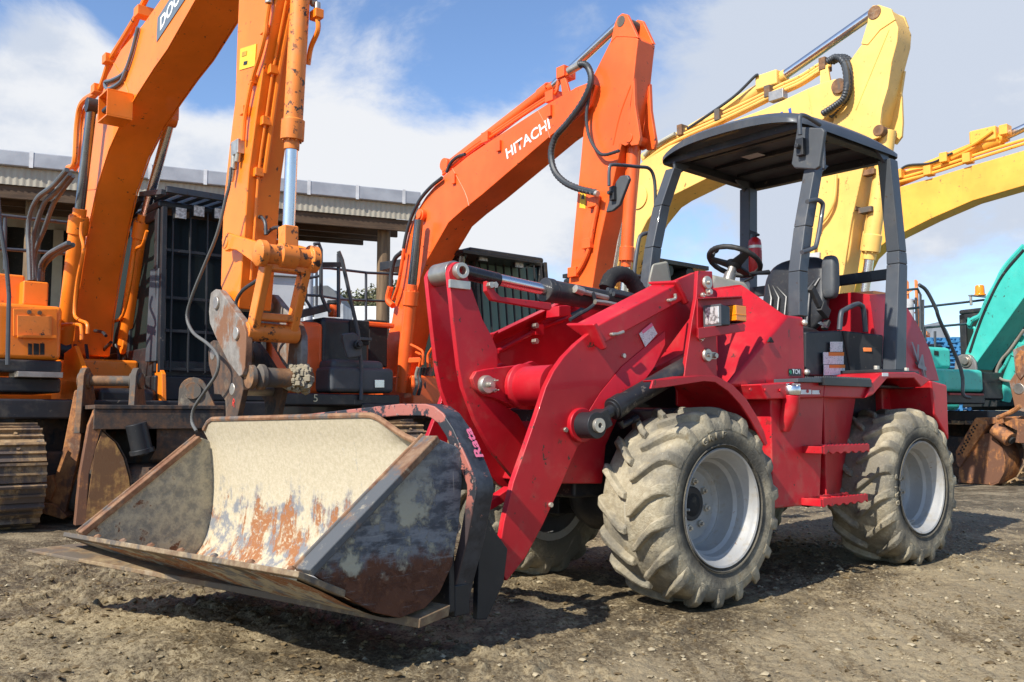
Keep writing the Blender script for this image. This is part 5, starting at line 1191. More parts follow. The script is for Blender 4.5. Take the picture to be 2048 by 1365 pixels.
xplate(-80, 719, 124, 745, .86, 'step_box', BLACKP, 1.0); xplate(36, 744, 126, 755, .98, 'step_tread', STEEL, .35, bev=.003); xplate(-80, 755, 122, 785, .84, 'lower_skirt', BLACKP, 1.0)
bbox('deck', dn_ex, BLACKP, -2.4, .95, -1.25, 1.35, .88, 1.05, .02)
bbox('swing_ring', dn_ex, BLIRON, -.6, .6, -.6, .6, .55, .90, .02)
bbox('engine_hood', dn_ex, DORANGE, -2.2, -.9, -1.2, 1.2, 1.05, 2.05, .08); bbox('counterweight', dn_ex, DORANGE, -2.6, -2.15, -1.25, 1.25, .95, 2.05, .12)
bbox('boom_mount', dn_ex, DORANGE, -.5, .30, -.30, .30, .95, 1.45, .03); bbox('valve_cover', dn_ex, BLACKP, .3, .86, -.22, .30, .80, 1.16, .05)
for y in (-.36, .36): MB().prism([(.1, y, .95), (.95, y, .95), (.9, y, 1.30), (.55, y, 1.55), (.2, y, 1.5)], (0, .04 if y < 0 else -.04, 0)).build('mount_plate', DORANGE, dn_ex, .006)
for pts, y in (([(150, 690), (152, 720), (165, 745), (170, 780)], -.2), ([(172, 690), (176, 730), (172, 775)], -.1), ([(222, 685), (206, 705), (203, 740), (205, 780)], .12), ([(232, 690), (238, 720), (224, 750), (215, 775)], .2), ([(190, 662), (205, 665), (212, 672)], .0)): hose(dn_ex, D.Y(y, *[(u, v) for u, v in pts]), .016, BLACKP, ribs=False)
# hoses from the boom to the hose box
hc = plain('grey_ribbed_hose', (.085, .095, .10), .55)
for pts, y in (([(134, 340), (106, 372), (76, 396), (60, 430), (56, 470), (58, 510), (60, 562)], -.62), ([(140, 348), (112, 384), (90, 405), (76, 440), (66, 480), (64, 520), (66, 562)], -.56), ([(146, 352), (118, 390), (104, 415), (88, 460), (72, 500), (68, 530), (70, 562)], -.50), ([(138, 486), (118, 496), (96, 510), (82, 530), (79, 562)], -.52), ([(146, 490), (126, 500), (104, 514), (87, 535), (84, 562)], -.48)):
    rib_hose(dn_ex, D.Y(y, *pts), .024, hc)
rl = bpy.data.objects.new('handrail', None); COL.objects.link(rl); rl.parent = dn_ex
for pts, x in (([(-60, 425), (0, 431), (136, 446)], -.6), ([(-60, 495), (0, 498), (136, 508)], -.6), ([(10, 436), (10, 540)], -.6), ([(-8, 350), (0, 450), (12, 520), (18, 590), (15, 730)], .9)): MB().tube(D.X(x, *pts), .018, 8).build('rail', GREYP, rl)
# cab
zc = D.X(.75, (318, 393), (318, 745)); yL_ = D.X(.75, (321, 600))[0].y
cb_ = cab(dn_ex, D, .70, .75, yL_ + 1.02, yL_, zc[0].z - .10, zc[1].z, 6, BLACKP, GLS, xr=-.95, hz=(.02, .25, .45, .74))
for k in range(9):
    xx = .62 - k * .0
m = MB()
for k in range(8): y = yL_ + .05 + .13 * k; m.bar((-.5, y, zc[0].z + .10), (.95, y, zc[0].z + .02), .07, .035)
m.bar((.95, yL_ - .05, zc[0].z + .03), (.95, yL_ + 1.08, zc[0].z + .03), .05, .06); m.bar((.30, yL_ - .07, zc[0].z + .10), (.95, yL_ - .07, zc[0].z - .0), .05, .05); m.bar((-.9, yL_ - .07, zc[0].z - .35), (.30, yL_ - .07, zc[0].z + .06), .05, .05)
m.build('roof_guard', GREYP, cb_, .004)
for (u, v) in ((362, 427), (398, 423), (439, 428)): c = D.X(.86, (u, v))[0]; l_ = MB().box(c.x - .06, c.x, c.y - .055, c.y + .055, c.z - .055, c.z + .055).build('work_lamp', BLACKP, cb_, .006); MB().box(c.x, c.x + .008, c.y - .05, c.y + .05, c.z - .05, c.z + .05).build('lens', LAMPW.m, l_)
bbox('cab_base', dn_ex, BLACKP, -.95, .80, yL_ - .05, yL_ + 1.08, 1.05, zc[1].z - .03, .02)
m = MB().hexa([(.78, yL_ - .04, zc[1].z + .1), (.78, yL_ + .06, zc[1].z + .1), (.60, yL_ + .02, zc[1].z + .1), (.60, yL_ - .08, zc[1].z + .1)], [(.73, yL_ - .02, zc[1].z + 1.0), (.73, yL_ + .06, zc[1].z + 1.0), (.60, yL_ + .02, zc[1].z + 1.0), (.60, yL_ - .06, zc[1].z + 1.0)]); m.build('door_post', GREYP, cb_, .01)
SEATC = plain('grey_seat_cloth', (.14, .14, .13), .8); cushion('s', (-.1, yL_ + .5, zc[1].z + .85), .08, .24, .35, -.15, SEATC).build('cab_seat', SEATC, cb_)
track(dn_ex, -1.06, -2.0, 1.50, .82, .60); track(dn_ex, 1.06, -2.0, 1.50, .82, .60)
bbox('carbody', dn_ex, BLIRON, -.9, .9, -.85, .85, .30, .60, .03)

# loose tilting bucket standing in front of the tracks
K = Fr(-3.46, 7.30, -34)     # x runs along the bucket's width, away from the camera; opening looks to the left
tb_ = thing('tilt_bucket', 'rusty black tilting bucket standing on its lip before the orange excavator tracks', 'excavator bucket', K)
near = K.Y(0, (1, 1))
def KX(x, *p): return K.X(x, *p)
sp1 = KX(0, (140, 1050), (165, 1057), (172, 1050), (262, 985), (255, 940), (238, 890), (204, 866), (190, 835), (186, 812), (205, 812), (192, 812), (178, 860), (160, 960))
side_o = KX(0, (168, 1054), (262, 988), (258, 955), (247, 915), (230, 885), (205, 864))
m = MB().prism(KX(0, (150, 1052), (172, 1050), (178, 950), (200, 866), (212, 812), (193, 812), (178, 850), (160, 950)), (.10, 0, 0)); m.build('side_cutter', RUSTY, tb_, .006)
RY = rusty('yellowed_rust', (.19, .085, .035), (.42, .24, .08), (.15, .075, .035), .45, .2)
m = MB().prism(side_o + KX(0, (190, 900)), (.025, 0, 0)); m.build('side_plate', RY, tb_, .004)
sb_ = [V((1.5, p.y, p.z)) for p in side_o]; m = MB().prism(sb_ + [V((1.5, p.y, p.z)) for p in KX(0, (190, 900))], (-.025, 0, 0)); m.build('side_plate', IRON, tb_, .004)
zlip = .0
m = MB().prism([V((1.42, p.y + .05, p.z)) for p in KX(0, (150, 1052), (176, 1050), (190, 950), (206, 866), (208, 775), (196, 770), (178, 850), (158, 950))], (.10, 0, 0)); m.build('side_cutter', RUSTY, tb_, .006)
back = KX(.02, (262, 990), (259, 955), (248, 915), (232, 885), (206, 862), (212, 812))
far_ = [V((1.48, p.y, p.z)) for p in back]
m = MB().sheet(back, far_, (0, -.02, -.01)); m.build('back_shell', BLIRON, tb_, .003)
yb_ = min(p.y for p in back)
a_ = KX(.0, (190, 812))[0]; 
tbm = KX(.0, (188, 810))[0]
m = MB().box(-.03, 1.52, tbm.y - 1.05, tbm.y, tbm.z - .035, tbm.z); m.build('top_plate', BLIRON, tb_, .006)
m = MB().box(-.02, .02, tbm.y - 1.05, tbm.y - .0, tbm.z - .20, tbm.z - .036).box(.0, 1.5, tbm.y - 1.0, tbm.y - .95, .35, tbm.z - .036); m.build('top_frame', BLIRON, tb_, .006)
m = MB().sheet([V((.12, tbm.y - .42, tbm.z - .05)), V((.03, tbm.y - .50, tbm.z - .15)), V((.02, tbm.y - .50, tbm.z - .36)), V((.06, tbm.y - .46, tbm.z - .46))], [V((.12, tbm.y - .95, tbm.z - .05)), V((.03, tbm.y - .98, tbm.z - .15)), V((.02, tbm.y - .98, tbm.z - .36)), V((.06, tbm.y - .95, tbm.z - .46))], (.02, 0, 0)); m.build('cylinder_cover', BLIRON, tb_, .004)
c = KX(-.06, (272, 848), (285, 905)); MB().cyl(c[0], c[1], .085, n=24).cyl(c[1] - (c[1] - c[0]) * .12, c[1] + (c[1] - c[0]) * .04, .10, n=24).cyl(c[1], c[1] + (c[1] - c[0]) * .10, .045).build('tilt_cylinder', BLACKP, tb_, .005)
m = MB().box(.03, 1.5, tbm.y - .95, tbm.y - .25, .04, .50); m.build('shell_core', BLIRON, tb_, .10)
# second, rusty digging bucket behind it
K2 = Fr(-4.05, 7.75, 82)
db = thing('digging_bucket', 'rusty brown digging bucket with twin pin ears behind the tilting bucket', 'excavator bucket', Fr(-4.05, 7.75, 82))
e1_, e2_ = K2.Y(0, (164, 762), (272, 770)); r1_, r2_ = .10, .075
for k, xx in enumerate((e1_.x, e1_.x + .95 * (e2_.x - e1_.x))):
    m = MB(); cc = V((xx, 0, e1_.z)); pts = arc(cc, .115, 20, 160, 8, (0, 1, 0), (0, 0, 1)); m.prism(pts + [V((xx, -.16, e1_.z - .45)), V((xx, .42, e1_.z - .45))], (.05, 0, 0)); m.build('ear', IRON, db, .006)
    MB().cyl((xx - .025, 0, e1_.z), (xx + .075, 0, e1_.z), .07).build('ear_boss', IRON, db, .004)
MB().cyl((e1_.x, 0, e1_.z), (e2_.x, 0, e1_.z), .045).build('pin', IRON, db)
sq = K2.Y(-.02, (70, 1018), (128, 1035), (160, 900), (172, 790), (158, 778), (148, 782), (125, 900), (100, 985))
sq = [V((p.x, p.y, p.z)) for p in sq]
m = MB().prism(sq, (0, .06, 0)); m.build('side_plate', RUSTY, db, .01)
m = MB().box(sq[0].x + .15, e2_.x + .1, .05, .75, .06, e1_.z - .40); m.build('bucket_body', IRON, db, .12)
tq = K2.Y(-.05, (74, 990), (82, 955), (104, 950), (112, 975), (100, 1004)); m = MB().prism(tq, (0, .12, 0)); m.build('side_tooth', RUSTY, db, .012)
m = MB(); 
tq = K2.Y(-.06, (58, 1020), (78, 1004), (112, 1010), (134, 1034), (126, 1040)); m.prism(tq, (0, .7, 0)); m.build('cutting_lip', RUSTY, db, .01)
c = K2.Y(.5, (388, 782))[0]
K3 = Fr(-2.55, 8.0, 80); d3 = thing('bucket', 'rust brown bucket ear standing beside the black excavator hitch plates', 'excavator bucket', K3)
c = K3.Y(0, (386, 782))[0]; m = MB(); pts = arc(c, .12, 10, 170, 8, (1, 0, 0), (0, 0, 1)); m.prism(pts + [V((c.x - .14, 0, .35)), V((c.x + .5, 0, .35))], (0, .05, 0)); m.build('ear', IRON, d3, .006); MB().cyl((c.x, -.03, c.z), (c.x, .08, c.z), .075).build('ear_boss', IRON, d3, .004)
m = MB().box(c.x - .5, c.x + .6, .05, .6, .02, .62); m.build('bucket_body', IRON, d3, .1)
# ------------------------------------------------------------------ red-orange excavator in the middle
def excavator_base(ex, mat, rear=-2.3, hood_h=1.95, tracks=True):
    bbox('deck', ex, BLACKP, rear + .2, .95, -1.2, 1.25, .88, 1.05, .02); bbox('swing_ring', ex, BLIRON, -.6, .6, -.6, .6, .55, .90, .02)
    bbox('engine_hood', ex, mat, rear + .2, -.9, -1.15, 1.15, 1.05, hood_h, .08); bbox('counterweight', ex, mat, rear - .2, rear + .24, -1.2, 1.2, .95, hood_h, .12)
    bbox('boom_mount', ex, mat, -.5, .55, -.28, .28, .95, 1.40, .03)
    if tracks:
        track(ex, -1.05, -1.7, 1.7, .84, .55, .2); track(ex, 1.05, -1.7, 1.7, .84, .55, .2); bbox('carbody', ex, BLIRON, -.9, .9, -.85, .85, .30, .60, .03)
Hf = Fr(-1.34, 11.5, 140)
hx = thing('excavator', 'red-orange excavator in the middle with white lettering on its boom', 'excavator', Hf)
excavator_base(hx, HORANGE)
W_ = .18
up_ = Hf.Y(-W_, (758, 745), (765, 712), (783, 643), (793, 588), (807, 509), (819, 455), (834, 422), (851, 394), (881, 357), (936, 312), (991, 275), (1096, 207), (1150, 176), (1178, 165))
lo_ = Hf.Y(-W_, (790, 760), (800, 715), (815, 650), (836, 575), (855, 519), (875, 484), (897, 446), (925, 421), (963, 391), (1040, 325), (1104, 270), (1150, 237), (1172, 220))
boom = MB().prism(up_ + [up_[-1] + V((.09, 0, -.05)), lo_[-1] + V((.06, 0, .03))] + lo_[::-1], (0, 2 * W_, 0)).build('boom', HORANGE, hx, .012)
m = MB().prism(Hf.Y(-W_ - .012, (1124, 206), (1139, 250), (1178, 217), (1183, 185), (1176, 166), (1150, 176)), (0, .011, 0)); m.build('boom_nose_plate', HORANGE, boom, .004)
c = Hf.Y(-W_ - .02, (1172, 182))[0]; MB().cyl(c, c + V((0, .4, 0)), .07).build('pin', HORANGE, boom, .006)
c = Hf.Y(-W_ - .06, (839, 430))[0]; MB().cyl(c, c + V((0, .5, 0)), .075).cyl(c + V((0, -.02, 0)), c, .05).build('cylinder_pin', HORANGE, boom, .006)
b_ = Hf.Y(-W_ - .004, (1014, 319), (1101, 257)); xd_ = (b_[1] - b_[0]).normalized(); yd_ = V((-xd_.z, 0, xd_.x)); hgt = (Hf.Y(-W_ - .004, (1013, 296))[0] - b_[0]).length
text('HITACHI', 'name_lettering', WHITE, boom, b_[0], xd_, yd_, (b_[1] - b_[0]).length, hgt * .95, bold=.02)
m = MB()
for (u, v) in ((997, 292), (1098, 222), (907, 358)): c = Hf.Y(-W_ - .02, (u, v))[0]; m.box(c.x - .03, c.x + .03, c.y - .01, c.y + .02, c.z - .06, c.z + .06)
m.each('hose_clip', HORANGE, boom, .004)
weld(boom, Hf, -W_ - .001, HORANGE, (905, 338), (930, 385), (938, 412)); weld(boom, Hf, -W_ - .001, HORANGE, (1076, 222), (1092, 252), (1100, 276)); weld(boom, Hf, -W_ - .001, HORANGE, (818, 468), (860, 505))
# stick
bs = Hf.Y(-.125, (1229, 46), (1221, 82), (1203, 118), (1186, 152), (1170, 219), (1162, 312), (1147, 469), (1141, 533), (1134, 590)); fs_ = Hf.Y(-.125, (1276, 78), (1272, 110), (1266, 168), (1258, 234), (1240, 300), (1218, 400), (1200, 480), (1190, 540), (1182, 590))
stick = MB().prism(bs + fs_[::-1], (0, .25, 0)).build('stick', HORANGE, hx, .012)
hd = Hf.Y(-.13, (1221, 86), (1229, 48), (1235, 34), (1244, 27), (1254, 29), (1264, 50), (1276, 76), (1250, 74), (1232, 74))
for y in (-.13, .09): MB().prism([V((p.x, y, p.z)) for p in hd], (0, .04, 0)).build('stick_ear', HORANGE, stick, .006)
c = Hf.Y(-.135, (1241, 43))[0]; MB().cyl(c, c + V((0, .27, 0)), .055).build('pin', IRON, stick, .004)
pl2 = Hf.Y(-.126, (1221, 86), (1232, 74), (1277, 78), (1272, 84), (1236, 80), (1226, 92)); 
weld(stick, Hf, -.126, HORANGE, (1262, 170), (1240, 230), (1226, 290))
lg = Hf.Y(-.128, (1268, 160), (1260, 210), (1258, 240), (1265, 268), (1261, 287), (1250, 292), (1240, 288), (1236, 300), (1248, 240), (1262, 170))
for y in (-.128, .088): MB().prism([V((p.x + .0, y, p.z)) for p in lg], (0, .04, 0)).build('cylinder_lug', HORANGE, stick, .006)
lg2 = Hf.Y(-.13, (1268, 156), (1270, 210), (1276, 250), (1280, 275), (1276, 290), (1262, 292), (1256, 280), (1258, 230))
for y in (-.13, .09): MB().prism([V((p.x, y, p.z)) for p in lg2], (0, .04, 0)).build('cylinder_lug', HORANGE, stick, .006)
c = Hf.Y(-.14, (1257, 276))[0]; MB().cyl(c, c + V((0, .28, 0)), .045).build('pin', HORANGE, stick, .004)
pa = Hf.Y(0, (1268, 268), (1252, 535), (1246, 600)); cc_ = cyl_part('bucket_cylinder', hx, pa[0], pa[1], pa[2], .062, .04, HORANGE); m = MB().box(pa[0].x - .05, pa[0].x + .05, -.08, .08, pa[0].z - .12, pa[0].z - .02); m.build('cylinder_eye', HORANGE, cc_, .01)
pipe(cc_, Hf.Y(.10, (1279, 300), (1276, 340), (1268, 430), (1262, 500)), .016, HORANGE)
YL2 = YL; q = Hf.Y(-.128, (1159, 416), (1171, 418), (1172, 388), (1161, 384)); wl2 = label_plate('warning_label', q, YL2, stick); q = Hf.Y(-.131, (1162, 398), (1169, 399), (1167, 388), (1166, 388)); label_plate('label_mark', q, BLACKP, wl2)
pipe(stick, Hf.Y(-.15, (1197, 392), (1193, 420), (1187, 450), (1180, 490), (1172, 515), (1162, 535), (1150, 552)), .024, HORANGE); 
m = MB()
for (u, v) in ((1190, 405), (1178, 488), (1150, 545)): c = Hf.Y(-.14, (u, v))[0]; m.box(c.x - .07, c.x + .05, c.y - .04, c.y + .02, c.z - .05, c.z + .05)
m.each('pipe_bracket', HORANGE, stick, .006)
for k in range(4): rib_hose(stick, Hf.Y(-.05 + .03 * k, (1217 + 5 * k, 420), (1212 + 5 * k, 450), (1202 + 5.5 * k, 500), (1194 + 5.5 * k, 545), (1190 + 5 * k, 580)), .010, plain('dark_hose', (.05, .04, .035), .6))
# arm cylinder on the boom's back
pa = Hf.Y(0, (900, 332), (1108, 172), (1242, 46)); ac = cyl_part('arm_cylinder', hx, pa[0], pa[1], pa[2], .068, .045, HORANGE); c = pa[0]; MB().cyl(c + V((0, -.1, 0)), c + V((0, .1, 0)), .08).build('cylinder_eye', HORANGE, ac, .006)
for y, off in ((-.12, 0), (-.09, -5)): pipe(boom, Hf.Y(y, (886, 350 + off), (936, 306 + off), (1000, 262 + off), (1060, 222 + off), (1108, 190 + off), (1116, 172 + off), (1120, 160 + off), (1142, 145 + off)), .018, HORANGE)
m = MB().prism(Hf.Y(-.14, (1120, 158), (1128, 150), (1134, 168), (1142, 196), (1138, 200), (1124, 190)), (0, .03, 0)); m.each('pipe_bracket', HORANGE, boom, .004)
m = MB()
for (u, v) in ((975, 278), (1104, 196), (1127, 148)): c = Hf.Y(-.11, (u, v))[0]; m.box(c.x - .06, c.x + .06, c.y - .05, c.y + .12, c.z - .05, c.z + .07)
m.each('pipe_clamp', HORANGE, boom, .006)
rib_hose(hx, Hf.Y(-.24, (1143, 140), (1162, 129), (1176, 135), (1182, 162), (1166, 203), (1135, 246), (1112, 273), (1102, 305), (1108, 340), (1127, 363), (1155, 377), (1192, 386)), .036)
rib_hose(hx, Hf.Y(-.20, (1184, 165), (1176, 205), (1173, 240), (1179, 275), (1195, 303), (1210, 310), (1238, 302)), .018)
MB().tube(Hf.Y(-.24, (1138, 143), (1160, 130)), .042, 10).tube(Hf.Y(-.24, (1160, 379), (1196, 388)), .03, 10).each('hose_fitting', ZINC, hx)
hose(hx, Hf.Y(-.16, (930, 309), (915, 314), (902, 326), (893, 345)), .02, ribs=False); hose(hx, Hf.Y(-.22, (884, 356), (862, 374), (840, 400), (824, 432), (813, 468), (807, 498)), .022, ribs=False); hose(hx, Hf.Y(-.24, (803, 505), (790, 518), (783, 545), (781, 575)), .028, ribs=False)
pipe(hx, Hf.Y(-.26, (808, 498), (802, 540), (795, 575), (786, 600)), .022, HORANGE); pipe(hx, Hf.Y(-.26, (781, 574), (776, 600), (786, 612)), .04, HORANGE)
# boom cylinders
for pts, y in (([(803, 785), (824, 570), (838, 440)], -.32), ([(888, 800), (905, 640), (925, 500)], .30)):
    p = Hf.Y(y, *pts); cyl_part('boom_cylinder', hx, p[0], p[1], p[2], .082, .055, DORANGE if y > 5 else HORANGE, plain('dark_chrome_rod', (.16, .16, .17), .25, .9, .02), 1.2)
for k, pts in enumerate(([(822, 690), (838, 698), (846, 706), (845, 730)], [(832, 705), (842, 712), (838, 735)], [(876, 650), (874, 680), (862, 700), (856, 712), (856, 735)], [(880, 655), (876, 690), (866, 706), (864, 735)])): pipe(hx, Hf.Y(-.40 + .15 * k, *pts), .016, HORANGE, 'cylinder_pipe', 4)
for k in range(5): hose(hx, Hf.Y(-.30 + .10 * k, (836 + 7 * k, 735), (832 + 7 * k, 752), (834 + 7.5 * k, 770), (828 + 9 * k, 790)), .020, plain('pale_hose', (.22, .20, .16), .6) if k in (0, 4) else HOSE, ribs=False); 
MB().bar(Hf.Y(-.36, (800, 722))[0], Hf.Y(-.20, (848, 720))[0], .05, .06).bar(Hf.Y(.1, (858, 722))[0], Hf.Y(.3, (896, 722))[0], .05, .06).each('pipe_bar', HORANGE, hx, .006)
# cab
zc = Hf.X(.60, (1000, 505), (1000, 690)); yl_ = Hf.X(.62, (958, 560))[0].y; yl2 = Hf.X(.62, (1092, 600))[0].y
hc_ = cab(hx, Hf, .52, .72, yl2, yl_ - .05, zc[0].z - .05, 1.12, 9, BLACKP, GLG, xr=-.9, hz=(.22, .0, .98))
q = [Hf.on('x', .95, 924, 507), Hf.on('x', .95, 1079, 516)]
m = MB().hexa([(.98, q[0].y, q[0].z), (.98, q[1].y, q[0].z), (-.95, q[1].y, q[0].z + .02), (-.95, q[0].y, q[0].z + .02)], [(.98, q[0].y, q[0].z + .045), (.98, q[1].y, q[0].z + .045), (-.95, q[1].y, q[0].z + .14), (-.95, q[0].y, q[0].z + .14)]); m.build('roof_guard', BLACKP, hc_, .008)
m = MB()
for y in (q[0].y + .1, q[1].y - .1): m.bar((.55, y, zc[0].z - .05), (.9, y, q[0].z + .0), .04, .05)
m.each('guard_stay', BLACKP, hc_, .004)
for (u, v) in ((966, 513), (1038, 527)): c = Hf.X(.85, (u, v))[0]; l_ = MB().box(c.x - .06, c.x, c.y - .07, c.y + .07, c.z - .06, c.z + .05).build('work_lamp', BLACKP, hc_, .006); MB().hexa([(c.x, c.y - .065, c.z - .055), (c.x, c.y + .065, c.z - .055), (c.x, c.y + .065, c.z + .045), (c.x, c.y - .065, c.z + .045)], [(c.x + .02, c.y - .06, c.z - .06), (c.x + .02, c.y + .06, c.z - .06), (c.x + .01, c.y + .06, c.z + .04), (c.x + .01, c.y - .06, c.z + .04)]).build('lens', LAMPW.m, l_)
cushion('s', (-.1, (yl_ + yl2) / 2, 2.0), .08, .24, .38, -.15, SEATC).build('cab_seat', SEATC, hc_)
m = MB().prism(Hf.X(.85, (1098, 593), (1110, 595), (1118, 604), (1115, 612), (1102, 610)), (-.05, 0, 0)); m.build('mirror', BLACKP, hx, .008)
# right hand side: body panel, black box, mirror, rails
def hp(u0, v0, u1, v1, x, name, mat, dep=.5, bev=.02, par=hx):
    q = Hf.X(x, (u0, v1), (u1, v1), (u1, v0), (u0, v0)); ym, yM = min(p.y for p in q), max(p.y for p in q); return MB().box(x - dep, x, ym, yM, (q[0].z + q[1].z) / 2, (q[2].z + q[3].z) / 2).build(name, mat, par, bev)
hp(540, 641, 646, 790, .62, 'side_body', HORANGE, 1.6, .06); hp(642, 637, 741, 740, .60, 'black_tank', BLACKP, .6, .07); hp(700, 642, 738, 690, .615, 'tank_recess', DARK, .02, .004)
hp(661, 735, 789, 786, .95, 'tool_box', DGREY, .5, .05); hp(664, 720, 770, 746, .90, 'tool_box_lid', DGREY, .5, .06); q = Hf.X(.955, (749, 776), (768, 776), (768, 760), (749, 760)); MB().prism(q, (.01, 0, 0)).build('handle_recess', CHROME, hx, .004)
hp(560, 788, 800, 812, .92, 'lower_skirt', BLACKP, 1.2); q = Hf.X(.925, (627, 804))[0]; text('5', 'number_mark', plain('cream_mark', (.6, .55, .35)), hx, q, (0, 1, 0), (0, 0, 1), .05, .08)
hp(738, 640, 775, 735, .10, 'engine_cover', DARK, .3); hp(735, 645, 790, 655, .12, 'cover_edge', HORANGE, .3)
rl = bpy.data.objects.new('handrail', None); COL.objects.link(rl); rl.parent = hx
for x, pts, r in ((.55, [(628, 489), (638, 488), (642, 500), (642, 590), (648, 605), (660, 625)], .022), (.5, [(677, 508), (677, 635)], .022), (.95, [(677, 503), (684, 520), (716, 665), (723, 740), (722, 800)], .022), (.5, [(602, 560), (640, 552)], .016), (.5, [(598, 590), (640, 592)], .016), (.5, [(612, 545), (612, 600), (625, 622)], .018), (-.6, [(634, 536), (660, 537), (735, 546), (798, 549)], .018), (-.6, [(640, 592), (680, 599), (776, 603)], .016), (-.6, [(732, 546), (732, 642)], .018), (-.6, [(633, 536), (633, 620)], .018)):
    MB().tube(Hf.X(x, *pts), r, 8).build('rail', GREYP, rl)
q = Hf.X(.52, (637, 535), (683, 535), (683, 525), (637, 525)); MB().prism(q, (.02, 0, 0)).build('rail_plate', BLACKP, rl, .004)
q = Hf.X(.56, (590, 640), (660, 622), (660, 606), (590, 625)); MB().prism(q, (-.3, 0, 0)).build('walkway_edge', BLACKP, hx, .004)
c = Hf.X(.35, (668, 634), (668, 610)); MB().cyl(c[0], c[1], .07).build('cap', HORANGE, hx, .01); MB().cyl(c[1], c[1] + V((0, 0, .05)), .08).build('filler_cap', BLACKP, hx, .01)
q = Hf.X(1.05, (685, 668), (710, 665), (718, 672), (725, 705), (722, 714), (697, 718), (691, 700)); mr = MB().prism(q, (-.05, 0, 0)).build('mirror', DGREY, hx, .02); c = Hf.X(1.06, (714, 690))[0]; MB().cyl(c, c + V((.05, 0, 0)), .05).cyl(c + V((.05, 0, 0)), c + V((.08, 0, 0)), .03).build('mirror_knob', BLACKP, mr, .006)
hp(715, 675, 744, 681, .80, 'step', DGREY, .3, .005)

# ------------------------------------------------------------------ pale yellow excavator behind the canopy
Kf = Fr(1.33, 12.6, 140)
kx = thing('excavator', 'pale yellow excavator behind the loader canopy with its stick hanging down', 'excavator', Kf)
excavator_base(kx, KYELLOW)
W_ = .21
up_ = Kf.Y(-W_, (1190, 700), (1200, 600), (1216, 500), (1240, 410), (1262, 350), (1283, 325), (1337, 292), (1432, 255), (1531, 217), (1614, 178), (1650, 163), (1672, 158))
lo_ = Kf.Y(-W_, (1228, 705), (1240, 620), (1260, 530), (1281, 468), (1295, 441), (1322, 407), (1343, 393), (1405, 362), (1500, 315), (1580, 275), (1640, 243), (1664, 228))
boom = MB().prism(up_ + [up_[-1] + V((.14, 0, -.06)), lo_[-1] + V((.12, 0, .08))] + lo_[::-1], (0, 2 * W_, 0)).build('boom', KYELLOW, kx, .012)
for (u, v, r) in ((1676, 172, .085),): c = Kf.Y(-W_ - .03, (u, v))[0]; MB().cyl(c, c + V((0, .5, 0)), r).build('pin', IRON, boom, .006)
c = Kf.Y(-W_ - .01, (1276, 395))[0]; MB().lathe([(.16, 0), (.16, .008), (.06, .012), (.0, .012)], c, (0, -1, 0), 28).build('pivot_boss', KYELLOW, boom, .003)
b_ = Kf.Y(-W_ - .004, (1440, 307), (1586, 243)); xd_ = (b_[1] - b_[0]).normalized(); yd_ = V((-xd_.z, 0, xd_.x)); hgt = (Kf.Y(-W_ - .004, (1580, 217))[0] - Kf.Y(-W_ - .004, (1583, 245))[0]).length
text('KOMATSU', 'name_lettering', BLUEV, boom, b_[0], xd_, yd_, (b_[1] - b_[0]).length, hgt, bold=.03)
bs = Kf.Y(-.15, (1737, 55), (1728, 82), (1697, 125), (1690, 160), (1672, 215), (1655, 290), (1638, 360), (1615, 490), (1602, 545), (1590, 620)); fs_ = Kf.Y(-.15, (1782, 20), (1796, 55), (1794, 83), (1780, 137), (1768, 195), (1752, 255), (1726, 340), (1703, 440), (1688, 540), (1672, 620))
stick = MB().prism([bs[0]] + bs[1:] + fs_[::-1], (0, .30, 0)).build('stick', KYELLOW, kx, .012)
weld(boom, Kf, -W_ - .001, KYELLOW, (1345, 290), (1360, 335), (1368, 378)); weld(boom, Kf, -W_ - .001, KYELLOW, (1616, 180), (1622, 215), (1630, 248)); weld(stick, Kf, -.151, KYELLOW, (1778, 60), (1745, 140), (1712, 220))
hd = Kf.Y(-.16, (1722, 88), (1735, 45), (1737, 20), (1746, 11), (1758, 10), (1782, 18), (1790, 40), (1760, 60), (1735, 90))
for y in (-.16, .12): MB().prism([V((p.x, y, p.z)) for p in hd], (0, .04, 0)).build('stick_ear', KYELLOW, stick, .006)
c = Kf.Y(-.17, (1748, 25))[0]; MB().cyl(c, c + V((0, .34, 0)), .075).build('pin', IRON, stick, .006)
lg = Kf.Y(-.16, (1783, 128), (1776, 175), (1764, 215), (1760, 245), (1764, 262), (1758, 275), (1744, 280), (1730, 285), (1750, 225), (1766, 160))
for y in (-.16, .12): MB().prism([V((p.x, y, p.z)) for p in lg], (0, .04, 0)).build('cylinder_lug', KYELLOW, stick, .006)
lg = Kf.Y(-.16, (1783, 130), (1788, 180), (1790, 230), (1788, 260), (1776, 276), (1758, 270), (1764, 215), (1776, 170))
MB().prism([V((p.x - .06, .121, p.z)) for p in lg], (0, .04, 0)).build('cylinder_lug', KYELLOW, stick, .006)
c = Kf.Y(-.17, (1756, 261))[0]; MB().cyl(c, c + V((0, .34, 0)), .06).build('pin', IRON, stick, .006)
pa = Kf.Y(0.0, (1776, 262), (1738, 520), (1722, 640)); cc_ = cyl_part('bucket_cylinder', kx, pa[0], pa[1], pa[2], .085, .05, KYELLOW)
for y, pts, r in ((-.20, [(1672, 350), (1668, 400), (1655, 430), (1640, 450), (1630, 480), (1628, 500)], .020), (-.10, [(1725, 345), (1715, 390), (1706, 440), (1695, 520), (1680, 545), (1674, 600)], .018), (-.08, [(1712, 345), (1700, 420), (1690, 500)], .014), (.10, [(1745, 350), (1735, 420), (1722, 500)], .014)): pipe(stick, Kf.Y(y, *pts), r, KYELLOW)
m = MB()
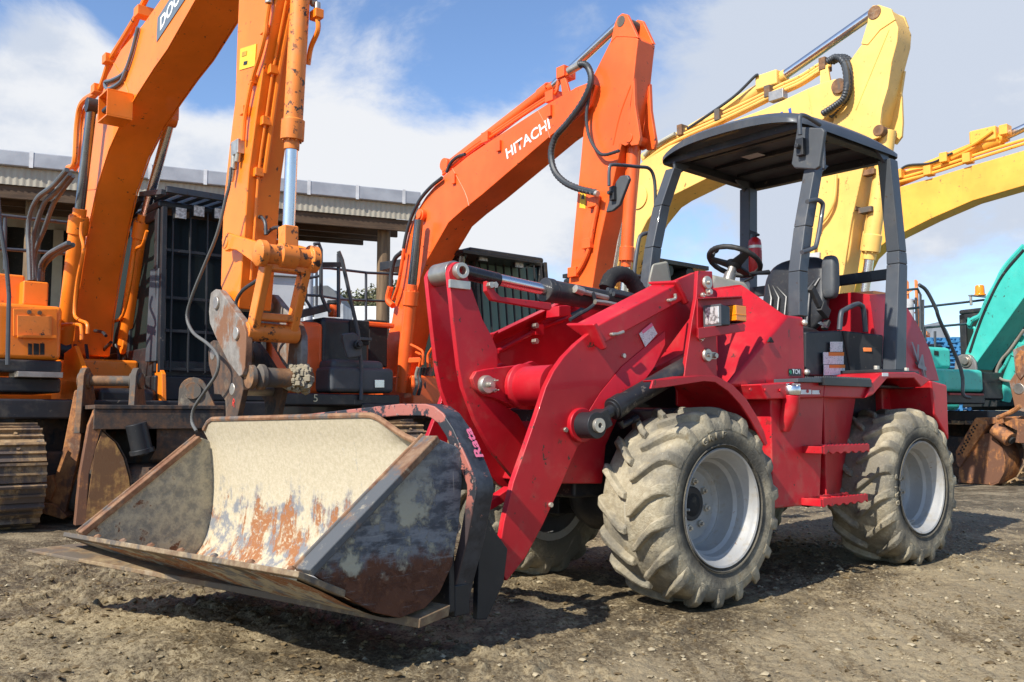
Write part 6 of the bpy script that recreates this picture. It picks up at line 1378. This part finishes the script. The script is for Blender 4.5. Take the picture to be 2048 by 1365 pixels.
for (u, v) in ((1704, 418), (1740, 345), (1735, 420)): c = Kf.Y(-.10, (u, v))[0]; m.box(c.x - .09, c.x + .06, c.y - .03, c.y + .08, c.z - .03, c.z + .03)
m.each('pipe_clamp', IRON, stick, .004)
q = Kf.Y(-.155, (1615, 545), (1640, 545), (1642, 505), (1620, 508)); MB().prism(q, (0, -.03, 0)).build('valve_cover', plain('pale_grey_plate', (.45, .46, .47), .5), stick, .004)
pa = Kf.Y(0, (1290, 318), (1572, 150), (1745, 28)); ac = cyl_part('arm_cylinder', kx, pa[0], pa[1], pa[2], .085, .055, KYELLOW); c = pa[1]; m = MB().box(c.x - .35, c.x - .05, -.12, .05, c.z - .12, c.z + .06); m.build('cylinder_valve', KYELLOW, ac, .02)
for y, off in ((-.18, 6), (-.15, 0), (-.12, -7), (-.08, 12)): pipe(boom, Kf.Y(y, (1288, 318 + off), (1340, 282 + off), (1432, 240 + off), (1500, 208 + off), (1560, 178 + off), (1600, 160 + off), (1640, 135 + off), (1662, 124 + off)), .020, KYELLOW)
m = MB()
for (u, v) in ((1365, 262), (1440, 232), (1540, 185), (1650, 130)): c = Kf.Y(-.14, (u, v))[0]; m.box(c.x - .04, c.x + .04, c.y - .07, c.y + .08, c.z - .07, c.z + .07)
m.each('pipe_clamp', IRON, boom, .006)
m = MB().prism(Kf.Y(-.20, (1640, 140), (1655, 132), (1660, 160), (1652, 182), (1640, 184)), (0, .03, 0)); m.each('pipe_bracket', KYELLOW, boom, .004)
c = Kf.Y(-.18, (1556, 192))[0]; MB().box(c.x - .1, c.x + .1, c.y - .05, c.y + .05, c.z - .06, c.z + .06).build('valve', STEEL, boom, .01)
hose(boom, Kf.Y(-.14, (1375, 258), (1420, 228), (1470, 192), (1508, 155), (1516, 150)), .018, ribs=False)
for k in range(2): hose(boom, Kf.Y(-.2 + .1 * k, (1288 + 14 * k, 312 - 4 * k), (1300 + 14 * k, 298), (1320 + 14 * k, 285 - 4 * k), (1350 + 10 * k, 268 - 4 * k)), .026, plain('pale_sheath', (.38, .36, .28), .7), ribs=False)
for k in range(3): rib_hose(kx, Kf.Y(-.27 + .10 * k, (1655 + 5 * k, 124), (1672 + 7 * k, 115), (1688 + 7 * k, 128), (1694 + 6 * k, 165), (1688 + 5 * k, 195), (1670 + 8 * k, 212), (1645 + 14 * k, 228 + 5 * k)), .040)
# cab guard glimpsed left of the canopy
zc = Kf.X(.7, (1330, 532), (1330, 690)); yy_ = Kf.X(.7, (1292, 560))[0].y
kc = cab(kx, Kf, .55, .72, yy_ + 1.0, yy_, zc[0].z - .12, 1.15, 7, BLACKP, GLG, xr=-.9, hz=(.3,))
m = MB().box(-.9, .95, yy_ - .05, yy_ + 1.05, zc[0].z - .03, zc[0].z + .03); m.build('roof_guard', BLACKP, kc, .006); m = MB().cyl((.5, yy_ + .25, zc[0].z - .1), (.9, yy_ + .25, zc[0].z - .1), .09).cyl((.5, yy_ + .7, zc[0].z - .1), (.9, yy_ + .7, zc[0].z - .1), .09); m.each('work_lamp', BLACKP, kc, .006)
bbox('cab_base', kx, KYELLOW, -.9, .8, yy_ - .05, yy_ + 1.05, 1.05, 1.3)
for y, pts in ((-.33, [(1185, 720), (1225, 560), (1245, 440)]), (.32, [(1262, 720), (1300, 560), (1318, 480)])): p = Kf.Y(y, *pts); cyl_part('boom_cylinder', kx, p[0], p[1], p[2], .085, .05, KYELLOW)

# ------------------------------------------------------------------ warm yellow excavator on the right
Yf = Fr(5.55, 15.6, 140)
yx = thing('excavator', 'warm yellow excavator on the right with only its long boom showing', 'excavator', Yf)
excavator_base(yx, YELLOW2)
W_ = .17
up_ = Yf.Y(-W_, (1622, 775), (1626, 710), (1640, 640), (1655, 560), (1680, 480), (1715, 425), (1760, 390), (1792, 376), (1862, 357), (1945, 331), (2048, 301), (2140, 272), (2200, 255))
lo_ = Yf.Y(-W_, (1668, 785), (1676, 720), (1690, 650), (1712, 570), (1738, 515), (1755, 498), (1775, 482), (1800, 469), (1862, 438), (1945, 402), (2048, 372), (2150, 338), (2195, 322))
boom = MB().prism(up_ + [up_[-1] + V((.2, 0, -.2))] + lo_[::-1], (0, 2 * W_, 0)).build('boom', YELLOW2, yx, .015)
pa = Yf.Y(0, (1795, 362), (2015, 272), (2190, 190)); ac = cyl_part('arm_cylinder', yx, pa[0], pa[1], pa[2], .11, .06, YELLOW2); c = pa[1]; MB().box(c.x - .5, c.x - .1, -.16, .1, c.z - .06, c.z + .16).build('cylinder_valve', YELLOW2, ac, .03)
for y, pts in ((-.18, [(1790, 352), (1810, 336), (1862, 330), (1900, 312), (1945, 290), (1985, 262)]), (-.2, [(1790, 366), (1860, 348), (1940, 322), (2060, 284)]), (-.15, [(1790, 360), (1860, 340), (1940, 314), (2060, 276)])): pipe(boom, Yf.Y(y, *pts), .026, YELLOW2)
hose(boom, Yf.Y(-.22, (1795, 345), (1815, 331), (1862, 326), (1905, 306)), .016, ribs=False)
m = MB()
for (u, v) in ((1858, 343), (1936, 318), (1890, 317), (2010, 262), (1800, 350)): c = Yf.Y(-.18, (u, v))[0]; m.box(c.x - .06, c.x + .06, c.y - .08, c.y + .1, c.z - .07, c.z + .08)
m.each('pipe_clamp', YELLOW2, boom, .01)
bs = [up_[-1] + V((.1, 0, .5)), up_[-1] + V((.7, 0, .3)), V((up_[-1].x + .9, -W_, 1.8)), V((up_[-1].x + .5, -W_, 1.8))]
MB().prism([V((p.x, -.18, p.z)) for p in bs], (0, .36, 0)).build('stick', YELLOW2, yx, .02)
# ------------------------------------------------------------------ teal excavator at the right edge
Tf = Fr(7.0, 13.9, 152)
tx = thing('excavator', 'turquoise excavator at the right edge with an amber beacon on its cab', 'excavator', Tf)
bbox('deck', tx, BLACKP, -2.0, 1.2, -1.25, 1.3, .80, .98, .02); bbox('swing_ring', tx, BLIRON, -.6, .6, -.6, .6, .5, .85, .02); bbox('engine_hood', tx, TEAL, -2.2, -.9, -1.15, 1.15, 1.0, 1.7, .08)
track(tx, -1.1, -1.8, 1.8, .82, .6, .2); track(tx, 1.1, -1.8, 1.8, .82, .6, .2)
W_ = .24
up_ = Tf.Y(-W_, (1922, 735), (1932, 700), (1950, 655), (1985, 577), (2010, 540), (2048, 494), (2110, 420), (2180, 360)); lo_ = Tf.Y(-W_, (1945, 740), (1953, 727), (1990, 676), (2048, 596), (2110, 520), (2185, 440))
boom = MB().prism(up_ + lo_[::-1], (0, 2 * W_, 0)).build('boom', TEAL, tx, .015)
m = MB().prism(Tf.Y(-W_ - .06, (1907, 745), (1910, 715), (1922, 709), (1940, 710), (1950, 722), (1953, 742)), (0, .05, 0)); bk_ = m.build('boom_bracket', plain('grey_casting', (.16, .16, .16), .6), tx, .02)
c = Tf.Y(-W_ - .08, (1931, 722))[0]; MB().cyl(c, c + V((0, .1, 0)), .10, n=24).cyl(c + V((0, -.03, 0)), c, .06).build('pin', STEEL, bk_, .006)
def tpl(u0, v0, u1, v1, x, name, mat, dep=.6, bev=.05):
    q = Tf.X(x, (u0, v1), (u1, v1), (u1, v0), (u0, v0)); ym, yM = min(p.y for p in q), max(p.y for p in q); return MB().box(x - dep, x, ym, yM, (q[0].z + q[1].z) / 2, (q[2].z + q[3].z) / 2).build(name, mat, tx, bev)
tpl(1850, 694, 1903, 738, .5, 'fuel_tank', TEAL, 1.2, .06); tpl(1850, 738, 1967, 784, 1.0, 'tool_box', TEAL, .6, .05); tpl(1850, 786, 1970, 808, .98, 'lower_skirt', BLACKP, 1.0, .02); tpl(1900, 787, 1968, 791, 1.0, 'reflector', plain('red_strip', (.30, .03, .03)), .02, .002)
q = Tf.X(.505, (1868, 711), (1877, 712), (1877, 703), (1868, 702)); MB().prism(q, (.005, 0, 0)).build('handle_slot', DARK, tx, .004); tpl(1862, 688, 1886, 697, .3, 'tank_top', plain('navy_pad', (.02, .025, .05)), .8, .05)
for pts, x in (([(1838, 570), (1853, 582), (1872, 618), (1880, 642), (1922, 740), (1926, 788), (1940, 796)], 1.15),): MB().tube(spline(Tf.X(x, *pts), 4), .024, 8).build('handrail', GREYP, tx)
for pts, x in (([(1800, 582), (1835, 578), (1841, 590), (1841, 660)], .3), ([(1800, 620), (1930, 605), (1970, 600)], .2), ([(1848, 656), (1935, 648)], .2), ([(1850, 655), (1850, 700)], .3), ([(1846, 600), (1846, 690)], .3), ([(1870, 663), (1870, 700)], .3)): MB().tube(Tf.X(x, *pts), .018, 8).build('handrail', GREYP, tx)
hoseT = [(2048, 492), (2010, 535), (1992, 570), (1975, 600), (1962, 630), (1945, 640), (1938, 650)]
pipe(boom, Tf.Y(-W_ + .04, *hoseT), .040, TEAL); hose(boom, Tf.Y(-W_ + .0, (2048, 500), (2005, 552), (1975, 610), (1955, 660), (1940, 705)), .022, BLACKP, ribs=False); pipe(boom, Tf.Y(-W_ + .1, (1938, 636), (1938, 655), (1950, 658), (1946, 690), (1936, 705)), .022, TEAL)
zc = Tf.X(.6, (1940, 600), (1940, 735)); y0_, y1_ = Tf.X(-.75, (1921, 650))[0].y, Tf.X(.6, (1990, 650))[0].y
cab(tx, Tf, .45, .60, y0_ + 1.0, y0_, zc[0].z, 1.1, 0, BLACKP, GLS, xr=-.75); bbox('cab_body', tx, BLACKP, -.70, .40, y0_ + .1, y0_ + .9, 1.0, zc[0].z - .1)
c = Tf.X(.3, (1960, 592), (1960, 579)); be = MB().lathe([(0, 0), (.085, 0), (.085, .02), (.07, .03), (.065, .14), (.055, .16), (0, .165)], c[0], (0, 0, 1), 20).build('beacon', AMBER, tx, .004); MB().bar(c[0] + V((0, -.25, -.01)), c[0] + V((0, .2, -.01)), .05, .02).cyl(c[0] + V((0, -.22, -.16)), c[0] + V((0, -.22, -.0)), .02).build('beacon_bracket', STEEL, tx, .003)
p = Tf.Y(-.36, (2006, 800), (2052, 672), (2100, 560)); cyl_part('boom_cylinder', tx, p[0], p[1], p[2], .10, .05, TEAL); pipe(tx, Tf.Y(-.46, (2000, 790), (1998, 750), (2010, 730), (2030, 690), (2048, 660)), .022, TEAL)
hose(tx, Tf.Y(-.5, (2048, 660), (2020, 700), (2003, 720), (1993, 745), (2005, 760), (2040, 765)), .020, plain('grey_hose', (.25, .22, .18), .6), ribs=False)
tpl(1968, 745, 2010, 800, .9, 'boom_mount', BLACKP, .8, .03); tpl(1990, 640, 2048, 700, -.6, 'cab_side', plain('pale_green_panel', (.45, .55, .38)), .3)
# its hitch and stick, curled in front
SF = Fr(6.85, 11.75, 152)
q = SF.Y(-.2, (2025, 700), (2030, 745), (2018, 765), (2030, 820), (2060, 828), (2090, 780), (2070, 690), (2048, 690)); qh2 = MB().prism(q, (0, .05, 0)).build('quick_hitch', GRIRON, tx, .01, xf=Tf.xf(SF))
for (u, v) in ((2046, 730), (2037, 778)): c = SF.Y(-.21, (u, v))[0]; MB().cyl(c, c + V((0, .4, 0)), .075).build('hitch_pin', STEEL, qh2, .01, xf=Tf.xf(SF))
q = SF.Y(-.15, (2044, 700), (2075, 640), (2120, 300), (2200, 300), (2160, 640), (2090, 740)); MB().prism(q, (0, .3, 0)).build('stick', TEAL, tx, .02, xf=Tf.xf(SF))
q = SF.Y(-.22, (2030, 712), (2040, 700), (2052, 704), (2054, 742), (2040, 760), (2030, 745)); MB().prism(q, (0, .02, 0)).build('hitch_rust', RUSTY, qh2, .006, xf=Tf.xf(SF))
# rusty bucket on the ground, under that hitch
RB = Fr(6.35, 11.85, 152)
rb_ = thing('excavator_bucket', 'orange rust coloured tilting bucket resting on the ground under the turquoise excavator', 'excavator bucket', RB)
sp_ = RB.Y(0, (1915, 969), (1918, 936), (1958, 869), (1977, 867), (1994, 880), (2005, 898), (2010, 917), (2008, 942), (1997, 963), (1980, 970)); sp_ = [V((p.x, 0, max(p.z, 0))) for p in sp_]
MB().prism(sp_, (0, .03, 0)).build('side_plate', RUSTY, rb_, .006)
MB().prism([V((p.x, 1.4, p.z)) for p in sp_], (0, .03, 0)).build('side_plate', RUSTY, rb_, .006)
MB().sheet(sp_[3:], [V((p.x, 1.42, p.z)) for p in sp_[3:]], (0, 0, -.02)).build('bucket_shell', RUSTY, rb_, .004)
q = RB.Y(-.05, (1911, 903), (1950, 837), (1972, 842), (1974, 852), (1918, 936), (1913, 930)); MB().prism(q, (0, .12, 0)).build('side_cutter', RUSTY, rb_, .008)
m = MB()
qa, qb = RB.Y(-.055, (1950, 850), (1917, 912)); 
for i in range(9):
    for j in range(2): p = qa.lerp(qb, (i + .5) / 9) + V((.05 * (j - .2), 0, .02 * j)); m.cyl(p, p + V((0, .01, 0)), .014, n=8)
m.each('cutter_holes', DARK, rb_)
q = RB.Y(.0, (1950, 836), (2060, 832), (2060, 846), (1975, 849)); MB().prism(q, (0, 1.45, 0)).build('top_plate', RUSTY, rb_, .01)
c = RB.Y(-.02, (1990, 858), (2022, 880)); MB().cyl(c[0], c[1], .10, n=20).build('tilt_cylinder', RUSTY, rb_, .01); MB().cyl(c[1], c[1] + (c[1] - c[0]) * .12, .05).build('cylinder_pin', DARK, rb_, .004)
q = RB.Y(-.10, (2005, 836), (2060, 840), (2060, 888), (2030, 886), (2034, 862), (2010, 850)); MB().prism(q, (0, .05, 0)).build('cylinder_guard', RUSTY, rb_, .008)
hose(rb_, RB.Y(-.15, (1995, 836), (2010, 830), (2030, 820), (2040, 812)), .03, RUSTY, ribs=False)
# ------------------------------------------------------------------ open shed behind
SH = Fr(-8.36, 14.7, 66.7)         # x along the front eave to the right, y to the left = backwards
sh = thing('open_shed', 'long open fronted timber shed with a cream corrugated fascia behind the excavators', 'shed', SH)
def sx(u, v, y=0.0): return SH.on('y', y, u, v)
CREAM = NT('cream_corrugated_steel'); _w = CREAM.n('ShaderNodeTexWave'); _w.wave_profile = 'SIN'; _w.inputs['Scale'].default_value = 2.2; CREAM.ln(CREAM.co, _w.inputs['Vector'])
_n = CREAM.noise(2, 6, .65); _c = CREAM.mix(CREAM.ramp(_n, .3, .75), (.34, .305, .235), (.44, .40, .31)); _c = CREAM.mix(CREAM.math('MULTIPLY', CREAM.ramp(CREAM.noise(1, 5, .7, CREAM.mapv((6, 6, .6))), .55, .75), .5), _c, (.30, .25, .18)); CREAM.bump(_n, .2, .01); CREAM.set(_c, .55)
WOOD = NT('old_timber'); _n = WOOD.noise(1, 7, .65, WOOD.mapv((20, 20, 1.5))); WOOD.set(WOOD.mix(WOOD.ramp(_n, .3, .7), (.10, .062, .035), (.21, .14, .075)), .85); WOOD.bump(_n, .5, .01)
ROOFW = NT('dark_roof_timber'); _n = ROOFW.noise(1, 6, .65, ROOFW.mapv((2, 18, 18))); ROOFW.set(ROOFW.mix(ROOFW.ramp(_n, .3, .7), (.055, .032, .018), (.115, .07, .038)), .85)
GUT = NT('grey_gutter'); _n = GUT.noise(3, 5, .6); GUT.set(GUT.mix(GUT.ramp(_n, .3, .7), (.30, .31, .335), (.40, .41, .43)), .45, .1)
xL, xR = sx(-400, 300).x, sx(838, 400).x
zT0, zT1 = sx(0, 293).z, sx(835, 394).z; zt_ = (zT0 + zT1) / 2
zg = zt_ - .26; zf_ = zg - .30
DEP = 4.6; RISE = .55
MB().box(xL, xR, -.12, -.02, zg, zt_).build('gutter', GUT, sh, .02)
m = MB()
k = xL + .4
while k < xR: m.box(k - .03, k + .03, -.128, -.121, zg - .01, zt_ + .01); k += .92
m.each('gutter_bracket', plain('pale_bracket', (.6, .6, .6)), sh)
m = MB(); xs_ = np.arange(xL, xR, .025)
pts = [V((x, -.02 - (.010 if i % 4 in (1, 2) else 0), 0)) for i, x in enumerate(xs_)]
m.sheet([V((p.x, p.y, zf_)) for p in pts], [V((p.x, p.y, zg)) for p in pts], (0, .008, 0)); m.build('fascia', CREAM.m, sh)
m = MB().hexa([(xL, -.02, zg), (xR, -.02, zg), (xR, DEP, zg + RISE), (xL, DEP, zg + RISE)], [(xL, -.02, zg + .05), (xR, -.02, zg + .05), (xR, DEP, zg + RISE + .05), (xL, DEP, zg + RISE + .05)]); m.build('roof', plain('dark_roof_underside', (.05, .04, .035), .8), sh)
m = MB(); k = xL + .3
while k < xR: m.hexa([(k - .03, 0, zg - .28), (k + .03, 0, zg - .28), (k + .03, DEP, zg + RISE - .28), (k - .03, DEP, zg + RISE - .28)], [(k - .03, 0, zg - .002), (k + .03, 0, zg - .002), (k + .03, DEP, zg + RISE - .002), (k - .03, DEP, zg + RISE - .002)]); k += 1.15
m.each('rafter', ROOFW.m, sh)
m = MB()
for y in (.02, 1.5, 3.0, 4.5): zz = zg + RISE * y / DEP - .30; m.box(xL, xR, y, y + .08, zz - .22, zz)
m.each('beam', ROOFW.m, sh)
for (u, v) in ((766, 600), (380, 600), (60, 600), (-250, 600)):
    x = sx(u, v, .35).x; po = MB().cyl((x, .35, 0), (x, .35, zg - .2), .14, .13, 14).build('post', WOOD.m, sh)
for u in (380, 60): x = sx(u, 600, .35).x; MB().cyl((x, DEP - .3, 0), (x, DEP - .3, zg + .2), .13, .12, 12).build('post', WOOD.m, sh)
# back wall on the left part, with a near-black sheet behind its openings
xw0, xw1 = sx(-420, 500, DEP - .5).x, sx(470, 500, DEP - .5).x
m = MB(); xs_ = np.arange(xw0, xw1, .09); pts = [V((x, DEP - .5 - (.03 if i % 4 in (1, 2) else 0), 0)) for i, x in enumerate(xs_)]
zz0 = sx(60, 457, DEP - .5).z; m.sheet([V((p.x, p.y, zz0)) for p in pts], [V((p.x, p.y, zg + RISE - .5)) for p in pts], (0, .01, 0)); m.build('back_wall', CREAM.m, sh)
m = MB().box(xw0, xw1, DEP - .42, DEP - .38, 0, zz0 + .2); m.build('opening_shade_sheet', DARK, sh)  # solid near-black sheet, its colour stands in for the shade inside the openings
m = MB()
for (u0, u1) in ((-30, 12), (106, 126), (230, 250)): m.box(sx(u0, 500, DEP - .5).x, sx(u1, 500, DEP - .5).x, DEP - .56, DEP - .40, 0, zz0)
m.each('wall_stud', CREAM.m, sh)
m = MB().box(xw1 + .02, xw1 + .12, .3, DEP - .3, .0, zg - .3); m.build('end_wall', ROOFW.m, sh)
# pale building end beside the shed post
GB = Fr(-3.4, 17.0, 66.7)
a_, b_ = GB.Y(0, (584, 700))[0], GB.Y(0, (623, 480))[0]
gb = thing('portable_office', 'pale grey cabin wall with a downpipe behind the orange excavator linkage', 'cabin', GB)
PGREY = plain('pale_grey_wall', (.42, .43, .44), .6, 0, .05, .06)
MB().box(a_.x - .9, b_.x - .12, 0, 2.2, 0, 3.5).build('wall', PGREY, gb, .02); MB().cyl((b_.x - .03, -.05, 0), (b_.x - .03, -.05, 3.9), .07, n=12).build('downpipe', GUT, gb); MB().box(a_.x - 1.0, b_.x, -.08, 2.3, 3.5, 3.62).build('roof', GUT, gb, .01)
# ------------------------------------------------------------------ far things
def worldpt(u, v, y): r = ray(u, v); t = y / r.y; return CAM0 + r * t
# grey hopper on a truck, white boundary wall, bank with trees
HT = Fr(-5.6, 29, 90)
ht_ = thing('site_vehicle', 'dark grey tipper body with a sloping top parked beyond the yard rails', 'truck', HT)
q = [worldpt(u, v, 29) for u, v in ((612, 628), (612, 585), (628, 572), (655, 571), (670, 583), (682, 600), (682, 640))]; q = [HT.loc(p) for p in q]
MB().prism(q, (0, 1.8, 0)).build('tipper_body', plain('dark_grey_steel', (.10, .105, .11), .6), ht_, .03)
q = [HT.loc(worldpt(u, v, 28.9)) for u, v in ((628, 640), (628, 592), (668, 596), (688, 610), (688, 640))]; MB().prism(q, (0, 1.6, 0)).build('truck_cab', plain('pale_steel', (.35, .36, .37), .5), ht_, .04)
for dx in (.4, 2.0): MB().cyl((q[0].x + dx, -.1, .45), (q[0].x + dx, .3, .45), .45).build('wheel', RUBBER, ht_, .02)
WWc = Fr(-9, 34, 88)
ww = tag(MB().box(-1, 12, 0, .25, -.2, WWc.loc(worldpt(760, 612, 34)).z).build('boundary_wall', plain('white_wall', (.74, .74, .72), .7, 0, .1, .05), None, .02, xf=lambda p: WWc.w(p)), 'long low white wall below the wooded bank behind the rails', 'wall')
def hill(name, x0, x1, y, prof_, mat, depth=40):
    m = MB(); A = []; n = 60
    for i in range(n + 1):
        t = i / n; A.append(V((x0 + (x1 - x0) * t, y, prof_(t))))
    m.sheet([V((p.x, y - depth * .5, -1)) for p in A], A, (0, depth, 0)); o = m.build(name, mat, None); o['kind'] = 'structure'; return o
LEAFM = NT('bank_foliage'); _n = LEAFM.noise(.35, 4, .6); LEAFM.set(LEAFM.mix(LEAFM.ramp(_n, .35, .65), (.07, .085, .03), (.22, .19, .10)), .8)
HILLM = NT('dry_hillside'); _n = HILLM.noise(.2, 6, .7); HILLM.set(HILLM.mix(HILLM.ramp(_n, .35, .65), (.10, .105, .05), (.22, .20, .11)), .95)
zt_b = worldpt(760, 575, 70).z
hill('hill', -34, 3, 80, lambda t: worldpt(760, 596, 75).z * math.sin(3.1416 * min(1, .12 + t * .85)) ** .6, HILLM.m, 30)
m = MB(); rg = np.random.default_rng(5)
for i in range(620):
    u = 560 + rg.random() * 420; yb = 58 + rg.random() * 12; vt = 600 - 30 * math.sin(max(0, min(1, (u - 640) / 330)) * 3.1416) - 8 * math.sin(u * .05)
    p = worldpt(u, vt, yb); hh = 1.0 + rg.random() * 1.5; z0_ = (p.z - hh) * (1 - .75 * rg.random() ** 2)
    for j in range(90):
        a_, r_, z_ = rg.random() * 6.28, rg.random() ** .5 * hh * .5, rg.random() * hh * (.7 + .5 * rg.random()); c = V((p.x + r_ * math.cos(a_), yb + r_ * math.sin(a_), z0_ + z_)); d = V((rg.random() - .5, rg.random() - .5, rg.random() * 1.2 - .2)).normalized() * (.05 + .08 * rg.random()); e_ = d.orthogonal() * (.3 + .6 * rg.random()); m.add([c - d, c + e_, c + d, c - e_], [(0, 1, 2, 3)])
o = m.build('scrub', LEAFM.m, None, smooth=False); o['kind'] = 'stuff'; o['label'] = 'dry scrub and bushes covering the bank'
FARH = plain('far_hill', (.13, .145, .16), .95, 0, 0, .15, .05)
zf2 = worldpt(1885, 644, 420).z
hill('hill', 150, 270, 420, lambda t: zf2 * math.exp(-((t - .42) / .10) ** 2), FARH, 60)
# blue pallets
PB = Fr(0, 0, 90); BLUEP = plain('blue_pallet_paint', (.05, .22, .42), .6, 0, .1, .2, 8)
def pallet_mesh():
    m = MB()
    for k in range(6): y = -.5 + .2 * k; m.box(-.6, .6, y - .05, y + .05, .122, .144)
    for k in range(3): y = -.5 + .5 * k; m.box(-.6, .6, y - .05, y + .05, 0, .022)
    for y in (-.5, 0, .5):
        for x in (-.55, 0, .55): m.box(x - .05, x + .05, y - .05, y + .05, .022, .100)
    for x in (-.55, 0, .55): m.box(x - .05, x + .05, -.55, .55, .100, .121)
    return m
ground28 = 0.0
cols = ((1872, 32, 25, 'left'), (1916, 33.5, 26, 'right'))
first = None
for ci, (u, yy, nn, side) in enumerate(cols):
    p0 = worldpt(u, 760, yy)
    for k in range(nn):
        if first is None:
            o = first = pallet_mesh().build('pallet', BLUEP, None)
        else: o = first.copy(); COL.objects.link(o)
        o.location = (p0.x + .03 * math.sin(k * 3.1 + ci), yy, .0 + .146 * k); o.rotation_euler = (0, 0, .05 * math.sin(k * 1.7 + ci * 2) + .2)
        tag(o, 'light blue wooden pallet in the tall %s stack beyond the red loader' % side, 'pallet', 'blue pallets stacked beyond the loader')
# distant orange mast machine
MF = Fr(*(lambda p: (p.x, p.y))(worldpt(1826, 640, 38)), 120)
mf = thing('drilling_rig', 'distant orange lattice mast with a basket behind the red loader hood', 'rig', MF)
OR2 = plain('faded_orange', (.75, .25, .07), .6); zt2 = worldpt(1826, 562, 38).z
m = MB()
for x, y in ((-.22, -.22), (.22, -.22), (.22, .22), (-.22, .22)): m.bar((x, y, 0), (x * .8, y * .8, zt2), .07, .07)
for k in range(12): z = .5 + (zt2 - .6) * k / 12; m.bar((-.22, -.22, z), (.22, -.22, z + .3), .05, .05).bar((-.22, .22, z), (-.22, -.22, z + .3), .05, .05)
m.build('mast', OR2, mf); MB().box(-.7, .6, -.9, .5, zt2 - 2.4, zt2 - 2.25).box(-.7, -.66, -.9, .5, zt2 - 2.25, zt2 - 1.5).build('basket', OR2, mf); MB().cyl((-.1, -.9, zt2 - 2.1), (-.1, -.9, zt2 - .9), .25).build('drum', plain('pale_drum', (.45, .45, .45)), mf); MB().cyl((-.2, -.55, 1.3), (-.2, -.55, zt2 - 2.4), .16).build('ram', KYELLOW, mf)
MB().box(-1.6, 1.6, -1, 1, .3, 1.4).build('base', OR2, mf, .05)
MB().tube([(.1, -.3, zt2 - 1.0), (.3, -1.6, zt2 - .95)], .04).tube([(.3, -1.6, zt2 - .95), (.3, -1.6, .4)], .05).build('rail', BLACKP, mf)
build_ground()
def stone_mat(name, a, b, rough=.85):
    m = NT(name); m.set(m.mix(m.ramp(m.noise(9, 3, .6), .35, .65), a, b), rough, spec=.3); m.bump(m.noise(120, 4, .6), .3, .002); return m.m
scatter('gravel', 'small pale stones scattered over the mud', 5200, (-3.2, 5.6, 2.75, 9), .0075, stone_mat('stone', (.21, .16, .09), (.42, .35, .23)), 3, lambda x, y: .35 + .65 * (x > .3 + .2 * math.sin(y * 3)))
scatter('mud_clods', 'crumbled brown clods of mud', 4200, (-3.0, 5.2, 2.75, 7), .0085, stone_mat('clod', (.10, .068, .032), (.17, .12, .058)), 4, lambda x, y: .25 + .75 * (x < -.1))
